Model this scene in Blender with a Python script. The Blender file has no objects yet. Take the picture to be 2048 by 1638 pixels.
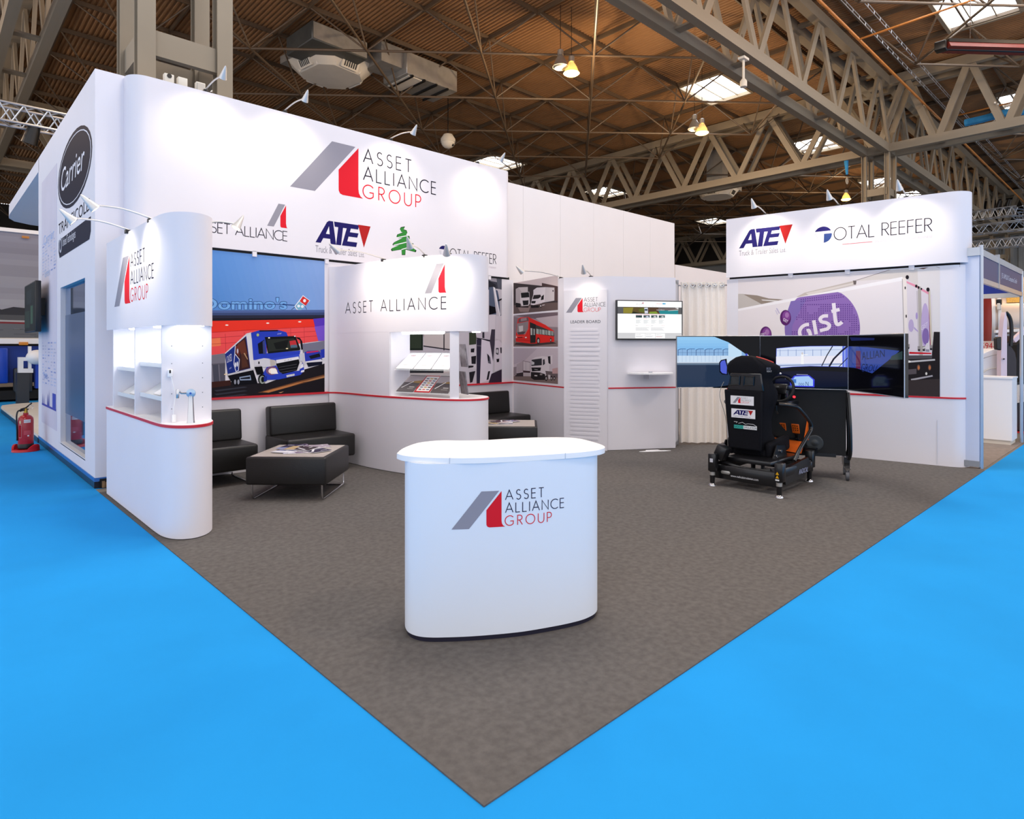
import bpy, bmesh, math, random
from mathutils import Vector, Matrix
from mathutils.geometry import tessellate_polygon
random.seed(7)
SC = bpy.context.scene
COL = SC.collection
R = math.radians

# ------------------------------------------------------------------ camera
# metric calibration of the photograph: stand carpet is 8 x 6 m with its corner at the origin
F, CX, HY, EYE = 1248.0, 1024.0, 692.0, 1.5
ANG = math.atan2(2340 - 1024, F)
UX, UY = math.sin(ANG), -math.cos(ANG)      # right component of +X and +Y
FX, FY = math.cos(ANG), math.sin(ANG)       # forward component of +X and +Y
CAM = Vector((-1.3296, -1.5343, EYE))
cam_data = bpy.data.cameras.new('camera')
cam_data.sensor_width = 36.0
cam_data.lens = F / 2048 * 36.0
cam_data.shift_y = -(819 - HY) / 2048
cam_data.clip_end = 300
cam = bpy.data.objects.new('camera', cam_data)
cam.location = CAM
cam.rotation_euler = (R(90), 0, -ANG + 0.0)
cam.rotation_euler[2] = math.atan2(FY, FX) - R(90)
COL.objects.link(cam)
SC.camera = cam

# ------------------------------------------------------------------ exposure, world
SC.view_settings.view_transform = 'Standard'
SC.view_settings.look = 'None'
SC.view_settings.gamma = 1.0
SC.view_settings.use_curve_mapping = False
SC.view_settings.exposure = 0.1
SC.cycles.use_denoising = True
SC.cycles.max_bounces = 6
SC.cycles.diffuse_bounces = 4
SC.cycles.glossy_bounces = 3
SC.cycles.transparent_max_bounces = 8
SC.cycles.sample_clamp_indirect = 6.0
SC.cycles.caustics_reflective = False
SC.cycles.caustics_refractive = False
w = bpy.data.worlds.new('hall_daylight')
SC.world = w
w.use_nodes = True
w.node_tree.nodes['Background'].inputs[0].default_value = (0.95, 0.95, 1.0, 1)
w.node_tree.nodes['Background'].inputs[1].default_value = 1.3

def area_lamp(name, loc, size, power, color=(1, 1, 1), rot=(0, 0, 0), sy=None):
    d = bpy.data.lights.new(name, 'AREA')
    d.energy = power; d.color = color
    d.shape = 'RECTANGLE'; d.size = size; d.size_y = sy or size
    o = bpy.data.objects.new(name, d)
    o.location = loc; o.rotation_euler = rot
    COL.objects.link(o)
    return o
# unseen area lights added as fill, standing in for daylight through roof lights
for (lx, ly, lp) in ((-6, -3, 330), (6.5, -7, 300), (4, 3.2, 800), (-7, 12, 250), (22, 2, 400)):
    area_lamp('roof_fill', (lx, ly, 13.4), 5.0, lp, (1.0, 0.97, 0.95))

# added point lights without fixtures, out of view, warming the roof deck
for (lx, ly) in ((5, -4), (14, 2), (8, 8.9), (2, 13.5), (-6, 20), (22, -2), (30, -6), (-4, 30), (42, -9)):
    d = bpy.data.lights.new('deck_fill', 'POINT'); d.energy = 520; d.color = (1.0, .72, .48); d.shadow_soft_size = .35
    o = bpy.data.objects.new('deck_fill', d); o.location = (lx, ly, 11.0); COL.objects.link(o)

# ------------------------------------------------------------------ helpers
def lin(c):
    return tuple(((x / 255) / 12.92 if x <= 10.3 else ((x / 255 + 0.055) / 1.055) ** 2.4) for x in c)

MATS = {}
def mat(name, rgb, rough=0.5, metal=0.0, emit=0.0, noise=None, bump=None, spec=0.5, coat=0.0, alpha=None, trans=0.0):
    if name in MATS: return MATS[name]
    m = bpy.data.materials.new(name); m.use_nodes = True
    nt = m.node_tree; b = nt.nodes['Principled BSDF']
    c = lin(rgb) + (1,)
    b.inputs['Base Color'].default_value = c
    b.inputs['Roughness'].default_value = rough
    b.inputs['Metallic'].default_value = metal
    b.inputs['Specular IOR Level'].default_value = spec
    if coat: b.inputs['Coat Weight'].default_value = coat; b.inputs['Coat Roughness'].default_value = 0.08
    if trans: b.inputs['Transmission Weight'].default_value = trans
    if alpha is not None: b.inputs['Alpha'].default_value = alpha
    if emit:
        b.inputs['Base Color'].default_value = tuple(x * .06 for x in c[:3]) + (1,)
        b.inputs['Emission Color'].default_value = c
        b.inputs['Emission Strength'].default_value = emit
    co = nt.nodes.new('ShaderNodeTexCoord')
    if noise:
        sc, amt = noise[:2]
        n = nt.nodes.new('ShaderNodeTexNoise'); n.inputs['Scale'].default_value = sc
        n.inputs['Detail'].default_value = noise[2] if len(noise) > 2 else 4
        mx = nt.nodes.new('ShaderNodeMix'); mx.data_type = 'RGBA'
        mx.inputs['A'].default_value = tuple(x * (1 - amt) for x in c[:3]) + (1,)
        mx.inputs['B'].default_value = tuple(min(1, x * (1 + amt)) for x in c[:3]) + (1,)
        mr = nt.nodes.new('ShaderNodeMapRange'); mr.inputs[1].default_value = 0.3; mr.inputs[2].default_value = 0.7
        nt.links.new(co.outputs['Object'], n.inputs['Vector'])
        nt.links.new(n.outputs['Fac'], mr.inputs[0])
        nt.links.new(mr.outputs[0], mx.inputs['Factor'])
        nt.links.new(mx.outputs['Result'], b.inputs['Emission Color' if emit else 'Base Color'])
    if bump:
        n2 = nt.nodes.new('ShaderNodeTexNoise'); n2.inputs['Scale'].default_value = bump[0]
        n2.inputs['Detail'].default_value = 3
        bp = nt.nodes.new('ShaderNodeBump'); bp.inputs['Strength'].default_value = bump[1]; bp.inputs['Distance'].default_value = 0.01
        nt.links.new(co.outputs['Object'], n2.inputs['Vector'])
        nt.links.new(n2.outputs['Fac'], bp.inputs['Height'])
        nt.links.new(bp.outputs['Normal'], b.inputs['Normal'])
    MATS[name] = m
    return m

def tag(o, label=None, cat=None, group=None, kind=None):
    if label: o['label'] = label
    if cat: o['category'] = cat
    if group: o['group'] = group
    if kind: o['kind'] = kind
    return o

def thing(name, loc, label, cat, rz=0.0, group=None, kind=None):
    o = bpy.data.objects.new(name, None)
    o.empty_display_size = 0.2
    o.location = loc; o.rotation_euler = (0, 0, rz)
    COL.objects.link(o)
    return tag(o, label, cat, group, kind)

def wmat(o):
    M = Matrix.Identity(4)
    while o is not None:
        M = o.matrix_basis @ M
        o = o.parent
    return M

def dup(root, loc=None, rz=None, label=None, group=None):
    def rec(o, par):
        c = o.copy(); COL.objects.link(c)
        if par: c.parent = par
        for ch in list(KIDS.get(o.name, [])):
            k = rec(ch, c)
        return c
    def rec2(o, par):
        c = o.copy(); COL.objects.link(c); c.parent = par
        for ch in KIDS.get(o.name, []):
            KIDS.setdefault(c.name, []).append(rec2(ch, c))
        return c
    c = rec2(root, None)
    if loc is not None: c.location = loc
    if rz is not None: c.rotation_euler = (0, 0, rz)
    if label: c['label'] = label
    if group: c['group'] = group
    return c

KIDS = {}
def setparent(o, p):
    o.parent = p
    KIDS.setdefault(p.name, []).append(o)

class MB:
    def __init__(s): s.v = []; s.f = []; s.mi = []
    def add(s, vs, fs, mi=0):
        k = len(s.v)
        s.v += [Vector(p) for p in vs]
        s.f += [tuple(i + k for i in f) for f in fs]
        s.mi += [mi] * len(fs)
        return s
    def box(s, c, d, rz=0.0, M=None, mi=0):
        x, y, z = d[0] / 2, d[1] / 2, d[2] / 2
        vs = [Vector(p) for p in ((-x, -y, -z), (x, -y, -z), (x, y, -z), (-x, y, -z), (-x, -y, z), (x, -y, z), (x, y, z), (-x, y, z))]
        T = M if M is not None else Matrix.Rotation(rz, 4, 'Z')
        vs = [T @ p + Vector(c) for p in vs]
        return s.add(vs, [(0, 3, 2, 1), (4, 5, 6, 7), (0, 1, 5, 4), (1, 2, 6, 5), (2, 3, 7, 6), (3, 0, 4, 7)], mi)
    def bb(s, x0, x1, y0, y1, z0, z1, mi=0):
        return s.box(((x0 + x1) / 2, (y0 + y1) / 2, (z0 + z1) / 2), (x1 - x0, y1 - y0, z1 - z0), mi=mi)
    def rbox(s, c, d, r, seg=3, rz=0.0, M=None, mi=0):
        bm = bmesh.new()
        bmesh.ops.create_cube(bm, size=1)
        for v in bm.verts: v.co = Vector((v.co.x * d[0], v.co.y * d[1], v.co.z * d[2]))
        bmesh.ops.bevel(bm, geom=list(bm.edges), offset=r, segments=seg, profile=0.5, affect='EDGES')
        T = M if M is not None else Matrix.Rotation(rz, 4, 'Z')
        bm.verts.index_update()
        vs = [T @ v.co + Vector(c) for v in bm.verts]
        fs = [tuple(v.index for v in f.verts) for f in bm.faces]
        bm.free()
        return s.add(vs, fs, mi)
    def beam(s, p0, p1, a, b, mi=0, up=(0, 0, 1)):
        p0, p1 = Vector(p0), Vector(p1); d = (p1 - p0); L = d.length; d.normalize()
        u = Vector(up)
        if abs(d.dot(u)) > 0.98: u = Vector((1, 0, 0))
        x = d.cross(u).normalized(); y = x.cross(d)
        vs = []
        for p in (p0, p1):
            for (i, j) in ((-1, -1), (1, -1), (1, 1), (-1, 1)):
                vs.append(p + x * a / 2 * i + y * b / 2 * j)
        return s.add(vs, [(3, 2, 1, 0), (4, 5, 6, 7), (0, 1, 5, 4), (1, 2, 6, 5), (2, 3, 7, 6), (3, 0, 4, 7)], mi)
    def cyl(s, p0, p1, r0, r1=None, n=16, mi=0):
        return s.tube([p0, p1], r0, n, r1=r1, mi=mi)
    def tube(s, pts, r, n=8, r1=None, closed=False, mi=0, caps=True):
        pts = [Vector(p) for p in pts]; m = len(pts)
        rs = r if isinstance(r, (list, tuple)) else [r + ((r1 if r1 is not None else r) - r) * i / max(1, m - 1) for i in range(m)]
        tg = []
        for i in range(m):
            if closed: t = pts[(i + 1) % m] - pts[i - 1]
            elif i == 0: t = pts[1] - pts[0]
            elif i == m - 1: t = pts[-1] - pts[-2]
            else: t = (pts[i + 1] - pts[i]).normalized() + (pts[i] - pts[i - 1]).normalized()
            tg.append(t.normalized())
        a = Vector((0, 0, 1)) if abs(tg[0].z) < 0.9 else Vector((1, 0, 0))
        nx = tg[0].cross(a).normalized(); vs = []
        for i in range(m):
            nx = (nx - tg[i] * nx.dot(tg[i])).normalized()
            ny = tg[i].cross(nx)
            for k in range(n):
                th = 2 * math.pi * k / n
                vs.append(pts[i] + (nx * math.cos(th) + ny * math.sin(th)) * rs[i])
        fs = []
        for i in range(m if closed else m - 1):
            j = (i + 1) % m
            for k in range(n):
                l = (k + 1) % n
                fs.append((i * n + k, i * n + l, j * n + l, j * n + k))
        if caps and not closed:
            fs.append(tuple(reversed(range(n)))); fs.append(tuple((m - 1) * n + k for k in range(n)))
        return s.add(vs, fs, mi)
    def lathe(s, prof, c=(0, 0, 0), n=24, M=None, mi=0):
        vs = []; T = M if M is not None else Matrix.Identity(4)
        for (r, z) in prof:
            for k in range(n):
                th = 2 * math.pi * k / n
                vs.append(T @ Vector((r * math.cos(th), r * math.sin(th), z)) + Vector(c))
        fs = []
        for i in range(len(prof) - 1):
            for k in range(n):
                l = (k + 1) % n
                fs.append((i * n + k, i * n + l, (i + 1) * n + l, (i + 1) * n + k))
        if prof[0][0] > 1e-6: fs.append(tuple(reversed(range(n))))
        if prof[-1][0] > 1e-6: fs.append(tuple((len(prof) - 1) * n + k for k in range(n)))
        return s.add(vs, fs, mi)
    def sph(s, c, r, n=16, sx=1, sy=1, sz=1, mi=0):
        prof = [(max(1e-7, r * math.sin(math.pi * i / (n // 2))), -r * math.cos(math.pi * i / (n // 2))) for i in range(n // 2 + 1)]
        return s.lathe(prof, c, n, Matrix.Diagonal((sx, sy, sz, 1)), mi)
    def prism(s, poly, z0, z1, mi=0):
        n = len(poly)
        ar = sum(poly[i][0] * poly[(i + 1) % n][1] - poly[(i + 1) % n][0] * poly[i][1] for i in range(n))
        if ar < 0: poly = poly[::-1]
        vs = [(p[0], p[1], z0) for p in poly] + [(p[0], p[1], z1) for p in poly]
        tr = tessellate_polygon([[Vector((p[0], p[1], 0)) for p in poly]])
        fs = [(i, (i + 1) % n, n + (i + 1) % n, n + i) for i in range(n)]
        for t in tr:
            a, b, c = [Vector((poly[i][0], poly[i][1], 0)) for i in t]
            if (b - a).cross(c - a).z < 0: t = (t[0], t[2], t[1])
            fs.append((t[2], t[1], t[0])); fs.append((t[0] + n, t[1] + n, t[2] + n))
        return s.add(vs, fs, mi)
    def strip(s, line, z0, z1, t, mi=0):
        off = offset_line(line, t)
        n = len(line)
        vs = [(p[0], p[1], z) for z in (z0, z1) for p in line] + [(p[0], p[1], z) for z in (z0, z1) for p in off]
        A, B, C, D = 0, n, 2 * n, 3 * n
        fs = []
        for i in range(n - 1):
            fs += [(A + i, A + i + 1, B + i + 1, B + i), (C + i + 1, C + i, D + i, D + i + 1),
                   (B + i, B + i + 1, D + i + 1, D + i), (A + i + 1, A + i, C + i, C + i + 1)]
        fs += [(A, B, D, C), (A + n - 1, C + n - 1, D + n - 1, B + n - 1)]
        return s.add(vs, fs, mi)
    def extr(s, pts, d, mi=0):
        """planar 3D outline pushed along d"""
        pts = [Vector(p) for p in pts]; d = Vector(d); n = len(pts)
        nm = Vector((0, 0, 0))
        for i in range(n): nm += pts[i].cross(pts[(i + 1) % n])
        if nm.dot(d) < 0: pts = pts[::-1]
        tr = tessellate_polygon([pts])
        vs = pts + [p + d for p in pts]
        fs = [(i, (i + 1) % n, n + (i + 1) % n, n + i) for i in range(n)]
        for t in tr:
            a, b, c = [pts[i] for i in t]
            if (b - a).cross(c - a).dot(d) < 0: t = (t[0], t[2], t[1])
            fs.append((t[2], t[1], t[0])); fs.append((t[0] + n, t[1] + n, t[2] + n))
        return s.add(vs, fs, mi)
    def build(s, name, m, parent=None, world=True, label=None, angle=40, bev=0.0):
        me = bpy.data.meshes.new(name)
        vs = s.v
        if parent is not None and world:
            W = wmat(parent).inverted()
            vs = [W @ p for p in vs]
        me.from_pydata([tuple(p) for p in vs], [], s.f)
        ms = m if isinstance(m, (list, tuple)) else [m]
        for x in ms: me.materials.append(x)
        if len(ms) > 1:
            me.polygons.foreach_set('material_index', s.mi)
        me.polygons.foreach_set('use_smooth', [True] * len(s.f))
        me.update()
        me.set_sharp_from_angle(angle=R(angle))
        o = bpy.data.objects.new(name, me)
        COL.objects.link(o)
        if parent is not None: setparent(o, parent)
        if bev:
            bv = o.modifiers.new('soft_edges', 'BEVEL'); bv.width = bev; bv.segments = 2; bv.limit_method = 'ANGLE'; bv.angle_limit = R(40)
        if label: o['label'] = label
        return o

def offset_line(line, t):
    n = len(line); out = []
    for i in range(n):
        a = Vector(line[max(0, i - 1)][:2]); b = Vector(line[i][:2]); c = Vector(line[min(n - 1, i + 1)][:2])
        d1 = (b - a); d2 = (c - b)
        if d1.length < 1e-9: d1 = d2
        if d2.length < 1e-9: d2 = d1
        d1.normalize(); d2.normalize()
        n1 = Vector((-d1.y, d1.x)); n2 = Vector((-d2.y, d2.x))
        m = (n1 + n2)
        m = m / max(0.3, m.dot(n1)) if m.length > 1e-6 else n1
        out.append((b.x + m.x * t, b.y + m.y * t))
    return out

def snap(q, line, inside=0.012):
    """nearest point of a plan line, moved a little behind it as seen from the camera"""
    best = None; p = Vector(q[:2])
    for i in range(1, len(line)):
        a = Vector(line[i - 1][:2]); e = Vector(line[i][:2]) - a
        if e.length < 1e-6: continue
        t = min(1, max(0, (p - a).dot(e) / e.dot(e))); c = a + e * t
        if best is None or (c - p).length < best[0]: best = ((c - p).length, c)
    c = best[1]; d = (c - CAM.xy).normalized() * inside
    return Vector((c.x + d.x, c.y + d.y, q[2]))

def smooth_line(pts, k=6):
    """Catmull-Rom through plan points"""
    P = [Vector(p) for p in pts]; out = []
    for i in range(len(P) - 1):
        p0 = P[max(0, i - 1)]; p1 = P[i]; p2 = P[i + 1]; p3 = P[min(len(P) - 1, i + 2)]
        for j in range(k):
            t = j / k
            out.append(0.5 * ((2 * p1) + (p2 - p0) * t + (2 * p0 - 5 * p1 + 4 * p2 - p3) * t * t + (3 * p1 - p0 - 3 * p2 + p3) * t ** 3))
    out.append(P[-1])
    return [tuple(p) for p in out]

UNIT = {}
def unit_mesh(kind, m):
    k = (kind, m.name)
    if k not in UNIT:
        b = MB()
        if kind == 'rod': b.cyl((0, 0, 0), (0, 0, 1), 1, n=8)
        else: b.box((0, 0, 0.5), (1, 1, 1))
        o = b.build('unit', m); UNIT[k] = o.data
        bpy.data.objects.remove(o)
    return UNIT[k]

def strut(name, p0, p1, a, m, parent, b=None, kind='rod', roll=None):
    """one straight member: a copy of a unit rod / bar stretched between two points"""
    p0, p1 = Vector(p0), Vector(p1); d = p1 - p0
    o = bpy.data.objects.new(name, unit_mesh(kind, m))
    COL.objects.link(o)
    z = d.normalized()
    ref = Vector(roll) if roll else (Vector((0, 0, 1)) if abs(z.z) < 0.95 else Vector((1, 0, 0)))
    x = ref.cross(z).normalized(); y = z.cross(x)
    Rm = Matrix((x, y, z)).transposed().to_4x4()
    M = Matrix.Translation(p0) @ Rm @ Matrix.Diagonal((a, b if b else a, d.length, 1))
    o.matrix_basis = wmat(parent).inverted() @ M
    setparent(o, parent)
    return o

# ---- pixel ray of the photograph, used to read prints off their real wall planes
def ray(px, py):
    r = (px - CX) / F
    return Vector((r * UX + FX, r * UY + FY, -(py - HY) / F))
def on_z(px, py, z):
    r = ray(px, py); return CAM + r * ((z - EYE) / r.z)
def on_y(px, py, y):
    r = ray(px, py); return CAM + r * ((y - CAM.y) / r.y)
def on_x(px, py, x):
    r = ray(px, py); return CAM + r * ((x - CAM.x) / r.x)

class Frame:
    """flat face: origin, unit vector along, unit vector up, normal towards viewer"""
    def __init__(s, o, u, v=(0, 0, 1)):
        s.o = Vector(o); s.u = Vector(u).normalized(); s.v = Vector(v).normalized(); s.n = s.u.cross(s.v)
        if s.n.dot(CAM - s.o) < 0: s.n = -s.n
    def __call__(s, a, b, off=0.0): return s.o + s.u * a + s.v * b + s.n * off
    def px(s, x, y):
        r = ray(x, y); t = (s.o - CAM).dot(s.n) / r.dot(s.n)
        p = CAM + r * t - s.o
        return (p.dot(s.u), p.dot(s.v))
class Curve:
    """face that follows a plan polyline: a = distance along, b = height"""
    def __init__(s, line):
        s.l = [Vector(p[:2]) for p in line]
        i = len(s.l) // 2; e = s.l[i] - s.l[i - 1]
        s.flip = Vector((e.y, -e.x)).dot(CAM.xy - s.l[i]) < 0
        s.d = [0]
        for i in range(1, len(s.l)): s.d.append(s.d[-1] + (s.l[i] - s.l[i - 1]).length)
    def __call__(s, a, b, off=0.0):
        i = 1
        while i < len(s.d) - 1 and a > s.d[i]: i += 1
        e = s.l[i] - s.l[i - 1]; t = (a - s.d[i - 1]) / max(1e-9, e.length)
        p = s.l[i - 1] + e * t; e.normalize()
        n = Vector((e.y, -e.x))
        if s.flip: n = -n
        p = p + n * off
        return Vector((p.x, p.y, b))
    def px(s, x, y):
        r = ray(x, y); best = None
        for i in range(1, len(s.l)):
            a, e = s.l[i - 1], s.l[i] - s.l[i - 1]
            den = r.x * e.y - r.y * e.x
            if abs(den) < 1e-9: continue
            q = a - CAM.xy
            t = (q.x * e.y - q.y * e.x) / den; k = (q.x * r.y - q.y * r.x) / den
            if -0.02 <= k <= 1.02 and t > 0 and (best is None or t < best[0]): best = (t, s.d[i - 1] + k * e.length)
        if best is None: return (0, 0)
        return (best[1], EYE + r.z * best[0])

FONTC = {}
def glyphs(body, fat=0.0):
    """filled outlines of a text line as triangles, normalised to its own box"""
    if (body, fat) in FONTC: return FONTC[(body, fat)]
    c = bpy.data.curves.new('t', 'FONT'); c.body = body; c.fill_mode = 'FRONT'; c.resolution_u = 3; c.offset = fat
    o = bpy.data.objects.new('t', c); COL.objects.link(o)
    dg = bpy.context.evaluated_depsgraph_get()
    me = o.evaluated_get(dg).to_mesh()
    me.calc_loop_triangles()
    vs = [(v.co.x, v.co.y) for v in me.vertices]
    tr = [tuple(vs[i] for i in t.vertices) for t in me.loop_triangles]
    o.evaluated_get(dg).to_mesh_clear()
    bpy.data.objects.remove(o); bpy.data.curves.remove(c)
    xs = [p[0] for t in tr for p in t]; ys = [p[1] for t in tr for p in t]
    bx = (min(xs), min(ys), max(xs), max(ys))
    FONTC[(body, fat)] = (tr, bx)
    return FONTC[(body, fat)]

def arc(cx, cy, rx, ry, a0, a1, n=12):
    return [(cx + rx * math.cos(R(a0 + (a1 - a0) * i / n)), cy + ry * math.sin(R(a0 + (a1 - a0) * i / n))) for i in range(n + 1)]
# light geometric capitals drawn as pen strokes (cap height 1)
PEN = {
    'A': (0.80, [[(0, 0), (.40, 1), (.80, 0)], [(.14, .33), (.66, .33)]]),
    'S': (0.50, [arc(.25, .745, .21, .24, 35, 270, 12) + arc(.25, .25, .235, .255, 90, -150, 12)]),
    'E': (0.48, [[(.46, 1), (0, 1), (0, 0), (.46, 0)], [(0, .53), (.44, .53)]]),
    'T': (0.56, [[(.28, 0), (.28, 1)], [(0, 1), (.56, 1)]]),
    'L': (0.44, [[(0, 1), (0, 0), (.44, 0)]]),
    'I': (0.04, [[(.02, 0), (.02, 1)]]),
    'N': (0.72, [[(0, 0), (0, 1), (.72, 0), (.72, 1)]]),
    'C': (0.80, [arc(.5, .5, .5, .5, 48, 312, 18)]),
    'G': (0.95, [arc(.5, .5, .5, .5, 42, 318, 18) + [(.88, .45), (.55, .45)]]),
    'R': (0.52, [[(0, 0), (0, 1), (.22, 1)] + arc(.22, .745, .27, .255, 90, -90, 8) + [(0, .49)], [(.2, .49), (.52, 0)]]),
    'O': (1.0, [arc(.5, .5, .5, .5, 90, 450, 24)]),
    'U': (0.66, [[(0, 1), (0, .33)] + arc(.33, .33, .33, .33, 180, 360, 10) + [(.66, 1)]]),
    'P': (0.50, [[(0, 0), (0, 1), (.22, 1)] + arc(.22, .72, .27, .28, 90, -90, 8) + [(0, .44)]]),
    'F': (0.46, [[(.46, 1), (0, 1), (0, 0)], [(0, .53), (.42, .53)]]),
    ' ': (0.30, []),
}

def artmat(c, emit=0.0, rough=0.45):
    n = 'print_%d_%d_%d' % tuple(c[:3]) + ('_lit%d' % int(emit * 100) if emit else '')
    return mat(n, c, rough, emit=emit, spec=0.12 if emit else 0.04)

class Art:
    """a flat print made of filled outlines laid on a face; every item lies a hair above the one before"""
    def __init__(s, surf, emit=0.0, step=None, base=0.0008, dz=0.00005, rough=0.55):
        s.S = surf; s.emit = emit; s.step = step; s.t = []; s.lv = 0; s.base = base; s.dz = dz; s.rough = rough; s.cl = None; s.hold = False
    def clip(s, u0, v0, u1, v1): s.cl = (u0, v0, u1, v1); return s
    def _tri(s, tris, c, up=True):
        if up and not s.hold: s.lv += 1
        for t in tris: s.t.append((t, c, s.lv))
    def poly(s, pts, c):
        pts = [(p[0], p[1]) for p in pts]
        v3 = [Vector((p[0], p[1], 0)) for p in pts]
        s._tri([tuple(pts[i] for i in t) for t in tessellate_polygon([v3])], c); return s
    def rect(s, u0, v0, u1, v1, c): return s.poly([(u0, v0), (u1, v0), (u1, v1), (u0, v1)], c)
    def ell(s, cx, cy, rx, ry, c, n=28): return s.poly([(cx + rx * math.cos(2 * math.pi * i / n), cy + ry * math.sin(2 * math.pi * i / n)) for i in range(n)], c)
    def P(s, pts, c, k=None):
        """outline given in photo pixels (k maps zoom pixels to photo pixels)"""
        return s.poly([s.S.px(*(k(*p) if k else p)) for p in pts], c)
    def Q(s, x0, y0, x1, y1, c, k=None):
        return s.P([(x0, y0), (x1, y0), (x1, y1), (x0, y1)], c, k)
    def L(s, pts, wd, c, k=None):
        return s.stroke([s.S.px(*(k(*p) if k else p)) for p in pts], wd, c)
    def E(s, x, y, rx, ry, c, k=None, n=24):
        return s.P([(x + rx * math.cos(2 * math.pi * i / n), y + ry * math.sin(2 * math.pi * i / n)) for i in range(n)], c, k)
    def stroke(s, pts, wd, c, up=True):
        closed = len(pts) > 3 and (Vector(pts[0]) - Vector(pts[-1])).length < 1e-6
        if closed:
            q = pts[:-1]; a = offset_line([q[-1]] + q + q[:2], wd / 2)[1:-1]; b = offset_line([q[-1]] + q + q[:2], -wd / 2)[1:-1]
        else:
            a = offset_line(pts, wd / 2); b = offset_line(pts, -wd / 2)
        tr = []
        for i in range(len(a) - 1):
            tr += [(a[i], a[i + 1], b[i + 1]), (a[i], b[i + 1], b[i])]
        s._tri(tr, c, up); return s
    def text(s, body, u0, v0, u1, v1, c, shear=0.0):
        tr, (x0, y0, x1, y1) = glyphs(body)
        sx = (u1 - u0) / (x1 - x0); sy = (v1 - v0) / (y1 - y0)
        def f(p):
            v = (p[1] - y0) * sy
            return (u0 + (p[0] - x0) * sx + v * shear, v0 + v)
        s._tri([tuple(f(p) for p in t) for t in tr], c); return s
    def textP(s, body, quad, c, k=None, fat=0.0):
        """text stretched into four corners: bottom-left, bottom-right, top-right, top-left"""
        q = [Vector(s.S.px(*(k(*p) if k else p))) for p in quad]
        tr, (x0, y0, x1, y1) = glyphs(body, fat)
        def f(p):
            a = (p[0] - x0) / (x1 - x0); b = (p[1] - y0) / (y1 - y0)
            r = (q[0] * (1 - a) + q[1] * a) * (1 - b) + (q[3] * (1 - a) + q[2] * a) * b
            return (r.x, r.y)
        s._tri([tuple(f(p) for p in t) for t in tr], c); return s
    def pen(s, body, u0, v0, u1, h, c, wd=0.085, gap=None):
        """stroke capitals: from u0 to u1, baseline v0, cap height h"""
        adv = [PEN[ch][0] for ch in body]
        tot = u1 - u0
        g = (tot - sum(adv) * h) / max(1, len(body) - 1) if gap is None else gap
        sx = 1.0
        if g < 0.1 * h:
            g = 0.13 * h; sx = (tot - g * (len(body) - 1)) / (sum(adv) * h)
        x = u0; s.lv += 1
        for ch, a in zip(body, adv):
            for stv in PEN[ch][1]:
                s.stroke([(x + p[0] * h * sx, v0 + p[1] * h) for p in stv], wd * h, c, up=False)
            x += a * h * sx + g
        return s
    def build(s, name, parent, label=None, world=True):
        cols = []; vs = []; fs = []; mi = []
        for (t, c, lv) in s.t:
            polys = [list(t)]
            if s.cl:
                u0, v0, u1, v1 = s.cl; q = polys[0]
                for (ax, lim, sg) in ((0, u0, 1), (0, u1, -1), (1, v0, 1), (1, v1, -1)): q = clip_half(q, ax, lim, sg)
                polys = [q] if len(q) > 2 else []
            if s.step:
                new = []
                for q in polys:
                    a = min(p[0] for p in q); b = max(p[0] for p in q)
                    for i in range(math.floor(a / s.step), math.floor(b / s.step) + 1):
                        r = clip_half(clip_half(q, 0, i * s.step, 1), 0, (i + 1) * s.step, -1)
                        if len(r) > 2: new.append(r)
                polys = new
            if c not in cols: cols.append(c)
            for q in polys:
                k = len(vs)
                pts = [s.S(p[0], p[1], s.base + lv * s.dz) for p in q]
                vs += pts; fs.append(tuple(range(k, k + len(q)))); mi.append(cols.index(c))
        b = MB(); b.v = vs; b.f = fs; b.mi = mi
        return b.build(name, [artmat(c, s.emit, s.rough) for c in cols], parent, world, label)

def clip_half(q, ax, lim, sg):
    out = []
    for i in range(len(q)):
        a, b = q[i - 1], q[i]
        da, db = (a[ax] - lim) * sg, (b[ax] - lim) * sg
        if (da >= 0) != (db >= 0):
            t = da / (da - db); out.append((a[0] + (b[0] - a[0]) * t, a[1] + (b[1] - a[1]) * t))
        if db >= 0: out.append(b)
    return out

def zk(x0, y0, s): return lambda a, b: (x0 + a / s, y0 + b / s)

INK = (38, 34, 48); GREYL = (150, 148, 160); REDL = (222, 38, 52); NAVY = (38, 34, 98); WHITE = (243, 242, 246)
def group_logo(a, u, v, h, wid, mirror=1, ink=INK):
    """grey bar and red wedge making an A, with three lines of light capitals"""
    k = wid / (2.94 * h)
    X = lambda x: u + x * h * k
    Y = lambda y: v + y * h
    a.poly([(X(.74), Y(1)), (X(1.185), Y(1)), (X(.43), Y(0)), (X(0), Y(0))], GREYL)
    a.poly([(X(1.245), Y(.99)), (X(1.245), Y(.19)), (X(1.255), Y(.11)), (X(1.285), Y(.055)), (X(1.337), Y(.02)), (X(.94), Y(.02)), (X(.89), Y(.04)), (X(.865), Y(.09)), (X(.863), Y(.16)), (X(.863), Y(.49))], REDL)
    a.pen('ASSET', X(1.345), Y(.745), X(2.36), .262 * h, ink)
    a.pen('ALLIANCE', X(1.345), Y(.395), X(2.94), .262 * h, ink)
    a.pen('GROUP', X(1.335), Y(.045), X(2.58), .262 * h, REDL)
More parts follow.
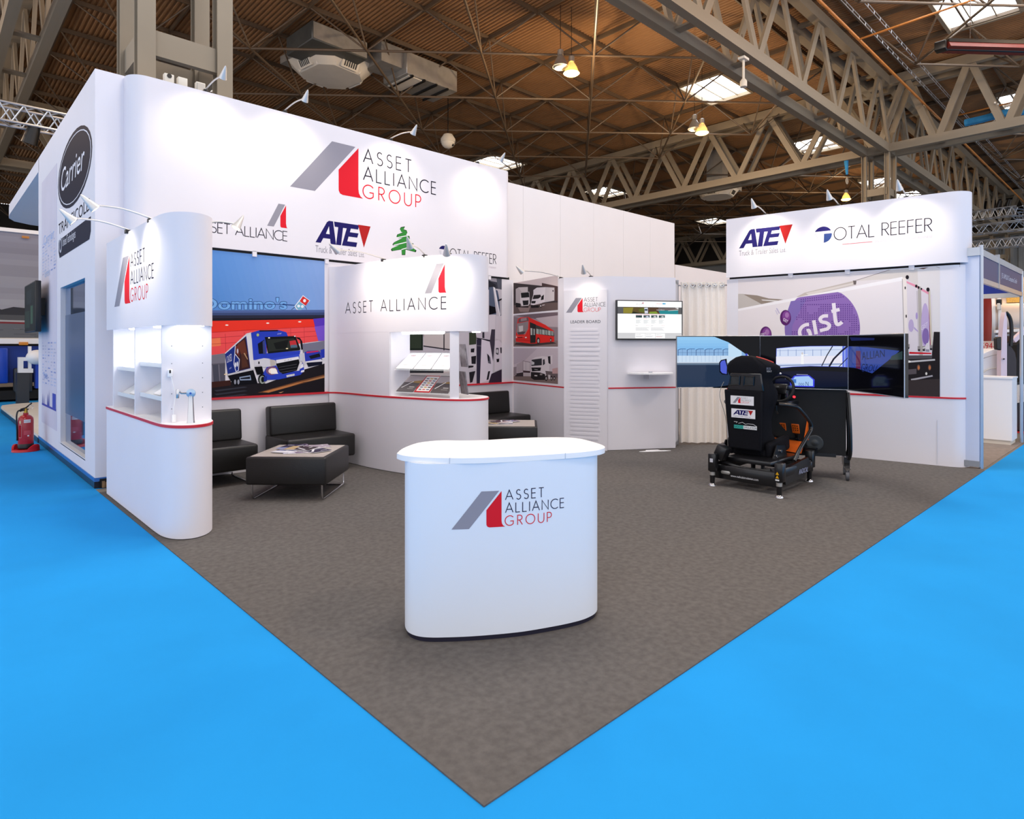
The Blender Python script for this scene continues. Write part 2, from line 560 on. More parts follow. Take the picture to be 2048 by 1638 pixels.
def line_logo(a, u, v, wid, h):
    """one line of capitals with the A mark above its right end"""
    a.pen('ASSET ALLIANCE', u, v, u + wid, h, INK, wd=0.08)
    e = u + wid; g = h * 2.45; b = v + h * 1.35
    kx = 0.62
    X = lambda x: e - (1.337 - x) * g * kx * 1.05
    Y = lambda y: b + y * g
    a.poly([(X(.74), Y(1)), (X(1.185), Y(1)), (X(.43), Y(0)), (X(0), Y(0))], GREYL)
    a.poly([(X(1.245), Y(.98)), (X(1.245), Y(.19)), (X(1.285), Y(.05)), (X(1.337), Y(0)), (X(.94), Y(0)), (X(.875), Y(.03)), (X(.863), Y(.1)), (X(.863), Y(.49))], REDL)
def ate_logo(a, u, v, wid, h, sub=True, bg=WHITE):
    k = wid / 3.35
    f = lambda p: (u + p[0] * k, v + p[1] * h)
    a.poly([f(p) for p in ((0, 0), (.66, .93), (.78, 1), (1.02, 1), (1.2, 0), (.88, 0), (.85, .22), (.45, .22), (.30, 0))], NAVY)
    a.poly([f(p) for p in ((.60, .42), (.82, .42), (.78, .76))], bg)
    a.poly([f(p) for p in ((1.08, 1), (2.02, 1), (1.9, .78), (1.62, .78), (1.5, 0), (1.2, 0), (1.33, .78), (1.12, .78))], NAVY)
    a.poly([f(p) for p in ((1.98, 1), (2.62, 1), (2.55, .8), (2.1, .8), (2.04, .63), (2.58, .63), (2.5, .43), (1.96, .43), (1.88, .21), (2.5, .21), (2.43, 0), (1.55, 0), (1.85, .8))], NAVY)
    a.poly([f(p) for p in ((2.55, 1.02), (3.35, 1.02), (2.92, .02))], (178, 40, 40))
    if sub:
        a.text('Truck & Trailer Sales', u, v - h * .42, u + wid * .74, v - h * .12, (150, 148, 158))
        a.text('Ltd.', u + wid * .78, v - h * .42, u + wid * .88, v - h * .2, (150, 148, 158))
def reefer_logo(a, u, v, wid, h):
    """round T emblem, light capitals, red rule and strapline"""
    r = wid * .083; cx = u + r; cy = v + h * .55
    a.poly([(cx + r * math.cos(R(t)), cy + r * math.sin(R(t))) for t in range(25, 156, 10)], NAVY)
    a.poly([(cx + .12 * r, cy + .1 * r), (cx + .98 * r, cy + .1 * r)] + [(cx + r * math.cos(R(t)), cy + r * math.sin(R(t))) for t in range(-5, -86, -10)], (52, 72, 130))
    for i in range(5):
        a.rect(cx - r * (.96 - .1 * i), cy + r * (.05 - .2 * i), cx - r * .45, cy + r * (.13 - .2 * i), (196, 198, 208))
    a.pen('OTAL REEFER', u + wid * .185, v, u + wid, h, INK, wd=0.07)
    a.rect(u + wid * .26, v - h * .42, u + wid * .52, v - h * .37, (205, 110, 120))
    a.text('AN ASSET ALLIANCE GROUP BUSINESS', u + wid * .54, v - h * .48, u + wid, v - h * .3, (206, 196, 206))

# ================================================================== materials
M_blue = mat('blue_aisle_carpet', (36, 153, 229), 0.95, noise=(1.2, 0.05, 6), bump=(900, 0.25), spec=0.1)
M_grey = mat('grey_stand_carpet', (104, 100, 98), 0.97, noise=(26, 0.16, 14), bump=(700, 0.4), spec=0.08)
M_deck = mat('tan_roof_deck', (146, 108, 72), 0.7, noise=(0.5, 0.12))
M_steel = mat('painted_steel', (140, 128, 110), 0.6, noise=(0.8, 0.08))
M_tube = mat('space_frame_tube', (88, 73, 58), 0.5, noise=(0.4, 0.08))
M_white = mat('white_laminate', (232, 229, 236), 0.55, noise=(2.0, 0.01), spec=0.3)
M_wall2 = mat('white_board_wall', (238, 234, 236), 0.7, noise=(1.5, 0.012), spec=0.2)
M_gloss = mat('white_gloss_top', (250, 249, 250), 0.35, noise=(3, 0.005))
M_red = mat('red_edging', (205, 28, 44), 0.4, noise=(5, 0.03))
M_black = mat('black_metal', (14, 14, 16), 0.35, noise=(6, 0.1))
M_matt = mat('black_matt', (10, 10, 13), 0.75, noise=(20, 0.15))
M_leather = mat('black_leather', (20, 18, 17), 0.42, noise=(30, 0.12), bump=(160, 0.12))
M_silver = mat('satin_silver', (222, 220, 218), 0.42, 0.6, noise=(4, 0.03))
M_chrome = mat('chrome', (205, 205, 208), 0.18, 1.0, noise=(4, 0.03))
M_alu = mat('aluminium', (182, 188, 198), 0.35, 0.85, noise=(4, 0.04))
M_clad = mat('grey_wall_cladding', (150, 152, 152), 0.7, noise=(0.3, 0.06))
M_dark = mat('dark_upper_wall', (34, 31, 30), 0.9, noise=(0.3, 0.2))
M_sky = mat('roof_light_glazing', (250, 252, 255), 0.5, emit=6.0, noise=(0.5, 0.01))
M_frost = mat('frosted_acrylic', (244, 246, 248), 0.3, alpha=0.75, noise=(3, 0.01))
M_prism = mat('prismatic_acrylic', (240, 226, 200), .3, alpha=.4, noise=(5, .03))
M_glass = mat('clear_acrylic', (235, 242, 245), 0.06, alpha=0.22, noise=(3, 0.01))
M_lampw = mat('warm_bulb', (255, 226, 180), 0.4, emit=14.0, noise=(3, 0.01))
M_tungs = mat('sodium_bulb', (255, 190, 90), 0.4, emit=18.0, noise=(3, 0.01))
M_strip = mat('cool_tube_light', (255, 255, 250), 0.4, emit=13.0, noise=(3, 0.01))
M_galv = mat('galvanised_duct', (176, 174, 170), 0.4, 0.6, noise=(3, 0.12))
M_offw = mat('off_white_paint', (222, 216, 204), 0.6, noise=(2, 0.04))

# ================================================================== setting: floor, hall shell
M_conc = mat('hall_floor', (122, 114, 104), 0.8, noise=(0.8, 0.12, 6))
b = MB(); b.bb(-14, 0, -14, 22, -0.05, 0.0); b.bb(0, 62, -14, 0, -0.05, 0.0); b.bb(0, 7, 6.2, 22, -0.05, 0.0)
b.bb(0, 62, 0, 6.2, -0.05, 0.0, mi=1); b.bb(7, 62, 6.2, 22, -0.05, 0, mi=1); b.bb(-14, 62, 22, 68, -0.05, 0.0, mi=1)
tag(b.build('floor', [M_blue, M_conc]), kind='structure')

def carpet(name, pts, m, label):
    b = MB(); b.prism(pts, 0.0005, 0.006)
    o = b.build(name, m)
    return tag(o, label, 'carpet')
carpet('stand_carpet', [(0, 0), (7.96, 0), (7.96, 6.0), (0, 6.0)], M_grey, 'dark grey stand carpet pointing its corner at the foot of the photo')
carpet('neighbour_carpet', [(7.97, 0.03), (11.1, 0.03), (11.1, 5), (7.97, 5)], mat('taupe_carpet', (140, 128, 120), 0.95, noise=(12, 0.15, 6)), 'taupe floor covering of the neighbouring booth beyond the aluminium post')
carpet('red_carpet', [(12.4, -2.2), (20, -2.2), (20, 0.8), (12.4, 0.8)], mat('red_carpet', (226, 40, 40), 0.95, noise=(10, 0.1)), 'small patch of red carpet at the far right edge')

# corrugated deck, ridges along Y
ZD = 13.8
b = MB(); p = 0.17; n = int((62 + 14) / p)
prof = []
for i in range(n):
    x = -14 + i * p
    prof += [(x, 0), (x + .05, 0), (x + .075, .06), (x + .135, .06), (x + .16, 0)]
prof.append((62, 0))
vs = [(x, y, ZD + z) for y in (-14, 68) for (x, z) in prof]
N = len(prof)
b.add(vs, [(i, N + i, N + i + 1, i + 1) for i in range(N - 1)])
tag(b.build('ceiling', M_deck, angle=10), kind='structure')

b = MB()
for i in range(int(54 / 0.5)):
    y = 14 + i * 0.5
    b.bb(62.0, 62.12, y - 40, y - 39.75, 0, 10.8)
b.bb(62.1, 62.3, -14, 68, 0, 10.8)
tag(b.build('wall_right', M_clad), kind='structure')
b = MB(); b.bb(62.1, 62.3, -14, 68, 10.8, ZD); tag(b.build('wall_right_upper', M_dark), kind='structure')
b = MB(); b.bb(-14, 62.3, 68, 68.3, 0, ZD); tag(b.build('wall_back', M_dark), kind='structure')
b = MB()
for i in range(14): b.bb(-14 + i * 5.5, -13.6 + i * 5.5, 67.7, 68.05, 0, ZD)
for z in (4.5, 9): b.bb(-14, 62, 67.8, 68.05, z, z + .3)
tag(b.build('trim_1', M_steel), kind='structure')

# ================================================================== roof lights (one grid cell each)
GX, GY = 3.12, 2.70
def gx(i): return 15.04 + GX * i
def gy(j): return 14.35 + GY * j
wn = 0
for (xa, ya) in ((24.5, 12.2), (24.6, 2.15), (36.4, 12.2), (36.7, 2.15), (48.9, 12.2), (54.9, 12.0), (25.0, 28.0), (36.4, 28.0), (53.2, 28.0), (48.9, 2.15),
                 (5.9, 28.4), (5.9, 43.5), (25, 43.5), (36.4, 43.5), (-6.5, 28.4), (5.9, 2.2), (5.9, -7.0), (-6.5, -3.0), (-6.5, 10.5), (17, -6)):
    wn += 1
    f = MB(); x0, x1, y0, y1 = xa, xa + 3.0, ya, ya + 2.15
    for (a, c, d, e) in ((x0 - .08, x0 + .04, y0, y1), (x1 - .04, x1 + .08, y0, y1), (x0, x1, y0 - .08, y0 + .04), (x0, x1, y1 - .04, y1 + .08)):
        f.bb(a, c, d, e, ZD - .22, ZD)
    for k in (1, 2): f.bb(x0, x1, y0 + k * (y1 - y0) / 3 - .02, y0 + k * (y1 - y0) / 3 + .02, ZD - .12, ZD - .06)
    fr = tag(f.build('window_%d' % wn, M_steel), kind='structure')
    g = MB(); g.add([(x0, y0, ZD - .05), (x0, y1, ZD - .05), (x1, y1, ZD - .05), (x1, y0, ZD - .05)], [(0, 1, 2, 3)])
    g.build('window_pane', M_sky, fr)

# ================================================================== steelwork
ZB = 10.4                      # underside level of the main trusses
CXL, CYL = 0.87, 7.7           # near column line
CXR = 30.75
def column(x, y, label, zt=ZB):
    t = thing('steel_column', (x, y, 0), label, 'column', group='lattice columns of the hall')
    h = 0.47
    for sx in (-1, 1):
        for sy in (-1, 1):
            cx, cy = x + sx * h, y + sy * h
            b = MB()
            b.bb(cx - .1, cx + .1, cy - .1, cy - .075, 0, zt); b.bb(cx - .1, cx + .1, cy + .075, cy + .1, 0, zt)
            b.bb(cx - .013, cx + .013, cy - .08, cy + .08, 0, zt)
            b.build('post', M_steel, t)
    for z in (2.2, 5.35, 8.5):
        for sx in (-1, 1):
            b = MB(); b.bb(x + sx * h - .05, x + sx * h + .05, y - h, y + h, z - .16, z + .16); b.build('cross_bar', M_steel, t)
            b = MB(); b.bb(x - h, x + h, y + sx * h - .05, y + sx * h + .05, z - .16, z + .16); b.build('cross_bar', M_steel, t)
    return t
column(1.2, CYL + .15, 'huge beige steel column rising behind the tall white wall at left')
column(CXR, CYL, 'beige lattice steel column where the two roof girders cross, behind the right display wall')
MB().box((CXR - .02, CYL - .6, 8.0), (.5, .02, .3)).build('placard', M_offw, bpy.data.objects['steel_column.001'])
a = Art(Frame((CXR - .3, CYL - .62, 7.9), (1, 0, 0))); a.text('N 30', .12, .03, .46, .2, (30, 30, 30)); a.build('lettering', bpy.data.objects['steel_column.001'])

def girder(p, ang, L, label, np_=9, gap=0.9, H=3.0):
    """box girder: two bottom chords, two top chords, W bracing in both sides, battens underneath"""
    t = thing('roof_girder', (p[0], p[1], ZB), label, 'roof girder', ang, 'main girders under the hall roof')
    W = wmat(t); P = lambda x, y, z: W @ Vector((x, y, z))
    for sy in (-1, 1):
        y = sy * gap / 2
        strut('bottom_chord', P(0, y, 0), P(L, y, 0), .26, M_steel, t, .36, 'bar', (0, 0, 1))
        strut('top_chord', P(0, y, H), P(L, y, H), .3, M_steel, t, .4, 'bar', (0, 0, 1))
        for i in range(np_):
            x0, x1, x2 = L * i / np_, L * (i + .5) / np_, L * (i + 1) / np_
            strut('diagonal', P(x0 + .12, y, .15), P(x1 - .05, y, H - .1), .1, M_steel, t, .26, 'bar', (0, 0, 1))
            strut('diagonal', P(x2 - .12, y, .15), P(x1 + .05, y, H - .1), .1, M_steel, t, .26, 'bar', (0, 0, 1))
    for i in range(np_ + 1):
        strut('batten', P(L * i / np_, -gap / 2, 0), P(L * i / np_, gap / 2, 0), .3, M_steel, t, .06, 'bar', (0, 0, 1))
        if i < np_: strut('batten', P(L * (i + .5) / np_, -gap / 2, H), P(L * (i + .5) / np_, gap / 2, H), .25, M_steel, t, .1, 'bar', (0, 0, 1))
    return t
girder((CXL, CYL), 0, CXR - CXL, 'main roof girder running from above the white wall to the far column')
girder((CXL, CYL), R(90), 30, 'main roof girder at the top left corner, running away from the near column')
girder((CXR, CYL), R(90), 30, 'roof girder crossing behind, left of the far column')
girder((CXR, CYL), R(-90), 21, 'roof girder crossing behind, right of the far column')
girder((CXR, CYL), 0, 30, 'roof girder continuing beyond the far column above the right display wall')
girder((CXL, 37.7), 0, CXR - CXL, 'distant roof girder seen past the far end of the tall white wall')
girder((CXR, 37.7), 0, 30, 'distant roof girder in the far bay behind the crossing')
girder((60.6, CYL), R(90), 30, 'farthest roof girder, in the gap between the white wall and the right display wall')
girder((60.6, CYL), R(-90), 21, 'farthest roof girder at the right edge above the neighbouring booth')
column(60.6, CYL, 'most distant lattice column, beyond the right display wall')

ZL = 12.15
def bay(x0, y0, mirror, label, near):
    """square-on-diagonal space frame: purlins under the deck, pyramids, diagonal bottom chords"""
    sy = -1 if mirror else 1
    t = thing('space_frame', (x0, y0, ZL), label, 'space frame', group='tubular space frames under the roof deck')
    nx, ny = 9, 10 if not mirror else 8
    X = lambda i: x0 + (gx(-4) - CXL) + GX * i
    Y = lambda j: y0 + sy * ((gy(-2) - CYL) + GY * j)
    xe, ye = x0 + (CXR - CXL), y0 + sy * (GY * (ny + 1))
    ztop = ZD - .1
    for i in range(nx + 1): strut('top_chord', (X(i), y0, ztop), (X(i), ye, ztop), .06, M_tube, t, .16, 'bar', (0, 0, 1))
    for j in range(ny + 1): strut('top_chord', (x0, Y(j), ztop), (xe, Y(j), ztop), .06, M_tube, t, .16, 'bar', (0, 0, 1))
    low = {}
    for i in range(nx):
        for j in range(ny):
            if (i + j) % 2 == 1: low[(i, j)] = (X(i + .5), Y(j + .5), ZL)
    webs = []
    for (i, j), p in low.items():
        for (a, c) in ((0, 0), (1, 0), (0, 1), (1, 1)): webs.append((p, (X(i + a), Y(j + c), ztop)))
    for (i, j), p in low.items():
        for (di, dj) in ((1, 1), (1, -1)):
            if (i - di, j - dj) in low: continue
            e = (i, j)
            while (e[0] + di, e[1] + dj) in low: e = (e[0] + di, e[1] + dj)
            if e != (i, j): strut('bottom_chord', p, low[e], .045, M_tube, t)
    cen = Vector((CAM.x, CAM.y, 0)) if near is None else Vector(near)
    webs.sort(key=lambda q: (Vector(q[0]) - cen).length)
    for q in webs[:96]: strut('web', q[0], q[1], .033, M_tube, t)
    if webs[96:]:
        b = MB()
        for q in webs[96:]: b.cyl(q[0], q[1], .033, n=6)
        tag(b.build('webs_beyond', M_tube, t), kind='stuff')
    return t
bay(CXL, CYL, False, 'nearest space frame of thin tubes over the stand, left of the main girder', (14, 13, 12))
bay(CXL, CYL, True, 'space frame right of the main girder, under the roof light in the top right corner', (22, 4, 12))
bay(CXR, CYL, False, 'space frame beyond the crossing girder, left of the far column', (34, 14, 12))
bay(CXR, CYL, True, 'space frame beyond the crossing girder, right of the far column', (40, 4, 12))
bay(CXL, CYL + 30, False, 'distant space frame seen low above the tall white wall', (14, 40, 12))
bay(CXR, CYL + 30, False, 'most distant space frame behind the crossing girder', (34, 40, 12))
bay(CXL - 29.88, CYL, False, 'space frame in the top left corner, beyond the near girder', (-3, 16, 12))

# ---- lamps hanging from the frame
def high_bay(p, lit, label):
    t = thing('high_bay_lamp', (p[0], p[1], p[2]), label, 'lamp', group='bell shaped high bay lamps')
    x, y, z = p
    MB().cyl((x, y, z + .62), (x, y, ZD + .1), .012, n=6).build('suspension_rod', M_black, t)
    MB().lathe([(.08, .4), (.11, .42), (.11, .6), (.05, .64)], p).build('gear_box', M_galv, t)
    MB().lathe([(.29, 0), (.27, .02), (.2, .22), (.1, .4), (.085, .4), (.185, .21), (.255, .03), (.275, .0)], p, 28).build('reflector', M_prism if lit else M_galv, t)
    MB().lathe([(.0001, -.02), (.22, -.05), (.285, .01), (.0001, .05)], p, 24).build('bulb', M_tungs if lit else M_glass, t)
    if lit:
        d = bpy.data.lights.new('sodium_lamp', 'POINT'); d.energy = 1000; d.color = (1, .70, .40); d.shadow_soft_size = .28
        o = bpy.data.objects.new('sodium_lamp', d); o.location = (x, y, z - .25); COL.objects.link(o)
q = on_y(1143, 147, 13.4); high_bay(q, True, 'glowing amber high bay lamp, the brighter of the pair above the centre')
q = on_y(1121, 134, 13.6); high_bay(q, False, 'unlit clear high bay lamp beside the glowing amber one')
q = on_y(1404, 266, 12.7); high_bay(q, True, 'glowing high bay lamp hanging below the square roof light')
q = on_y(1389, 258, 13.0); high_bay(q, False, 'unlit high bay lamp just left of the lit one below the square roof light')
q = on_y(1692, 399, 12.9); high_bay(q, True, 'distant lit high bay lamp above the right display wall')

# ---- air units
def cassette(p, s, label):
    t = thing('air_cassette', p, label, 'air diffuser', R(8), 'ceiling air diffusers with slatted faces')
    x = s / 2; c = s * .3
    octo = lambda k: [(-x * k, -c * k), (-c * k, -x * k), (c * k, -x * k), (x * k, -c * k), (x * k, c * k), (c * k, x * k), (-c * k, x * k), (-x * k, c * k)]
    MB().prism([(-x, -x), (x, -x), (x, x), (-x, x)], .45, .75).build('housing', M_galv, t, world=False)
    b = MB(); lo, hi = octo(.72), [(-x, -x), (x, -x), (x, x), (-x, x)]
    hi8 = [(-x, -c), (-c, -x), (c, -x), (x, -c), (x, c), (c, x), (-c, x), (-x, c)]
    vs = [(p_[0], p_[1], 0) for p_ in lo] + [(p_[0], p_[1], .45) for p_ in hi8]
    b.add(vs, [tuple(reversed(range(8)))] + [(i, (i + 1) % 8, 8 + (i + 1) % 8, 8 + i) for i in range(8)] + [tuple(range(8, 16))])
    b.build('diffuser_body', M_offw, t, world=False)
    for k in range(8):
        a0 = 2 * math.pi * k / 8 + math.pi / 8 * 2
        r = s * .43; cx, cy = r * math.cos(a0), r * math.sin(a0)
        T = Matrix.Rotation(a0, 4, 'Z') @ Matrix.Rotation(R(-62), 4, 'Y')
        g = MB(); g.box((cx, cy, .20), (.40, s * .27, .08), M=T)
        gr = g.build('grille', M_offw, t, world=False)
        g = MB()
        for q in range(6):
            o = T @ Vector((0, (q - 2.5) * s * .036, -.045)); g.box((cx + o.x, cy + o.y, .20 + o.z), (.26, .05, .02), M=T)
        g.build('slot', M_black, gr, world=False)
    MB().bb(-.5, .5, -.5, .5, .7, ZD - p[2]).build('duct', M_galv, t, world=False)
    return t
cassette((11.0, 22.3, 12.6), 2.9, 'white faceted air diffuser hanging above the tall white wall')
cassette((35.3, 18.2, 10.9), 2.3, 'distant white air diffuser above the gap between the walls')
t = thing('duct_unit', (14.4, 20.8, 12.6), 'grey metal duct box right of the white air diffuser', 'duct', R(2))
MB().rbox((0, 0, .5), (2.7, 1.7, .9), .02, 1).build('casing', M_galv, t, world=False)
for i in range(4): MB().bb(-1.1 + .62 * i, -1.02 + .62 * i, -.88, .88, -.03, .05).build('strap', M_black, t, world=False)
MB().bb(-1.2, -.5, -.75, .75, .0, .04).build('intake_panel', M_offw, t, world=False)
MB().bb(-2.4, -1.3, -.6, .6, .3, 1.1).build('side_duct', M_galv, t, world=False)
t = thing('grey_duct', (10.3, 21.3, 13.2), 'dark grey rectangular duct above the white air diffuser', 'duct', R(3))
MB().rbox((0, 0, 0), (2.4, 2.0, .7), .03, 1).build('casing', mat('dull_duct', (96, 98, 96), .5, .5, noise=(2, .1)), t, world=False)
MB().box((0, -1.005, 0), (2.3, .03, .6)).build('access_panel', M_galv, t, world=False)

# ---- dome camera, sensor on a drop pole, heater, pipes, straps
q = on_y(896, 284, 22.8)
t = thing('dome_camera', q, 'round white dome camera hanging above the right end of the tall white wall', 'security camera')
MB().cyl(q + Vector((0, 0, .3)), Vector((q.x, q.y, ZD)), .022, n=8).build('drop_pole', M_black, t)
MB().lathe([(.36, -.02), (.36, .14), (.22, .36), (.04, .4)], q).build('housing', M_offw, t)
MB().sph(q + Vector((0, 0, -.02)), .33, 20, sz=.9).build('dome', M_offw, t)
MB().sph(q + Vector((.1, -.22, -.16)), .08, 10).build('lens', M_black, t)
q = on_y(1487, 166, 7.2); q2 = on_y(1487, 118, 7.2)
t = thing('drop_pole_sensor', q, 'white sensor on a short pole hanging from the main girder', 'sensor')
MB().cyl(q, q2, .035, n=10).build('pole', M_offw, t)
MB().lathe([(.10, -.12), (.1, .05), (.05, .12)], q).build('sensor_head', M_offw, t)
MB().box(q2, (.3, .2, .07)).build('bracket', M_offw, t)
MB().cyl(q2, q2 + Vector((0, .05, .75)), .014, n=6).build('hanger', M_chrome, t)

q = on_z(1890, 99, 10.4); q2 = on_z(2140, 106, 10.4)
t = thing('radiant_heater', q, 'long black and red radiant heater at the right edge below the roof light', 'heater')
d = (q2 - q).normalized(); sd = d.cross(Vector((0, 0, 1)))
b = MB(); b.extr([q + sd * -.24, q + sd * .24, q + sd * .13 + Vector((0, 0, .2)), q + sd * -.13 + Vector((0, 0, .2))], q2 - q); b.build('reflector_hood', mat('heater_red', (116, 40, 30), .5, noise=(3, .1)), t)
MB().beam(q + Vector((0, 0, .21)), q2 + Vector((0, 0, .21)), .34, .1).build('top_cover', M_black, t)
MB().tube([q + Vector((0, 0, .02)), q2 + Vector((0, 0, .02))], .05).build('burner_tube', M_black, t)
MB().rbox(q - d * .12 + Vector((0, 0, .08)), (.3, .3, .26), .03).build('burner_box', M_black, t)
for k in (.2, .7): MB().cyl(q + (q2 - q) * k + Vector((0, 0, .2)), q + (q2 - q) * k + Vector((0, 0, 1.8)), .01, n=6).build('hanger', M_chrome, t)

t = thing('gas_pipe', (10, 5.8, 12.0), 'long orange pipe running parallel to the main girder on its right', 'pipe')
MB().tube([(2, 5.8, 12.0), (61, 5.8, 12.0)], .046, 10).build('run', mat('orange_pipe', (190, 120, 52), .5, noise=(1, .1)), t)
for (a, c) in ((22.0, 1.2), (33, -1)): MB().tube([(a, 5.8, 12.0), (a, 1.2, 12.1)], .035, 8).build('branch', mat('orange_pipe', (190, 120, 52), .5), t)
t = thing('cable_ladder', (10, 5.25, 12.2), 'wire cable tray beside the long orange pipe', 'cable tray')
for dy in (-.22, .22):
    for dz in (0, .12): MB().cyl((6, 5.25 + dy, 12.2 + dz), (60, 5.25 + dy, 12.2 + dz), .014, n=6).build('rail', M_alu, t)
b = MB()
for i in range(90): b.tube([(6 + i * .6, 5.03, 12.32), (6 + i * .6, 5.03, 12.2), (6 + i * .6, 5.47, 12.2), (6 + i * .6, 5.47, 12.32)], .008, 4)
b.build('rungs', M_alu, t)
q = on_x(1692, 306, 30.3); q2 = on_x(1694, 362, 30.3)
t = thing('lifting_strap', q2, 'blue strap with a white hook hanging left of the far column', 'strap')
MB().cyl(q, Vector((q.x, q.y, ZB)), .02, n=6).build('cord', M_offw, t)
MB().tube([q, q + Vector((.05, 0, -.5)), q2 + Vector((0, 0, .3))], [.12, .09, .05], 8).build('webbing', mat('blue_strap', (52, 150, 214), .7, noise=(5, .1)), t)
MB().tube(arc3 := [q2 + Vector((.12 * math.sin(i), 0, .14 * math.cos(i))) for i in [k * .7 for k in range(9)]], .02, 6).build('hook', M_offw, t)
q = on_z(2000, 228, 11.3)
t = thing('blue_sling', q, 'blue sling laid along the girder at the right edge', 'strap')
MB().tube([on_z(1930, 246, 11.3), on_z(1965, 238, 11.3), on_z(2010, 226, 11.3), on_z(2050, 222, 11.3)], .16, 8).build('webbing', mat('blue_strap', (52, 150, 214), .7), t)
MB().tube([on_z(1990, 205, 11.3) , on_z(1984, 225, 11.3), on_z(1992, 229, 11.3), on_z(1996, 208, 11.3)], .035, 6).build('loop', M_offw, t)

# ---- exhibition lighting trusses
def light_truss(p0, p1, s, label, npan, cans=()):
    t = thing('lighting_truss', p0, label, 'lighting truss', group='silver lattice lighting trusses')
    p0, p1 = Vector(p0), Vector(p1); d = (p1 - p0); sd = d.normalized().cross(Vector((0, 0, 1))) * s / 2; up = Vector((0, 0, s / 2))
    cs = [sd + up, -sd + up, -sd - up, sd - up]
    for c in cs: strut('chord', p0 + c, p1 + c, s * .07, M_alu, t)
    for k in range(4):
        a, c = cs[k], cs[(k + 1) % 4]; b = MB()
        pts = [p0 + d * (i / npan) + (a if i % 2 == 0 else c) for i in range(npan + 1)]
        for i in range(npan): b.cyl(pts[i], pts[i + 1], s * .04, n=6)
        b.build('lacing', M_alu, t)
    for (k, hang) in cans:
        q = p0 + d * k - up * (1.2 if hang < 0 else -1.0) + Vector((0, 0, -.15 if hang < 0 else .2))
        MB().cyl(q + Vector((0, 0, -.2)), q + Vector((.1, -.1, .25)), .16, .12, 12).build('stage_light', M_black, t)
    return t
qa = on_y(-30, 219, 17); qb = on_y(150, 252, 17)
light_truss(qa, (qb.x + 1.5, 17, qa.z), .42, 'silver lighting truss at the left edge behind the slanted white canopy', 14, [(.25, -1)])
a = on_x(1935, 472, 44); c = on_x(2025, 463, 44)
light_truss((44, a.y, 9.2), (44, c.y - .2, 9.2), .5, 'upper silver lighting truss right of the right display wall', 12, [(.62, 1), (.8, 1)])
light_truss((44, c.y - .2, 9.2), (50.5, c.y - .2, 9.2), .5, 'short silver truss running away from the upper lighting truss', 10)
a = on_x(1935, 497, 42); c = on_x(2060, 488, 42)
light_truss((42, a.y, 8.05), (42, c.y - 2, 8.05), .5, 'middle silver lighting truss right of the right display wall', 14, [(.9, 1), (.75, 1)])
light_truss((40, on_x(1935, 518, 40).y, 6.9), (40, on_x(2080, 510, 40).y, 6.9), .45, 'lowest silver lighting truss above the neighbouring booth', 14)

# ================================================================== back display wall
bw = thing('display_wall', (3.0, 6.0, 0), 'tall white back display wall carrying the big grey and red A sign', 'display wall')
fl = [(.262, 6.36)] + arc(.442, 6.18, .18, .18, 180, 270, 12) + arc(5.67, 6.125, .125, .125, 270, 360, 10) + [(5.795, 6.34)]
MB().strip(fl, 2.63, 4.39, 0.03).build('header_panel', M_white, bw)
MB().prism([(.3, 6.1), (5.75, 6.1), (5.75, 6.3), (.3, 6.3)], 4.2, 4.385).build('header_frame', M_alu, bw)
MB().bb(.3, 5.78, 6.03, 6.12, 2.575, 2.64).build('gap_shade_strip', M_matt, bw)  # matt black strip paints the shade in the gap under the header
MB().bb(.3, 5.86, 6.02, 6.08, 0.006, 2.60).build('lower_panel', M_white, bw)
MB().bb(.4, 2.52, 5.995, 6.02, .882, .906).build('red_trim', M_red, bw)
MB().bb(3.6, 5.86, 5.995, 6.02, .882, .906).build('red_trim', M_red, bw)
for x in (1.55, 2.48, 4.2, 5.3): MB().bb(x, x + .05, 6.0, 6.03, 2.57, 2.635).build('hanging_clip', M_white, bw)
FW = Frame((0, 6.0, 0), (1, 0, 0))
a = Art(FW)
group_logo(a, 2.009, 3.485, .69, 2.245)
a.build('group_sign', bw, 'grey bar and red wedge with three lines of light capitals')
a = Art(FW); line_logo(a, 0.90, 2.80, 1.075, .118); a.build('line_sign', bw, 'small line of light capitals with a grey and red mark')
a = Art(FW); u0, v0 = FW.px(630, 474); u1, v1 = FW.px(740, 490); ate_logo(a, 2.345, 2.83, .80, .30); a.build('truck_sales_sign', bw, 'navy italic letters with a red triangle')
a = Art(FW)
k3 = zk(400, 260, 3.103)
tree = [(1272, 598), (1246, 603), (1240, 615), (1248, 630), (1262, 634), (1224, 648), (1219, 662), (1230, 671), (1260, 668), (1204, 697), (1194, 710), (1200, 720), (1238, 714), (1192, 733), (1184, 742), (1190, 752), (1250, 742), (1252, 776), (1274, 776), (1276, 742), (1338, 759), (1344, 748), (1308, 722), (1326, 706), (1290, 690), (1302, 678), (1300, 660), (1278, 650), (1287, 638), (1282, 622), (1262, 616)]
a.P(tree, (20, 40, 24), k3)
tc = (1264, 690); a.P([(tc[0] + (x - tc[0]) * .93, tc[1] + (y - tc[1]) * .955) for x, y in tree], (58, 140, 62), k3)
for l in ([(1224, 668), (1290, 655)], [(1200, 716), (1306, 690)], [(1250, 742), (1318, 722)]): a.L(l, .012, WHITE, k3)
a.build('tree_sign', bw, 'green hand drawn fir tree')
a = Art(FW); reefer_logo(a, 4.30, 2.83, 1.16, .155); a.build('reefer_sign', bw, 'round emblem and thin capitals')

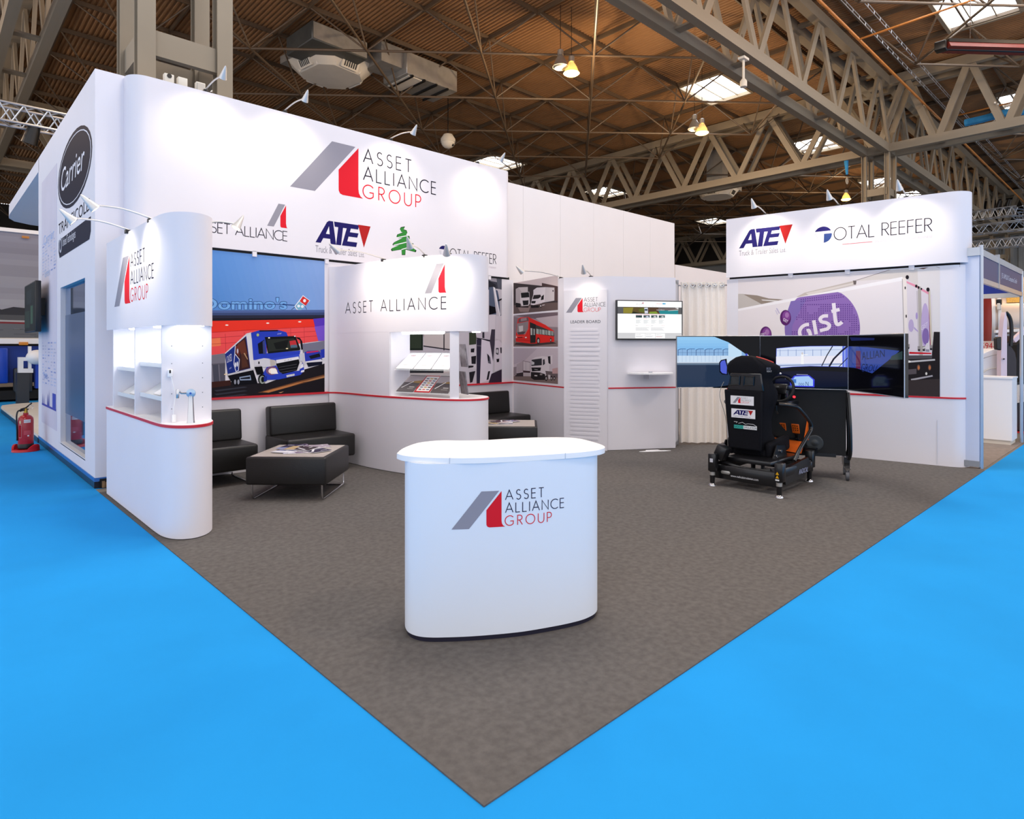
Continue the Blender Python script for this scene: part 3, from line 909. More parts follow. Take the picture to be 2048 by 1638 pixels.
# --- printed photograph: blue delivery truck in front of a red lit store
FP = Frame((0, 6.02, 0), (1, 0, 0))
a = Art(FP, rough=.35).clip(.46, .905, 2.478, 2.60)
k5, k8 = zk(410, 490, 5.12), zk(410, 640, 8.192)
sky0, sky1 = (86, 142, 214), (152, 178, 226)
for i in range(26):
    t = i / 25; c = tuple(int(sky0[j] * (1 - t) + sky1[j] * t) for j in range(3))
    x = -300 + (i and 100 + i * 66); a.P([(x, 0), (1500, 0), (1500, 680), (x + 180, 680)], c, k5)
lt = (122, 178, 236); ol = (40, 70, 130)
def wordbox(s, x0, x1, y0, y1):
    a.textP(s, [(x0 - 5, y1 + 3), (x1 + 5, y1 + 1), (x1 + 5, y0 - 6), (x0 - 5, y0 - 4)], ol, k5, .045)
    a.textP(s, [(x0, y1), (x1, y1 - 2), (x1, y0), (x0, y0)], lt, k5, .02)
wordbox('Domino\'s', -40, 838, 540, 662)
a.P([(790, 606), (920, 612), (918, 620), (790, 616)], ol, k5); a.P([(150, 600), (820, 606), (820, 612), (150, 606)], ol, k5)
a.L([(885, 662), (945, 615)], .006, (40, 44, 70), k5); a.L([(1040, 662), (1010, 600)], .006, (40, 44, 70), k5)
a.P([(1002, 514), (1076, 570), (985, 664), (940, 664), (915, 628)], (238, 240, 246), k5)
a.P([(1002, 524), (1068, 570), (1030, 622), (968, 575)], (216, 52, 50), k5); a.P([(965, 578), (1026, 625), (990, 662), (950, 662), (925, 628)], (118, 178, 206), k5)
a.E(1019, 570, 15, 17, (250, 250, 250), k5); a.E(958, 625, 15, 15, (240, 246, 250), k5); a.E(996, 630, 15, 15, (240, 246, 250), k5)
for (y0, y1, c) in ((664, 700, (82, 104, 158)), (690, 726, (62, 78, 120)), (716, 756, (44, 46, 64)), (745, 790, (34, 32, 40))):
    a.P([(-200, y0 + 6), (1400, y0), (1400, y1 - 6), (-200, y1 + 8)], c, k5)
a.P([(-400, 24), (1780, -14), (1990, -40), (1990, 340), (1850, 345), (-400, 640)], (238, 58, 44), k8)
a.P([(-400, 240), (1800, 108), (1860, 345), (-400, 640)], (240, 82, 84), k8)
a.P([(-100, 330), (250, 290), (260, 420), (-100, 460)], (244, 126, 84), k8)
for y in (210, 300, 400): a.L([(-300, y + 20), (640, y - 40), (1830, y - 100 - (y - 210) * .2)], .004, (180, 40, 50), k8)
for x in (330, 640, 1000, 1400, 1620): a.L([(x, 250 - x * .08), (x + 12, 520)], .004, (190, 50, 60), k8)
a.P([(1770, -20), (2000, -40), (2000, 335), (1855, 345)], (92, 62, 188), k8); a.P([(1790, 110), (2000, 80), (2000, 335), (1855, 345)], (122, 88, 206), k8)
for x, y in ((356, 84), (1026, 52), (1550, 30)): a.E(x, y, 26, 11, (255, 236, 226), k8)
a.P([(-400, 640), (330, 548), (330, 1020), (-400, 1130)], (122, 120, 132), k8)
a.P([(-400, 760), (330, 700), (330, 720), (-400, 790)], (96, 94, 106), k8); a.P([(120, 735), (215, 725), (235, 1020), (140, 1035)], (76, 78, 92), k8); a.P([(230, 725), (330, 715), (330, 1010), (250, 1020)], (84, 84, 98), k8)
a.P([(1590, 395), (2000, 335), (2000, 640), (1620, 700)], (122, 122, 142), k8)
a.P([(-400, 1100), (330, 1010), (1000, 1040), (1560, 830), (2000, 700), (2000, 1500), (-400, 1500)], (34, 31, 36), k8)
a.P([(-400, 1060), (420, 985), (420, 1070), (-400, 1180)], (62, 36, 32), k8)
for y in (1090, 1150, 1210, 1260): a.P([(150, y + 60), (640, y), (700, y + 12), (190, y + 82)], (56, 58, 68), k8)
a.P([(860, 1190), (1500, 1010), (2000, 880), (2000, 930), (1520, 1060), (1000, 1190)], (112, 72, 48), k8); a.P([(940, 1180), (1500, 1030), (1700, 985), (1400, 1090), (1040, 1190)], (190, 124, 74), k8)
a.P([(1580, 1020), (1800, 955), (2000, 905), (1980, 940), (1700, 1005)], (180, 128, 84), k8); a.P([(1200, 1190), (1290, 1170), (1240, 1195)], (214, 170, 120), k8)
# further trucks
a.P([(1625, 530), (1680, 505), (1850, 498), (1895, 540), (1900, 660), (1640, 690)], (48, 62, 176), k8); a.P([(1660, 520), (1850, 500), (1860, 520), (1660, 545)], (202, 50, 92), k8); a.P([(1700, 590), (1870, 545), (1890, 600), (1730, 640)], (26, 30, 40), k8)
a.P([(1640, 680), (1900, 640), (1915, 680), (1790, 710), (1650, 700)], (226, 226, 236), k8); a.P([(1660, 700), (1920, 680), (1915, 730), (1690, 770)], (24, 26, 44), k8)
a.P([(1890, 490), (2000, 460), (2000, 620), (1905, 630)], (44, 60, 180), k8); a.P([(1915, 625), (2000, 605), (2000, 640), (1920, 655)], (222, 224, 234), k8)
a.P([(1540, 560), (1625, 535), (1645, 725), (1610, 740)], (206, 204, 214), k8)
# trailer body of the near truck
a.P([(325, 545), (690, 235), (745, 790), (370, 885)], (34, 52, 132), k8)
a.P([(670, 235), (760, 205), (815, 805), (745, 815)], (222, 222, 226), k8); a.P([(320, 545), (680, 220), (760, 200), (755, 215), (690, 245), (330, 555)], (214, 212, 220), k8)
a.P([(500, 410), (660, 280), (735, 785), (560, 830), (550, 640), (490, 545)], (58, 36, 38), k8); a.P([(530, 400), (640, 320), (690, 560), (600, 600)], (106, 56, 42), k8); a.P([(590, 560), (640, 540), (705, 760), (600, 790)], (84, 50, 40), k8); a.P([(630, 545), (650, 540), (700, 640), (690, 650)], (190, 150, 110), k8)
a.L([(495, 415), (485, 550), (560, 645), (545, 825), (505, 845), (470, 720), (485, 560)], .008, (212, 214, 230), k8)
a.P([(500, 440), (550, 400), (560, 600), (500, 540)], (116, 52, 46), k8); a.E(531, 510, 13, 40, (200, 196, 208), k8)
a.E(496, 735, 13, 42, (232, 234, 244), k8); a.E(527, 722, 12, 42, (232, 234, 244), k8)
a.textP('LOADED', [(360, 705), (440, 668), (432, 545), (348, 600)], (206, 210, 230), k8)
a.P([(395, 790), (430, 765), (430, 790), (395, 812)], (120, 130, 180), k8)
a.P([(370, 885), (800, 790), (800, 815), (370, 912)], (206, 206, 212), k8); a.P([(310, 885), (360, 875), (360, 890), (310, 900)], (250, 226, 180), k8)
a.P([(370, 912), (790, 820), (860, 1040), (480, 1075), (410, 980)], (20, 20, 26), k8)
for x in (490, 545): a.E(x, 1015, 17, 40, (150, 154, 168), k8)
a.P([(560, 935), (740, 905), (755, 985), (570, 990)], (148, 166, 196), k8); a.P([(575, 950), (735, 925), (735, 965), (580, 970)], (28, 30, 40), k8)
# cab
a.P([(750, 210), (880, 170), (1200, 165), (1330, 200), (1355, 265), (990, 280), (985, 300), (760, 300)], (44, 66, 186), k8); a.P([(890, 168), (1190, 162), (1195, 184), (890, 190)], (24, 26, 40), k8)
a.P([(762, 290), (990, 280), (1010, 545), (1560, 500), (1540, 620), (1130, 640), (790, 655)], (46, 68, 192), k8)
a.P([(975, 280), (1480, 262), (1560, 470), (1550, 495), (1030, 550)], (24, 26, 28), k8); a.P([(1010, 320), (1450, 300), (1520, 460), (1040, 520)], (44, 48, 44), k8); a.P([(1120, 380), (1370, 320), (1330, 470), (1160, 480)], (26, 28, 28), k8)
a.P([(1380, 345), (1480, 330), (1510, 430), (1400, 450)], (196, 54, 60), k8); a.P([(1400, 410), (1500, 405), (1510, 450), (1400, 455)], (84, 112, 132), k8)
a.E(1340, 468, 20, 9, (255, 236, 190), k8); a.E(1046, 293, 16, 11, (255, 246, 226), k8); a.E(1468, 266, 12, 10, (240, 236, 236), k8)
a.P([(860, 390), (970, 320), (975, 550), (880, 555)], (22, 24, 34), k8); a.P([(940, 350), (975, 330), (990, 560), (950, 560)], (60, 70, 130), k8)
a.P([(1490, 280), (1550, 290), (1590, 350), (1600, 480), (1575, 490), (1555, 330), (1500, 300)], (20, 20, 28), k8)
a.E(862, 245, 22, 24, (180, 196, 120), k8); a.textP('DAF', [(1180, 240), (1250, 232), (1250, 210), (1190, 216)], (200, 206, 226), k8)
a.P([(800, 660), (960, 625), (1135, 640), (1160, 750), (940, 775), (900, 740), (805, 760)], (214, 214, 222), k8); a.P([(1060, 650), (1135, 640), (1155, 750), (1070, 755)], (190, 184, 176), k8); a.P([(870, 680), (890, 680), (892, 720), (868, 720)], (20, 20, 26), k8)
a.P([(1030, 640), (1540, 560), (1540, 620), (1160, 660)], (56, 80, 206), k8)
a.P([(1010, 770), (1160, 745), (1240, 870), (1540, 830), (1600, 690), (1625, 830), (1560, 900), (1200, 975), (950, 985), (930, 900)], (46, 68, 190), k8)
a.P([(1160, 715), (1530, 640), (1545, 700), (1500, 830), (1270, 885), (1210, 840)], (20, 20, 24), k8)
for y in (745, 790, 835): a.L([(1210, y + 30), (1500, y - 20)], .005, (84, 84, 90), k8)
a.P([(1160, 655), (1530, 598), (1535, 642), (1170, 712)], (232, 232, 238), k8); a.textP('D A F', [(1295, 676), (1415, 656), (1415, 638), (1295, 656)], (150, 150, 160), k8)
a.P([(1540, 565), (1600, 545), (1605, 660), (1550, 680)], (206, 208, 218), k8); a.P([(1570, 740), (1600, 715), (1610, 770), (1555, 800)], (240, 242, 250), k8); a.P([(1570, 830), (1625, 815), (1620, 850), (1565, 860)], (240, 240, 250), k8)
a.E(1090, 830, 95, 72, (120, 84, 120), k8); a.E(1105, 835, 70, 48, (255, 232, 210), k8); a.P([(1060, 800), (1150, 790), (1195, 880), (1080, 885)], (255, 250, 242), k8)
a.P([(805, 770), (930, 760), (960, 880), (850, 900)], (16, 16, 20), k8); a.E(930, 970, 62, 85, (18, 18, 22), k8); a.E(935, 980, 48, 66, (150, 160, 150), k8); a.E(945, 975, 30, 46, (22, 24, 24), k8); a.P([(960, 930), (1010, 920), (1010, 1000), (960, 1010)], (36, 52, 150), k8)
a.P([(1330, 905), (1460, 880), (1465, 908), (1335, 938)], (240, 240, 236), k8); a.textP('PN63 FFM', [(1340, 930), (1455, 903), (1455, 888), (1340, 913)], (40, 40, 50), k8)
a.build('truck_print', bw, 'printed photo of a blue delivery truck before a red lit store')

# --- printed photograph: row of white lorries, black and white
a = Art(FP, rough=.35).clip(3.62, .905, 5.60, 2.60)
k = zk(770, 540, 6.067)
a.rect(3.5, .9, 5.7, 2.62, (196, 190, 200))
a.P([(280, 700), (460, 700), (460, 975), (280, 975)], (34, 42, 36), k); a.P([(300, 740), (440, 730), (440, 950), (310, 950)], (52, 62, 50), k); a.P([(455, 735), (520, 735), (515, 890), (480, 880)], (40, 40, 40), k)
a.P([(470, 750), (900, 700), (900, 985), (470, 920)], (200, 190, 190), k); a.P([(710, 735), (722, 735), (722, 975), (708, 975)], (40, 38, 44), k); a.P([(465, 915), (900, 975), (900, 990), (465, 930)], (52, 48, 56), k)
a.P([(280, 1190), (900, 1190), (900, 1260), (280, 1250)], (52, 52, 58), k); a.P([(710, 1190), (850, 1190), (850, 1260), (710, 1260)], (200, 190, 190), k)
a.P([(270, 1250), (900, 1250), (900, 1560), (270, 1560)], (186, 180, 182), k)
for (x0, sc) in ((1010, 1.0), (1262, .72)):
    X = lambda v: x0 + v * sc
    a.P([(X(0), 60), (X(260), 60), (X(260), 240), (X(0), 215)], (60, 60, 72), k)
a.P([(1262, 80), (1425, 80), (1425, 160), (1262, 130)], (150, 146, 156), k); a.P([(1262, 130), (1345, 180), (1345, 240), (1262, 215)], (42, 42, 50), k); a.P([(1350, 90), (1425, 100), (1425, 240), (1370, 230)], (84, 86, 98), k)
a.P([(1262, 210), (1310, 205), (1350, 540), (1262, 540)], (86, 96, 118), k); a.P([(1310, 205), (1335, 215), (1420, 560), (1385, 560)], (222, 220, 228), k); a.P([(1340, 240), (1365, 250), (1425, 540), (1400, 560)], (74, 86, 112), k)
a.P([(1262, 430), (1335, 450), (1350, 520), (1262, 545)], (24, 24, 30), k); a.P([(1262, 545), (1340, 540), (1335, 840), (1262, 850)], (214, 208, 218), k)
a.P([(1345, 560), (1425, 560), (1425, 860), (1340, 830)], (208, 202, 212), k); a.P([(1385, 350), (1425, 350), (1425, 560), (1395, 540)], (180, 176, 186), k); a.P([(1360, 370), (1420, 340), (1420, 360), (1380, 380)], (30, 30, 36), k)
a.P([(1020, 755), (1110, 755), (1105, 900), (1020, 910)], (58, 66, 52), k)
a.P([(1100, 755), (1270, 755), (1290, 860), (1110, 830)], (196, 188, 200), k); a.P([(1110, 820), (1280, 850), (1280, 870), (1110, 836)], (40, 38, 48), k); a.P([(1180, 755), (1205, 755), (1205, 830), (1180, 825)], (52, 50, 60), k)
a.P([(1290, 720), (1335, 720), (1330, 900), (1310, 1110), (1285, 1050), (1270, 870)], (66, 60, 74), k)
a.P([(1020, 910), (1105, 905), (1110, 1200), (1020, 1200)], (206, 200, 208), k); a.P([(1040, 955), (1085, 950), (1080, 1000), (1040, 1000)], (36, 34, 40), k); a.P([(1045, 1050), (1105, 1040), (1100, 1140), (1050, 1140)], (36, 34, 40), k); a.P([(1010, 1160), (1075, 1160), (1070, 1180), (1010, 1190)], (36, 34, 40), k); a.P([(1020, 1240), (1095, 1225), (1060, 1360), (1030, 1370)], (40, 38, 44), k)
a.P([(1110, 840), (1170, 840), (1150, 1400), (1110, 1400)], (52, 48, 66), k); a.P([(1115, 910), (1180, 915), (1180, 930), (1115, 925)], (90, 86, 100), k)
a.P([(1170, 840), (1270, 870), (1310, 1110), (1300, 1330), (1150, 1370)], (216, 208, 222), k); a.P([(1235, 1010), (1275, 1060), (1285, 1140), (1250, 1130)], (96, 94, 108), k); a.P([(1245, 1020), (1262, 1040), (1262, 1110), (1248, 1100)], (30, 30, 36), k); a.P([(1250, 1230), (1275, 1225), (1255, 1330), (1230, 1335)], (40, 36, 44), k)
a.P([(1335, 860), (1380, 850), (1420, 900), (1420, 1200), (1330, 1230)], (214, 206, 218), k); a.P([(1345, 945), (1378, 945), (1375, 1030), (1345, 1020)], (70, 66, 78), k); a.E(1360, 985, 10, 26, (214, 214, 220), k); a.P([(1350, 1080), (1385, 1075), (1382, 1115), (1355, 1120)], (30, 28, 34), k); a.P([(1395, 940), (1425, 940), (1425, 1010), (1400, 1010)], (60, 56, 68), k)
a.P([(1290, 1260), (1425, 1200), (1425, 1380), (1250, 1385)], (56, 46, 62), k)
a.build('lorry_row_print', bw, 'black and white printed photo of white lorries in a row')

# row of white boxes and wiring behind the top of the wall
for (px, nm, lab) in ((337, 'transformer_box', 'white transformer box with a round socket on top of the tall wall, leftmost of three'), (364, 'transformer_box', 'plain white transformer box on top of the tall wall, middle of three'), (400, 'transformer_box', 'white transformer box with a grille on top of the tall wall, rightmost of three')):
    q = on_y(px, 168, 6.2); t = thing(nm, (q.x, 6.2, 4.39), lab, 'box', group='lamp transformers on the wall top')
    MB().rbox((q.x, 6.2, 4.47), (.10, .07, .15), .008).build('case', M_offw, t)
    MB().bb(q.x - .09, q.x + .09, 6.24, 6.3, 4.385, 4.42).build('mounting_bar', M_black, t)
    if px == 337: MB().cyl((q.x, 6.16, 4.52), (q.x, 6.17, 4.52), .025, n=12).build('socket', M_black, t)
    elif px == 400: MB().bb(q.x - .04, q.x + .04, 6.155, 6.17, 4.45, 4.53).build('grille', M_galv, t)

# ================================================================== spot lamps on curved arms
def spot(base, head, aim, label, energy=30, size=55, group='silver arm spotlights'):
    base, head, aim = Vector(base), Vector(head), Vector(aim)
    base = base + Vector((base.x - CAM.x, base.y - CAM.y, 0)).normalized() * .02
    t = thing('arm_spotlight', base, label, 'spotlight', group=group)
    mid = (base + head) / 2 + Vector((0, 0, .035))
    MB().tube(smooth_line3([base, base + Vector((0, 0, .02)), mid, head]), .008, 8).build('arm', M_silver, t)
    MB().rbox(base + Vector((0, 0, .0)), (.05, .05, .035), .006).build('clamp', M_black, t)
    d = (aim - head).normalized(); z = d
    x = z.cross(Vector((0, 0, 1)));  x = x.normalized() if x.length > .01 else Vector((1, 0, 0)); y = z.cross(x)
    T = Matrix((x, y, z)).transposed().to_4x4()
    MB().lathe([(.005, -.10), (.013, -.08), (.028, -.015), (.042, .04), (.038, .04), (.024, -.01), (.0001, -.015)], head, 16, T).build('lamp_head', M_silver, t)
    MB().lathe([(.0001, .0), (.026, .0), (.036, .03), (.0001, .034)], head, 14, T).build('bulb', M_lampw, t)
    dl = bpy.data.lights.new('arm_spot', 'SPOT'); dl.energy = energy; dl.color = (1, .88, .7); dl.spot_size = R(min(150, size * 1.5)); dl.spot_blend = 1.0; dl.shadow_soft_size = .04
    o = bpy.data.objects.new('arm_spot', dl); o.location = head + d * .06; o.rotation_euler = d.to_track_quat('-Z', 'Y').to_euler(); COL.objects.link(o)
    return t
def smooth_line3(pts, k=6):
    P = [Vector(p) for p in pts]; out = []
    for i in range(len(P) - 1):
        p0 = P[max(0, i - 1)]; p1 = P[i]; p2 = P[i + 1]; p3 = P[min(len(P) - 1, i + 2)]
        for j in range(k):
            u = j / k
            out.append(0.5 * ((2 * p1) + (p2 - p0) * u + (2 * p0 - 5 * p1 + 4 * p2 - p3) * u * u + (3 * p1 - p0 - 3 * p2 + p3) * u ** 3))
    return out + [P[-1]]
for (px, py, nm) in ((447, 150, 'first arm spotlight on top of the tall wall, in front of the near column'), (611, 196, 'second arm spotlight from the left on top of the tall wall'), (828, 263, 'third arm spotlight from the left on top of the tall wall'), (1004, 317, 'fourth arm spotlight on top of the tall wall, near its right end')):
    h = on_y(px, py, 5.45); spot((h.x, 6.03, 4.41), h, (h.x, 6.0, 3.75), nm, 19, 75, 'spotlights on the tall wall')

# ================================================================== left display booth
LB = smooth_line([(.035, 5.85), (.035, 5.2), (.035, 4.5), (.035, 4.05), (.05, 3.86), (.10, 3.735), (.19, 3.672), (.285, 3.69), (.36, 3.765), (.41, 3.88), (.425, 4.05), (.425, 4.6), (.425, 5.85)], 5)
lb = thing('display_booth', (.23, 4.8, 0), 'white rounded display booth at the left edge of the carpet with lit niches', 'display booth')
MB().prism(offset_ring := LB, .012, .868).build('cabinet', M_white, lb)
MB().prism([((x - .23) * .98 + .23, (y - 4.8) * .995 + 4.8) for x, y in LB], 0.004, .02).build('plinth', M_black, lb)
rim = [((x - .23) * 1.03 + .23, (y - 4.76) * 1.008 + 4.76) for x, y in LB]
MB().prism(rim, .866, .888).build('red_trim', M_red, lb)
MB().prism([((x - .23) * 1.01 + .23, (y - 4.76) * 1.004 + 4.76) for x, y in LB], .888, .893).build('counter_top', M_gloss, lb)
MB().strip(LB, 1.66, 2.535, 0.02).build('header_panel', M_white, lb)
b = MB(); b.prism([((x - .23) * .94 + .23, (y - 4.8) * .985 + 4.8) for x, y in LB], 1.668, 1.68); b.prism([((x - .23) * .93 + .23, (y - 4.8) * .99 + 4.8) for x, y in LB], 2.5, 2.512); b.build('header_board', M_white, lb)
MB().bb(.05, .42, 3.925, 3.945, .893, 1.668).build('end_panel', M_white, lb)
b = MB()
for zz in (1.0, 1.12, 1.24, 1.36, 1.5):
    for xx in (.12, .35): b.cyl((xx, 3.9235, zz), (xx, 3.926, zz), .004, n=8)
b.build('shelf_pin_holes', mat('grey_hole', (120, 122, 130), .6, noise=(9, .1)), lb)
MB().bb(.05, .42, 4.765, 4.79, .893, 1.668).build('divider', M_white, lb)
MB().bb(.05, .42, 5.62, 5.645, .893, 1.668).build('divider', M_white, lb)
MB().bb(.40, .42, 3.945, 5.645, .893, 1.668).build('back_board', M_white, lb)
for (y0, y1, zz) in ((3.96, 4.76, 1.06), (3.96, 4.76, 1.33), (4.80, 5.61, 1.02), (4.80, 5.61, 1.27)):
    b = MB(); b.extr([(.09, y0, zz), (.10, y0, zz - .004), (.385, y0, zz + .19), (.38, y0, zz + .196)], (0, y1 - y0, 0)); b.bb(.085, .095, y0, y1, zz - .005, zz + .03)
    b.build('sloping_shelf', M_frost, lb)
for (cx, cy, rx, ry) in ((.23, 3.82, .10, .07), (.22, 4.35, .12, .2), (.22, 5.2, .12, .2)):
    b = MB(); b.lathe([(.0001, 1.664), (1, 1.664), (.96, 1.656), (.0001, 1.655)], (cx, cy, 0), 24, Matrix.Diagonal((rx, ry, 1, 1))); b.build('downlight', M_strip, lb)
CL = Curve(LB)
a = Art(CL, step=.08)
u0, v0 = CL.px(229, 612); u1, v1 = CL.px(306, 530)
group_logo(a, u0, v0 - .01, .44, u1 - u0 + .02)
a.build('group_sign', lb, 'grey and red mark with light capitals, seen at a slant')
for (hp, bp_, nm) in (((183, 410), (302, 441), 'upper of two arm spotlights reaching left from the left booth'), ((140, 436), (256, 463), 'lower of two arm spotlights reaching left from the left booth')):
    bq = on_z(*bp_, 2.535)
    best = min(((abs((lambda p: p.x)(on_y(hp[0], hp[1], bq.y))), 0),))
    h = on_y(hp[0], hp[1], bq.y)
    h.x = max(h.x, -.62)
    spot(bq, h, (.03, bq.y - .05, 2.2), nm, 16, 62, 'spotlights on the left booth')
h = on_y(476, 449, 4.25)
spot((.42, 4.25, 2.535), h, (.42, 4.25, 2.0), 'arm spotlight reaching right from the left booth in front of the small line sign', 5, 60, 'spotlights on the left booth')

# brochures lying on the sloping shelves of the left booth
def slope_brochure(y, zz, c, label, grp):
    b = MB(); T = Matrix.Rotation(-math.atan2(.194, .285), 4, 'Y')
    o = tag(b.rbox((.24, y, zz + .112), (.29, .2, .006), .001, 1, M=T).build('brochure', mat('paper_%s' % c, {'white': (236, 236, 238), 'grey': (120, 116, 118), 'red': (200, 52, 56)}[c], .35, noise=(9, .12))), label, 'brochure', grp)
    return o
slope_brochure(4.12, 1.06, 'white', 'white brochure on the lower sloping shelf of the nearer lit niche, right one', 'brochures in the left booth')
slope_brochure(4.36, 1.06, 'white', 'white brochure on the lower sloping shelf of the nearer lit niche, left one', 'brochures in the left booth')
slope_brochure(4.10, 1.33, 'grey', 'grey brochure on the upper sloping shelf of the nearer lit niche', 'brochures in the left booth')
slope_brochure(4.95, 1.02, 'grey', 'dark grey brochure on the lower sloping shelf of the farther lit niche', 'brochures in the left booth')
slope_brochure(5.2, 1.02, 'white', 'white brochure on the lower sloping shelf of the farther lit niche', 'brochures in the left booth')
# tapered silver demo stand with a round head and clip, charging lead behind
q = Vector((.22, 3.78, .893))
t = thing('tablet_stand', q, 'tapered chrome stand with a round head on the end of the left booth counter', 'stand')
MB().lathe([(.030, 0), (.030, .004), (.026, .02), (.018, .2), (.018, .215)], q, 20).build('post', M_chrome, t)
T = Matrix.Rotation(R(90), 4, 'X'); T = Matrix.Rotation(R(-30), 4, 'Z') @ T
MB().lathe([(.0001, -.012), (.026, -.012), (.034, -.006), (.034, .008), (.02, .014), (.0001, .014)], q + Vector((0, 0, .235)), 24, T).build('round_head', mat('pale_blue_metal', (176, 200, 222), .3, .6, noise=(6, .05)), t)
MB().lathe([(.0001, .014), (.008, .014), (.008, .018), (.0001, .018)], q + Vector((0, 0, .235)), 12, T).build('sensor_button', mat('blue_button', (40, 90, 190), .4, noise=(5, .05)), t)
MB().tube([q + Vector((-.03, .01, .235)), q + Vector((-.06, .03, .235)), q + Vector((-.075, .04, .25))], .008, 8).build('clip_arm', M_chrome, t)
MB().rbox(q + Vector((-.085, .045, .23)), (.02, .03, .07), .006).build('clip', M_chrome, t)
t = thing('charging_lead', (.13, 3.9, .893), 'thin white lead with a plug rising behind the chrome stand', 'cable')
MB().tube(smooth_line3([(.13, 3.905, .9), (.128, 3.9, 1.0), (.14, 3.905, 1.1), (.12, 3.905, 1.22), (.105, 3.905, 1.27)]), .003, 6).build('lead', M_gloss, t)
MB().rbox((.105, 3.91, 1.285), (.035, .02, .06), .006).build('plug', M_gloss, t)
MB().bb(.096, .108, 3.898, 3.901, 1.285, 1.31).build('pin', M_black, t)
MB().rbox((.13, 3.90, .925), (.03, .02, .06), .006).build('socket', M_gloss, t)

# ================================================================== middle display booth
MBP = [(2.53, 5.99), (2.60, 5.90), (2.645, 5.65), (2.665, 5.25), (2.72, 4.85), (2.80, 4.52), (2.89, 4.22), (2.985, 4.015), (3.08, 3.90), (3.19, 3.845), (3.31, 3.84), (3.42, 3.885), (3.51, 3.98), (3.56, 4.14), (3.585, 4.6), (3.585, 5.3), (3.585, 5.99)]
ML = smooth_line(MBP, 4)
mb = thing('display_booth', (3.1, 4.9, 0), 'white curved display booth in the middle, with brochure shelves under its rounded header', 'display booth')
cx, cy = 3.12, 4.9
MB().prism(ML, .012, .884).build('cabinet', M_white, mb)
MB().prism([((x - cx) * .985 + cx, (y - cy) * .995 + cy) for x, y in ML], .004, .02).build('plinth', M_black, mb)
MB().prism([((x - cx) * 1.016 + cx, (y - cy) * 1.006 + cy) for x, y in ML], .883, .904).build('red_trim', M_red, mb)
MB().prism(ML, .904, .909).build('counter_top', M_gloss, mb)
MB().strip(ML, 1.665, 2.53, .02).build('header_panel', M_white, mb)
MB().prism([((x - cx) * .95 + cx, (y - cy) * .98 + cy) for x, y in ML], 1.675, 1.69).build('header_board', M_white, mb)
li = max(i for i, p in enumerate(ML) if p[1] > 4.84 and p[0] < 2.9)
MB().strip(ML[:li + 1], .909, 1.667, .02).build('curved_panel', M_white, mb)
ri = min(i for i, p in enumerate(ML) if p[1] > 5.2 and p[0] > 3.4)
MB().bb(2.73, 3.0, 4.84, 4.86, .909, 1.675).build('divider', M_white, mb)
pp = [Vector((2.995, 4.01, 0)), Vector((3.05, 3.945, 0))]
b = MB(); b.extr([(2.985, 4.03, .909), (3.055, 3.955, .909), (3.068, 3.967, .909), (2.998, 4.042, .909)], (0, 0, .766)); b.build('post', M_white, mb)
for (zf, nm) in ((1.215, 'upper'), (.945, 'lower')):
    b = MB()
    b.extr([(2.755, 4.80, zf), (3.0, 4.06, zf), (3.25, 4.2, zf + .2), (3.03, 4.86, zf + .2)], (0, 0, .006)); b.build('sloping_shelf', M_glass, mb)
b = MB(); b.tube([(2.82, 4.72, 1.66), (3.0, 4.16, 1.66)], .022, 8); b.build('tube_light', M_strip, mb)
MB().lathe([(.0001, 1.668), (.05, 1.668), (.045, 1.655), (.0001, 1.654)], (3.33, 3.98, 0), 16).build('downlight', M_strip, mb)
CM = Curve(ML)
a = Art(CM, step=.05)
u0, v0 = CM.px(691, 627); u1, v1 = CM.px(893, 627)
line_logo(a, u0, v0, u1 - u0, .135)
a.build('line_sign', mb, 'light capitals under a grey and red mark')
for (hp, bp_, nm) in (((671, 499), (733, 515.5), 'left arm spotlight on the middle booth'), ((819, 489), (848, 511.5), 'arm spotlight on the middle booth in front of the fir tree sign'), ((893, 503), (906, 511.5), 'right arm spotlight on the middle booth near its rounded end')):
    px0 = hp[0] < 700
    bq = snap(on_z(*bp_, 2.53), ML); r = ray(*hp)
    h = CAM + r * (((bq - CAM).xy.length - .42) / r.xy.length)
    spot(bq, h, bq + Vector((0, 0, -.42)), nm, 30 if px0 else 13, 80, 'spotlights on the middle booth')
# brochures on its two shelves
def shelf_quad(f0, f1, w0, w1, zf):
    A, B_, C_, D = [Vector(p) for p in ((2.755, 4.80, zf), (3.0, 4.06, zf), (3.25, 4.2, zf + .2), (3.03, 4.86, zf + .2))]
    P = lambda s, t: (A * (1 - s) + B_ * s) * (1 - t) + (D * (1 - s) + C_ * s) * t
    return [P(f0, w0), P(f1, w0), P(f1, w1), P(f0, w1)]
def shelf_sheet(f0, f1, zf, col, label, draw=None, w0=.04, w1=.93):
    q = [p + Vector((0, 0, .009)) for p in shelf_quad(f0, f1, w0, w1, zf)]
    t = thing('brochure', (q[0] + q[2]) / 2, label, 'brochure', group='brochures on the middle booth shelves')
    MB().extr(q, (0, 0, .005)).build('cover', mat('paper_%d_%d_%d' % col, col, .3, noise=(8, .04)), t)
    if draw:
        fr = Frame(q[0] + Vector((0, 0, .0055)), q[1] - q[0], (q[3] - q[0]).normalized())
        L_ = (q[1] - q[0]).length; H_ = (q[3] - q[0]).length
        v = (q[3] - q[0]); v = v - fr.u * v.dot(fr.u); fr.v = v.normalized(); fr.n = fr.u.cross(fr.v); fr.n = fr.n if fr.n.z > 0 else -fr.n
        aa = Art(fr, base=.001); draw(aa, L_, v.length, (q[3] - q[0]).dot(fr.u)); aa.build('cover_print', t)
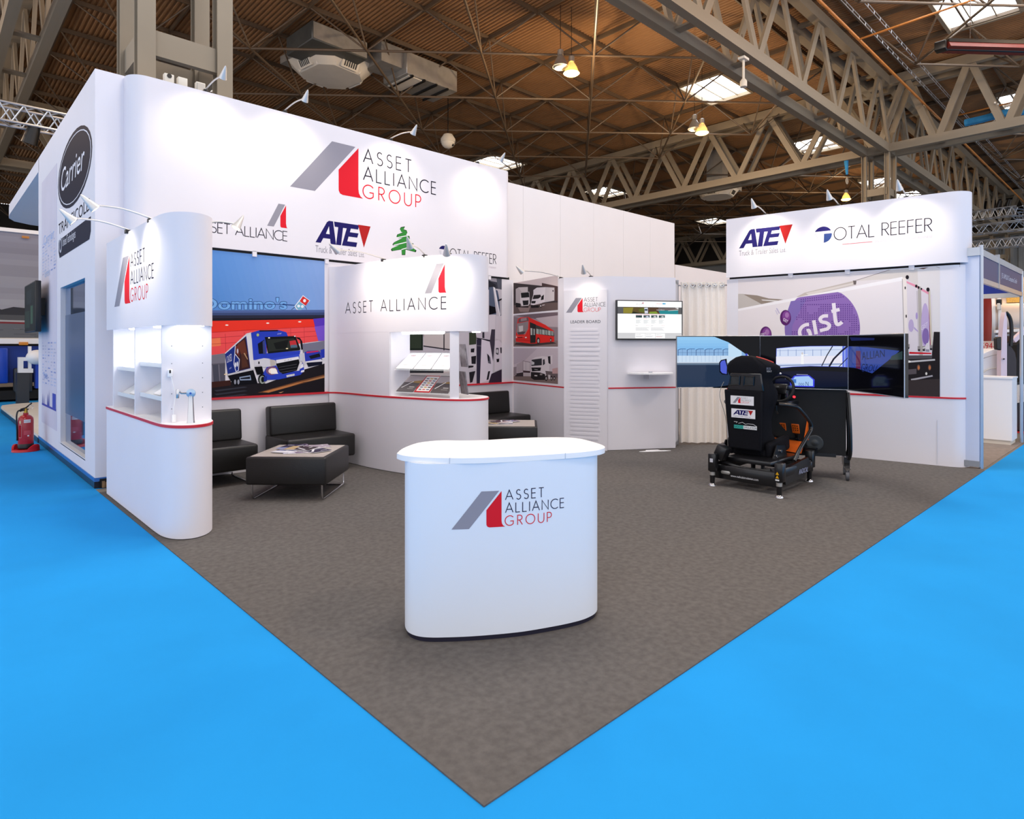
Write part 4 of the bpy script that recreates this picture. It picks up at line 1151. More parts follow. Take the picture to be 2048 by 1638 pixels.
def dr_white(a, w, h, s):
    a.text('ASSET', w * .2 + s * .8, h * .78, w * .5 + s * .8, h * .84, (170, 80, 84)); a.rect(w * .3, h * .2, w * .6, h * .22, (150, 150, 150))
def dr_dark(a, w, h, s):
    a.poly([(s * .55, h * .55), (w + s * .55, h * .55), (w + s * .95, h * .96), (s * .95, h * .96)], (186, 176, 180)); a.poly([(w * .3 + s * .5, h * .55), (w + s * .55, h * .5), (w + s * .7, h * .7), (w * .4 + s * .6, h * .6)], (170, 140, 96))
    a.poly([(w * .15 + s * .2, h * .2), (w * .55 + s * .6, h * .6), (w * .5 + s * .62, h * .62), (w * .1 + s * .22, h * .22)], (236, 236, 236)); a.rect(w * .55 + s * .2, h * .25, w * .85 + s * .2, h * .29, (210, 208, 206)); a.rect(w * .5 + s * .2, h * .15, w * .85 + s * .2, h * .18, (170, 168, 166))
def dr_red(a, w, h, s):
    a.poly([(w * .1 + s * .05, h * .05), (w * .92 + s * .05, h * .05), (w * .92 + s * .95, h * .95), (w * .1 + s * .95, h * .95)], (238, 236, 236))
    for i in range(6):
        y = h * (.12 + .13 * i); o = s * (.12 + .13 * i)
        for j in range(3): a.rect(w * (.18 + .25 * j) + o, y, w * (.36 + .25 * j) + o, y + h * .05, [(60, 58, 62), (200, 60, 60), (70, 90, 130), (214, 168, 60)][(i * 2 + j) % 4])
shelf_sheet(.01, .33, 1.215, (246, 245, 246), 'white brochure on the upper shelf of the middle booth, left one', dr_white)
shelf_sheet(.35, .66, 1.215, (246, 245, 246), 'white brochure on the upper shelf of the middle booth, centre one', dr_white)
shelf_sheet(.68, .985, 1.215, (244, 243, 245), 'white brochure on the upper shelf of the middle booth, right one', dr_white)
shelf_sheet(.02, .34, .945, (92, 86, 88), 'dark brochure on the middle booth lower shelf, left of the red one', dr_dark)
shelf_sheet(.355, .64, .945, (196, 40, 48), 'red edged brochure of small pictures on the middle booth lower shelf', dr_red)
shelf_sheet(.655, .975, .945, (92, 86, 88), 'dark brochure on the middle booth lower shelf, right of the red one', dr_dark)
for (z0, lab) in ((1.26, 'brochure standing upright in the upper rack at the rounded end of the middle booth'), (.95, 'brochure standing upright in the lower rack at the rounded end of the middle booth')):
    b = MB(); b.extr([(3.16, 3.93, z0), (3.22, 4.12, z0), (3.185, 4.13, z0 + .26), (3.125, 3.94, z0 + .26)], (.012, -.004, 0))
    tag(b.build('brochure', mat('paper_lorry', (120, 112, 116), .35, noise=(14, .5, 3))), lab, 'brochure', 'brochures at the rounded end')

# ================================================================== corner wall with the three framed photographs and the television
PW0, PW1 = (5.85, 6.0), (5.5, 4.57)
cl = [PW0, (5.675, 5.285), PW1] + [(5.565, 4.48), (5.72, 4.20), (5.80, 4.0)] + [(6.25, 3.72), (6.692, 3.445)]
cw = thing('corner_wall', (5.8, 4.4, 0), 'white folded corner wall holding three vehicle photographs and a television', 'display wall')
MB().strip(cl, .01, 2.5, .06).build('panel', M_white, cw)
MB().strip([(p[0] - .004, p[1] - .006) for p in cl[:3]], .884, .904, .01).build('red_trim', M_red, cw)
MB().strip(offset_line([(5.81, 3.994), (6.25, 3.72), (6.692, 3.445)], -.008), .887, .905, .01).build('red_trim', M_red, cw)
du = Vector((PW1[0] - PW0[0], PW1[1] - PW0[1], 0)).normalized()
FPW = Frame((PW0[0], PW0[1], 0), du)
k7 = zk(1015, 545, 7.12)
a = Art(FPW, rough=.4).clip(0, 2.035, 1.325, 2.55)
a.rect(-.1, 2.0, 1.4, 2.6, (66, 58, 60)); a.P([(40, 60), (800, 40), (800, 215), (490, 150), (490, 190), (60, 145)], (214, 198, 198), k7)
a.P([(490, 148), (800, 215), (800, 420), (660, 400), (660, 215), (490, 195)], (84, 66, 66), k7); a.P([(40, 470), (800, 420), (800, 600), (40, 620)], (104, 88, 86), k7); a.P([(150, 500), (330, 480), (300, 560), (180, 560)], (150, 130, 126), k7)
a.P([(118, 235), (160, 212), (290, 208), (290, 275), (190, 285), (190, 430), (170, 470), (118, 440)], (186, 176, 178), k7); a.P([(155, 212), (290, 206), (290, 275), (200, 275)], (206, 196, 196), k7)
a.P([(185, 285), (310, 275), (320, 440), (300, 470), (200, 478), (180, 420)], (222, 214, 216), k7); a.P([(190, 290), (305, 280), (312, 352), (198, 362)], (32, 32, 34), k7); a.P([(215, 400), (300, 392), (298, 460), (225, 468)], (38, 36, 38), k7); a.P([(230, 392), (290, 388), (290, 396), (230, 400)], (230, 220, 220), k7); a.P([(120, 430), (180, 440), (185, 490), (300, 480), (300, 500), (120, 495)], (34, 30, 32), k7)
a.P([(370, 250), (420, 215), (540, 208), (670, 215), (668, 400), (500, 430), (480, 440), (370, 465), (330, 455), (345, 395), (365, 330), (370, 300)], (226, 218, 222), k7); a.P([(540, 208), (670, 215), (668, 400), (530, 425)], (206, 198, 202), k7)
a.P([(375, 322), (470, 315), (480, 345), (440, 372), (358, 380)], (46, 42, 44), k7); a.P([(485, 340), (520, 315), (516, 385), (475, 395)], (36, 34, 36), k7); a.P([(345, 405), (405, 405), (395, 440), (340, 440)], (40, 38, 40), k7); a.E(475, 475, 18, 26, (40, 36, 38), k7); a.E(475, 475, 10, 15, (200, 190, 190), k7); a.P([(330, 470), (450, 465), (450, 500), (340, 505)], (36, 32, 34), k7); a.P([(495, 462), (530, 455), (530, 465), (495, 472)], (220, 210, 210), k7)
a.E(650, 262, 8, 14, (60, 50, 56), k7)
a.build('van_photograph', cw, 'photo print of a white lorry and a white box van')
a = Art(FPW, rough=.4).clip(0, 1.49, 1.325, 2.008)
a.rect(-.1, 1.4, 1.4, 2.1, (160, 148, 154))
for (pts, c) in (([(40, 580), (800, 570), (800, 640), (500, 680), (40, 600)], (116, 100, 108)), ([(400, 650), (800, 600), (800, 780), (560, 770)], (190, 176, 182)), ([(40, 620), (180, 650), (130, 970), (40, 970)], (138, 124, 132)), ([(560, 775), (800, 785), (800, 970), (660, 980)], (146, 132, 138)), ([(40, 960), (800, 970), (800, 1100), (40, 1100)], (136, 118, 116)), ([(120, 1000), (640, 985), (700, 1010), (340, 1050), (100, 1030)], (72, 60, 60))): a.P(pts, c, k7)
a.P([(150, 660), (190, 640), (300, 632), (330, 650), (540, 745), (660, 830), (668, 985), (400, 1010), (320, 1012), (120, 985), (118, 910), (135, 740)], (226, 48, 42), k7)
a.P([(160, 665), (295, 638), (305, 690), (155, 715)], (112, 92, 96), k7); a.P([(190, 655), (270, 640), (275, 680), (190, 695)], (160, 140, 144), k7)
a.P([(140, 725), (300, 695), (295, 800), (250, 880), (150, 885), (130, 850)], (150, 138, 140), k7); a.P([(160, 765), (222, 755), (222, 830), (170, 850)], (216, 210, 208), k7); a.P([(140, 850), (260, 840), (230, 880), (155, 885)], (86, 72, 76), k7)
a.L([(122, 890), (160, 915), (240, 910), (300, 800)], .012, (234, 90, 80), k7); a.P([(150, 920), (215, 915), (215, 930), (150, 935)], (120, 30, 32), k7); a.E(262, 925, 14, 9, (250, 226, 220), k7); a.E(128, 920, 8, 12, (250, 226, 220), k7)
a.P([(318, 705), (405, 740), (402, 1000), (325, 1005)], (44, 42, 42), k7); a.P([(328, 790), (355, 795), (355, 890), (332, 890)], (196, 198, 194), k7); a.P([(370, 800), (392, 805), (390, 890), (372, 890)], (180, 182, 178), k7)
a.P([(405, 745), (520, 790), (660, 850), (668, 910), (520, 890), (405, 870)], (66, 66, 64), k7)
for i in range(6): x = 412 + i * 42; a.P([(x, 800 + i * 6), (x + 34, 808 + i * 6), (x + 34, 880 + i * 4), (x, 872 + i * 4)], (150, 160, 156) if i % 2 else (176, 186, 180), k7)
a.E(440, 970, 24, 46, (50, 40, 40), k7); a.E(441, 975, 13, 28, (190, 186, 184), k7); a.E(618, 960, 12, 30, (50, 40, 40), k7); a.E(617, 962, 6, 16, (190, 186, 184), k7); a.L([(118, 950), (320, 975)], .006, (176, 34, 34), k7)
a.build('bus_photograph', cw, 'photo print of a red single deck bus')
a = Art(FPW, rough=.4).clip(0, .935, 1.325, 1.468)
a.rect(-.1, .9, 1.4, 1.5, (206, 194, 202)); a.P([(40, 1080), (420, 1085), (250, 1250), (40, 1330)], (190, 178, 188), k7); a.P([(40, 1470), (800, 1490), (800, 1600), (40, 1600)], (132, 114, 110), k7)
a.P([(130, 1310), (222, 1255), (325, 1275), (325, 1420), (225, 1400), (140, 1430)], (186, 174, 180), k7); a.P([(222, 1255), (325, 1278), (322, 1400), (225, 1395)], (212, 202, 206), k7); a.L([(222, 1258), (222, 1440)], .008, (60, 50, 54), k7); a.L([(262, 1265), (262, 1395)], .005, (90, 80, 84), k7); a.L([(222, 1258), (325, 1280), (322, 1400)], .006, (70, 60, 64), k7)
a.P([(225, 1395), (325, 1405), (325, 1430), (225, 1425)], (74, 56, 60), k7); a.P([(225, 1430), (320, 1440), (320, 1470), (225, 1465)], (196, 186, 188), k7); a.P([(110, 1440), (225, 1420), (225, 1480), (110, 1480)], (60, 50, 54), k7); a.P([(40, 1360), (130, 1340), (130, 1460), (40, 1480)], (150, 138, 144), k7)
a.P([(345, 1235), (400, 1205), (500, 1190), (560, 1200), (640, 1175), (640, 1300), (600, 1320), (590, 1470), (520, 1490), (345, 1420), (335, 1380)], (226, 218, 222), k7)
a.P([(345, 1242), (490, 1222), (490, 1320), (340, 1332)], (52, 52, 58), k7); a.P([(345, 1260), (385, 1280), (380, 1310), (345, 1315)], (206, 206, 210), k7); a.P([(505, 1240), (530, 1235), (535, 1300), (505, 1325)], (60, 58, 64), k7)
a.P([(340, 1352), (480, 1352), (470, 1400), (350, 1408)], (34, 32, 36), k7); a.text('MAN', *a.S.px(*k7(385, 1388)), *a.S.px(*k7(430, 1376)), (200, 196, 200)); a.P([(575, 1195), (612, 1190), (615, 1310), (585, 1290)], (42, 38, 44), k7)
a.P([(335, 1415), (470, 1425), (540, 1450), (530, 1530), (380, 1530), (335, 1500)], (44, 40, 42), k7); a.P([(385, 1460), (425, 1462), (425, 1478), (385, 1475)], (214, 206, 206), k7); a.E(480, 1450, 20, 14, (150, 140, 140), k7)
a.P([(540, 1400), (720, 1420), (720, 1500), (560, 1500)], (110, 98, 100), k7); a.P([(640, 1370), (720, 1355), (720, 1440), (640, 1440)], (196, 160, 160), k7)
for (x, r) in ((553, 26), (628, 22), (668, 20)): a.E(x, 1505, r * .8, r * 1.5, (38, 34, 36), k7); a.E(x, 1507, r * .42, r * .8, (176, 168, 168), k7)
a.P([(580, 1455), (612, 1460), (612, 1520), (585, 1515)], (206, 198, 200), k7)
a.build('tractor_photograph', cw, 'photo print of a white tractor unit and trailer')

# --- leader board standing in front of the fold
lu = Vector((5.80 - 5.512, 4.0 - 4.563, 0)); LW = lu.length; lu.normalize(); ln = Vector((lu.y, -lu.x, 0)); ln = ln if ln.dot(CAM - Vector((5.6, 4.3, 1))) > 0 else -ln
lo = Vector((5.512, 4.563, 0)) + ln * .03
t = thing('leader_board', lo + lu * LW / 2, 'tall narrow white board of blank name strips with LEADER BOARD across its upper part', 'board')
b = MB(); b.extr([lo, lo + lu * LW, lo + lu * LW + Vector((0, 0, 2.305)), lo + Vector((0, 0, 2.305))], -ln * .02); b.build('panel', M_white, t)
FL = Frame(lo, lu)
a = Art(FL); group_logo(a, .03, 1.985, .21, LW - .05)
a.text('LEADER BOARD', LW * .155, 1.83, LW * .85, 1.872, (70, 70, 80)); a.build('lettering', t, 'company mark over the words LEADER BOARD')
ky = [600, 628, 655, 683, 715, 750, 785, 820, 855, 885, 912, 940, 968, 995, 1022, 1055, 1085, 1115, 1145, 1175, 1205, 1232, 1262, 1290, 1320, 1350, 1382, 1415]
random.seed(3)
for i, y in enumerate(ky):
    u, v = FL.px(940 + (765 - (i % 8) * 1.2) / 3.793, 500 + y / 3.793); u2, v2 = FL.px(940 + (978 + ((i * 5) % 9 - 4) * 2) / 3.793, 500 + y / 3.793)
    b = MB(); w_ = u2 - u
    q = [FL(u, v - .030, .0005), FL(u2, v - .030, .0005), FL(u2, v, .0005), FL(u, v, .0005)]
    b.extr(q, ln * .006); b.build('name_strip', M_white, t)
    if i == len(ky) - 1: pass

# --- television, shelf
T0, T1 = Vector((5.8, 4.0, 0)), Vector((6.7, 3.44, 0)); tu = (T1 - T0).normalized(); tn = Vector((tu.y, -tu.x, 0)); tn = tn if tn.dot(CAM - T0) > 0 else -tn
FT = Frame(T0 + tn * .075, tu)
tv = thing('television', T0 + tu * .65 + Vector((0, 0, 1.87)), 'wall mounted television showing a web page, above the small shelf', 'television')
U0, V0 = FT.px(*zk(1225, 595, 13.653)(112, 1160)); U1, V1 = FT.px(*zk(1225, 595, 13.653)(1915, 95))
b = MB(); b.extr([FT(U0, V0), FT(U1, V0), FT(U1, V1), FT(U0, V1)], -tn * .05); b.build('casing', M_black, tv)
b = MB(); b.extr([FT(U0 + .3, V0 + .15, -.05), FT(U1 - .3, V0 + .15, -.05), FT(U1 - .3, V1 - .15, -.05), FT(U0 + .3, V1 - .15, -.05)], -tn * .026); b.build('wall_bracket', M_black, tv)
W_, H_ = U1 - U0, V1 - V0
kt = lambda x, y: (U0 + (x - 112) / 1803 * W_, V0 + (1160 - y) / 1065 * H_)
a = Art(FT, emit=.95, base=.001)
B_ = lambda x0, y0, x1, y1, c: a.rect(*kt(x0, y1), *kt(x1, y0), c)
Pk = lambda pts, c: a.poly([kt(*p) for p in pts], c)
Tk = lambda s, x0, y0, x1, y1, c: a.text(s, *kt(x0, y1), *kt(x1, y0), c)
B_(138, 118, 1888, 1120, (252, 252, 252)); B_(138, 275, 1888, 458, (92, 92, 94))
B_(290, 280, 900, 445, (92, 76, 44)); Pk([(290, 300), (560, 290), (520, 445), (290, 445)], (140, 130, 50)); Pk([(520, 445), (560, 395), (760, 445)], (40, 44, 24)); Pk([(700, 340), (860, 290), (860, 420), (720, 400)], (96, 104, 40)); B_(960, 285, 1260, 450, (86, 62, 44)); Pk([(980, 450), (1000, 400), (1180, 390), (1240, 452)], (128, 150, 52))
B_(1240, 290, 1800, 360, (112, 100, 98)); Pk([(1240, 370), (1790, 345), (1790, 458), (1300, 458)], (40, 134, 142)); Pk([(1500, 365), (1790, 335), (1790, 350), (1520, 372)], (220, 226, 222)); Pk([(1700, 285), (1800, 285), (1790, 320)], (236, 236, 236)); Pk([(855, 295), (950, 290), (960, 440), (870, 445)], (206, 210, 222)); B_(865, 330, 945, 370, (30, 40, 64)); Tk('Asset Alliance', 1190, 335, 1410, 360, (240, 240, 240))
Pk([(780, 180), (830, 140), (815, 180)], (150, 140, 150)); Pk([(808, 182), (832, 140), (836, 184)], (214, 40, 60)); Tk('ASSET ALLIANCE', 625, 190, 835, 208, (120, 120, 128)); Tk('01902 625330', 1180, 168, 1345, 192, (224, 90, 90)); B_(1358, 158, 1396, 198, (72, 168, 214)); B_(1402, 158, 1436, 198, (72, 168, 214))
for i, s in enumerate(('Home', 'About', 'Vehicle Stock', 'Contract Hire', 'Services', 'News', 'Partners', 'Contact')): x = 628 + i * 86; Tk(s, x, 244, x + 60, 256, (140, 140, 144))
for i in range(4):
    x = 618 + i * 208; B_(x, 474, x + 188, 486, (228, 150, 164)); B_(x + 8, 495, x + 178, 560, (66, 84, 88)); Pk([(x + 60, 540), (x + 110, 505), (x + 170, 545), (x + 120, 556)], [(44, 66, 70), (200, 206, 226), (206, 206, 206), (190, 200, 200)][i]); Tk(('New vans', 'Used trailers', 'Hire', 'Sales')[i], x + 10, 572, x + 100, 592, (218, 90, 100))
    for j in range(5): B_(x + 10, 622 + j * 20, x + 150 - (j * 37) % 50, 630 + j * 20, (190, 196, 198))
for i in range(2):
    x = 622 + i * 416; Tk('News' if i == 0 else 'Stock', x, 765, x + 62, 784, (110, 110, 116)); Tk('Read more', x + 285, 762, x + 378, 776, (222, 150, 158))
    for j in range(5): B_(x, 826 + j * 18, x + 360 - (j * 53) % 70, 833 + j * 18, (186, 186, 190))
B_(138, 968, 1888, 1120, (206, 206, 208))
for i in range(3):
    x = 608 + i * 274; B_(x, 982, x + 264, 1112, (250, 250, 250)); Tk(('Latest offers', 'Vehicle search', 'Follow us')[i], x + 16, 1002, x + 160, 1020, (130, 130, 136)); B_(x + 16, 1050, x + 220, 1058, (180, 180, 186)); B_(x + 16, 1070, x + 180, 1078, (180, 180, 186) if i < 2 else (214, 120, 126))
a.build('screen', tv)
t = thing('wall_shelf', T0 + tu * .64 + Vector((0, 0, 1.1)), 'small white half round shelf fixed to the wall below the television', 'shelf')
pts = []
c0 = T0 + tu * .635
for i in range(21):
    th = math.pi * i / 20; p_ = c0 + tu * (.34 * math.cos(th)) + tn * (.02 + .30 * math.sin(th)); pts.append((p_.x, p_.y))
MB().prism(pts, 1.098, 1.118).build('shelf_board', M_gloss, t)
b = MB(); c1 = c0 + tu * -.04 + tn * .01; b.beam(c1 + tn * .03 + Vector((0, 0, 1.03)), c1 + tn * .03 + Vector((0, 0, 1.1)), .09, .06); b.build('bracket', M_alu, t)
MB().rbox(c0 + tu * -.03 + tn * .12 + Vector((0, 0, 1.127)), (.06, .03, .016), .004).build('cable_cap', M_alu, t)
FO = c0 + tn * .11
t = thing('floor_foot', FO, 'white flat foot plate on the carpet below the small shelf', 'foot plate')
b = MB(); pl = [(-.24, .10), (-.16, .125), (.12, .125), (.24, .10), (.10, .06), (.08, 0), (-.10, 0), (-.12, .06)]
b.prism([((FO + tu * x + tn * y).x, (FO + tu * x + tn * y).y) for x, y in pl], .0065, .014); b.build('plate', M_gloss, t)

# ================================================================== grey post, return panel and curtain
t = thing('panel_post', (7.0, 3.62, 0), 'slim aluminium post with a grey panel between the television wall and the curtain', 'post')
b = MB(); b.bb(6.985, 7.03, 3.60, 3.64, .006, 2.5); b.build('post', M_alu, t)
b = MB(); b.extr([(6.74, 3.50, .08), (6.985, 3.615, .08), (6.985, 3.615, 2.42), (6.74, 3.50, 2.42)], (.012, -.02, 0)); b.build('panel', mat('pale_grey_panel', (206, 206, 212), .6, noise=(2, .02)), t)
b = MB(); b.extr([(6.74, 3.50, .02), (6.985, 3.615, .02), (6.985, 3.615, .08), (6.74, 3.50, .08)], (.012, -.02, 0)); b.build('bottom_rail', M_alu, t)
b = MB(); b.beam((6.74, 3.50, 2.45), (6.985, 3.615, 2.45), .03, .05); b.build('top_rail', M_alu, t)
t = thing('curtain', (7.25, 3.35, 0), 'cream storeroom curtain hanging in folds from ring eyelets on a rail', 'curtain')
c0, c1 = Vector((7.05, 3.58, 0)), Vector((7.50, 3.10, 0)); d = (c1 - c0); nn = Vector((d.y, -d.x, 0)).normalized(); nn = nn if nn.dot(CAM - c0) > 0 else -nn
b = MB(); n, mz = 130, 16; vs = []
for j in range(mz + 1):
    z = .035 + (2.47 - .035) * j / mz
    for i in range(n + 1):
        s = i / n; am = .022 * (1.0 + .35 * (1 - j / mz)); w_ = math.sin(s * 2 * math.pi * 6.0 + .7 * math.sin(s * 9)) + .25 * math.sin(s * 31 + j * .1)
        flare = (1 - j / mz) * (-.05 + .1 * s) * (1 if j < mz else 0)
        p_ = c0 + d * (s + flare * .6) + nn * (am * w_); vs.append((p_.x, p_.y, z + .004 * math.sin(s * 13) * (1 if j == 0 else 0)))
b.add(vs, [(j * (n + 1) + i, j * (n + 1) + i + 1, (j + 1) * (n + 1) + i + 1, (j + 1) * (n + 1) + i) for j in range(mz) for i in range(n)])
o = b.build('cloth', mat('cream_curtain', (246, 238, 230), .9, noise=(60, .03), spec=.1), t, angle=180)
MB().cyl(c0 + Vector((-.03, .03, 2.42)), c1 + Vector((.03, -.03, 2.42)), .012, n=10).build('rail', M_chrome, t)
for i in range(6):
    p_ = c0 + d * ((i + .5) / 6) + nn * .05 + Vector((0, 0, 2.42)); T = Matrix.Translation(p_) @ (nn.to_track_quat('Z', 'Y').to_matrix().to_4x4())
    b = MB(); b.tube([T @ Vector((.026 * math.cos(k * math.pi / 8), .026 * math.sin(k * math.pi / 8), 0)) for k in range(16)], .006, 6, closed=True); b.build('eyelet', M_chrome, t)

# ================================================================== right display wall
W0, W1 = Vector((7.45, 3.05, 0)), Vector((7.9, .13, 0)); wu = (W1 - W0).normalized(); wn_ = Vector((wu.y, -wu.x, 0)); wn_ = wn_ if wn_.dot(CAM - W0) > 0 else -wn_
WP = lambda s, o=0.0: (W0 + wu * s + wn_ * o)[:2]
rw = thing('display_wall', (7.7, 1.6, 0), 'white right display wall with a big lorry photograph, its near end rounded', 'display wall')
hl = [WP(0, 0)] + [WP(2.745 + .22 * math.sin(R(k * 9)), -.22 + .22 * math.cos(R(k * 9))) for k in range(11)] + [WP(2.965, -.28)]
ll = [WP(0, -.035)] + [WP(2.755 + .19 * math.sin(R(k * 9)), -.225 + .19 * math.cos(R(k * 9))) for k in range(11)] + [WP(2.945, -.28)]
sg = 1 if (Vector(offset_line([hl[0], hl[1]], .1)[0]) - Vector(hl[0])).dot(wn_.xy) < 0 else -1
MB().strip(hl, 2.525, 3.40, .025 * sg).build('header_panel', M_white, rw)
MB().prism([WP(.02, -.04), WP(2.8, -.04), WP(2.8, -.2), WP(.02, -.2)], 3.2, 3.39).build('header_frame', M_alu, rw)
MB().prism([WP(.03, -.06), WP(2.85, -.06), WP(2.85, -.12), WP(.03, -.12)], 2.47, 2.53).build('gap_shade_strip', M_matt, rw)  # dark strip standing in for the shade below this header
MB().strip(ll, .008, 2.50, .02 * sg).build('lower_panel', M_white, rw)
MB().prism([WP(.03, -.06), WP(2.80, -.06), WP(2.80, -.2), WP(.03, -.2)], .01, 2.45).build('inner_frame', M_white, rw)
MB().strip(offset_line(ll[:-3], -.006 * sg), .845, .866, .01 * sg).build('red_trim', M_red, rw)
for s_ in (.9, 1.62, 2.35): q = Vector((*WP(s_, -.03), 2.5)); MB().box(q, (.02, .06, .06)).build('hanging_clip', M_white, rw)
q = WP(2.62, -.03); MB().box((q[0], q[1], .3), (.004, .004, .55)).build('seam', mat('pale_seam', (206, 210, 220)), rw)
FH = Frame(W0 + wn_ * .0, wu)
a = Art(FH)
u0, v0 = FH.px(1478, 502); u1, v1 = FH.px(1585, 467); ate_logo(a, .19, 2.945, u1 - u0, .265); a.build('truck_sales_sign', rw, 'large navy italic letters with a red triangle')
a = Art(FH); u0, v0 = FH.px(1628, 490); u1, v1 = FH.px(1864, 467); reefer_logo(a, u0, 2.935, u1 - u0, .165); a.build('reefer_sign', rw, 'round emblem and thin capitals')
FG = Frame(W0 + wn_ * -.035, wu)
kg = zk(1470, 520, 4.876)
ug0, _ = FG.px(*kg(31, 300)); ug1, _ = FG.px(*kg(1998, 300))
a = Art(FG, rough=.4).clip(ug0, .868, ug1, 2.49)
a.rect(ug0 - .1, .8, ug1 + .1, 2.6, (228, 220, 222))
a.P([(1160, 205), (1550, 80), (2100, 20), (2100, 760), (1640, 760), (1640, 180)], (216, 208, 204), kg); a.P([(1780, 90), (2100, 50), (2100, 700), (1800, 700)], (226, 220, 220), kg); a.L([(1160, 205), (1560, 80)], .008, (150, 140, 140), kg); a.P([(1790, 85), (1900, 55), (1930, 55), (1840, 90)], (110, 86, 80), kg); a.L([(1925, 55), (2010, 80)], .006, (170, 160, 160), kg)
a.P([(20, 330), (80, 330), (260, 430), (20, 480)], (196, 188, 182), kg); a.P([(80, 333), (215, 345), (330, 375), (470, 385), (260, 430)], (150, 136, 124), kg); a.P([(255, 385), (420, 395), (400, 405), (270, 395)], (226, 222, 220), kg)
a.P([(600, 360), (680, 318), (1150, 205), (1180, 205), (1180, 240), (650, 365)], (198, 186, 178), kg); a.P([(690, 322), (1150, 222), (1150, 240), (720, 345)], (222, 212, 206), kg); a.P([(1150, 200), (1185, 205), (1180, 240), (1160, 240)], (110, 100, 98), kg)
a.P([(20, 478), (600, 365), (1630, 165), (1660, 180), (1660, 1000), (20, 1000)], (234, 226, 228), kg); a.P([(20, 478), (600, 365), (1630, 165), (1640, 200), (620, 390), (20, 500)], (244, 240, 242), kg)
gc = (852, 665); rxg, ryg = 368, 395
gl = []
for i in range(60):
    th = 2 * math.pi * i / 60; x, y = gc[0] + rxg * math.cos(th), gc[1] + ryg * math.sin(th); yt = 372 - (x - 560) * .135
    gl.append((x, max(y, yt)))
a.P(gl, (146, 112, 182), kg)
a.P([(545, 402), (700, 378), (620, 520), (560, 640), (540, 900), (490, 760), (490, 560)], (132, 112, 180), kg)
lvd = a.lv + 1
for i in range(31):
    for j in range(34):
        x, y = 560 + i * 21.5, 312 + j * 20.5 - (i * 2.4 if j < 6 else 0)
        e = ((x - gc[0]) / rxg) ** 2 + ((y - gc[1]) / ryg) ** 2
        if e > .93 or y < 384 - (x - 560) * .135: continue
        if x < 700 - (y - 380) * .55 and x < 640: continue
        land = math.sin(x * .021 + 1.3) * math.cos(y * .024 + x * .006)
        if .30 < land and not (j < 7): continue
        w_ = 5.2
        a.lv = lvd - 1
        a.P([(x - w_, y - w_), (x + w_, y - w_), (x + w_, y + w_), (x - w_, y + w_)], (98, 64, 140), kg)
a.lv = lvd + 1
gw = (240, 230, 240)
gs = lambda pts, wd=.046: a.L(smooth_line(pts, 6), wd, gw, kg)
gs([(722, 628), (690, 632), (655, 652), (632, 690), (636, 735), (660, 770), (700, 770), (735, 745), (722, 690), (700, 692)])
gs([(768, 588), (792, 725)])
gs([(908, 545), (862, 548), (832, 572), (845, 602), (890, 612), (920, 636), (905, 668), (865, 680), (828, 690)])
gs([(962, 420), (970, 500), (978, 575), (990, 620), (1012, 628), (1045, 605)]); gs([(940, 502), (1020, 482)])
for (x, y, rx, ry, tx) in ((493, 563, 54, 76, 'GIST'), (300, 730, 58, 82, 'GIST')):
    a.E(x, y, rx, ry, (92, 42, 106), kg); a.E(x + 8, y - 14, rx * .72, ry * .68, (132, 72, 148), kg); a.E(x + 14, y - 26, rx * .36, ry * .34, (170, 120, 180), kg)
    if y < 700: a.textP(tx, [(465, 590), (510, 618), (520, 592), (476, 562)], gw, kg)
    else: a.textP(tx, [(246, 738), (298, 732), (298, 708), (250, 716)], gw, kg)
a.P([(400, 470), (412, 470), (440, 520), (430, 525)], (196, 186, 214), kg); a.P([(392, 490), (400, 488), (420, 530), (412, 535)], (206, 198, 220), kg)
# rear doors of the printed trailer
a.P([(1655, 190), (1680, 190), (1900, 330), (1920, 340), (1920, 930), (1690, 930), (1655, 860)], (222, 212, 218), kg)
a.P([(1632, 170), (1672, 175), (1690, 860), (1655, 860)], (236, 226, 220), kg); a.L([(1632, 185), (1652, 860)], .008, (176, 168, 168), kg)
a.P([(1672, 205), (1770, 245), (1905, 325), (1900, 345), (1765, 268), (1675, 225)], (228, 150, 172), kg)
a.P([(1885, 290), (1900, 300), (1922, 860), (1900, 850)], (142, 38, 82), kg); a.L([(1895, 290), (1918, 860)], .018, (206, 196, 176), kg)
for x in (1790, 1806): a.L([(x, 260), (x + 18, 935)], .016, (176, 168, 160), kg)
a.P([(1770, 300), (1780, 300), (1800, 930), (1790, 930)], (196, 186, 190), kg)
a.E(1718, 640, 26, 62, (186, 168, 204), kg); a.P([(1745, 650), (1785, 690), (1785, 705), (1745, 670)], (180, 160, 206), kg); a.E(1772, 545, 10, 34, (170, 150, 200), kg)
a.E(1855, 640, 40, 220, (188, 168, 206), kg); a.E(1860, 745, 34, 80, (134, 108, 168), kg); a.textP('GIST', [(1815, 690), (1880, 640), (1880, 600), (1815, 645)], (222, 212, 228), kg)
a.P([(1700, 895), (1915, 905), (1915, 918), (1700, 915)], (206, 40, 52), kg)
for (x, y, rx, ry) in ((1680, 168, 16, 20), (1768, 255, 12, 15), (1790, 268, 10, 14), (1882, 288, 16, 20), (1818, 282, 8, 10), (1660, 272, 6, 14), (1670, 548, 6, 16)): a.E(x, y, rx, ry, (40, 34, 40), kg)
for (x, y) in ((1690, 840), (1795, 860), (1842, 860), (1912, 850)): a.P([(x - 14, y - 20), (x + 14, y - 20), (x + 12, y + 20), (x - 12, y + 20)], (150, 142, 140), kg); a.P([(x - 12, y + 10), (x + 12, y + 10), (x + 10, y + 28), (x - 10, y + 28)], (48, 44, 48), kg)
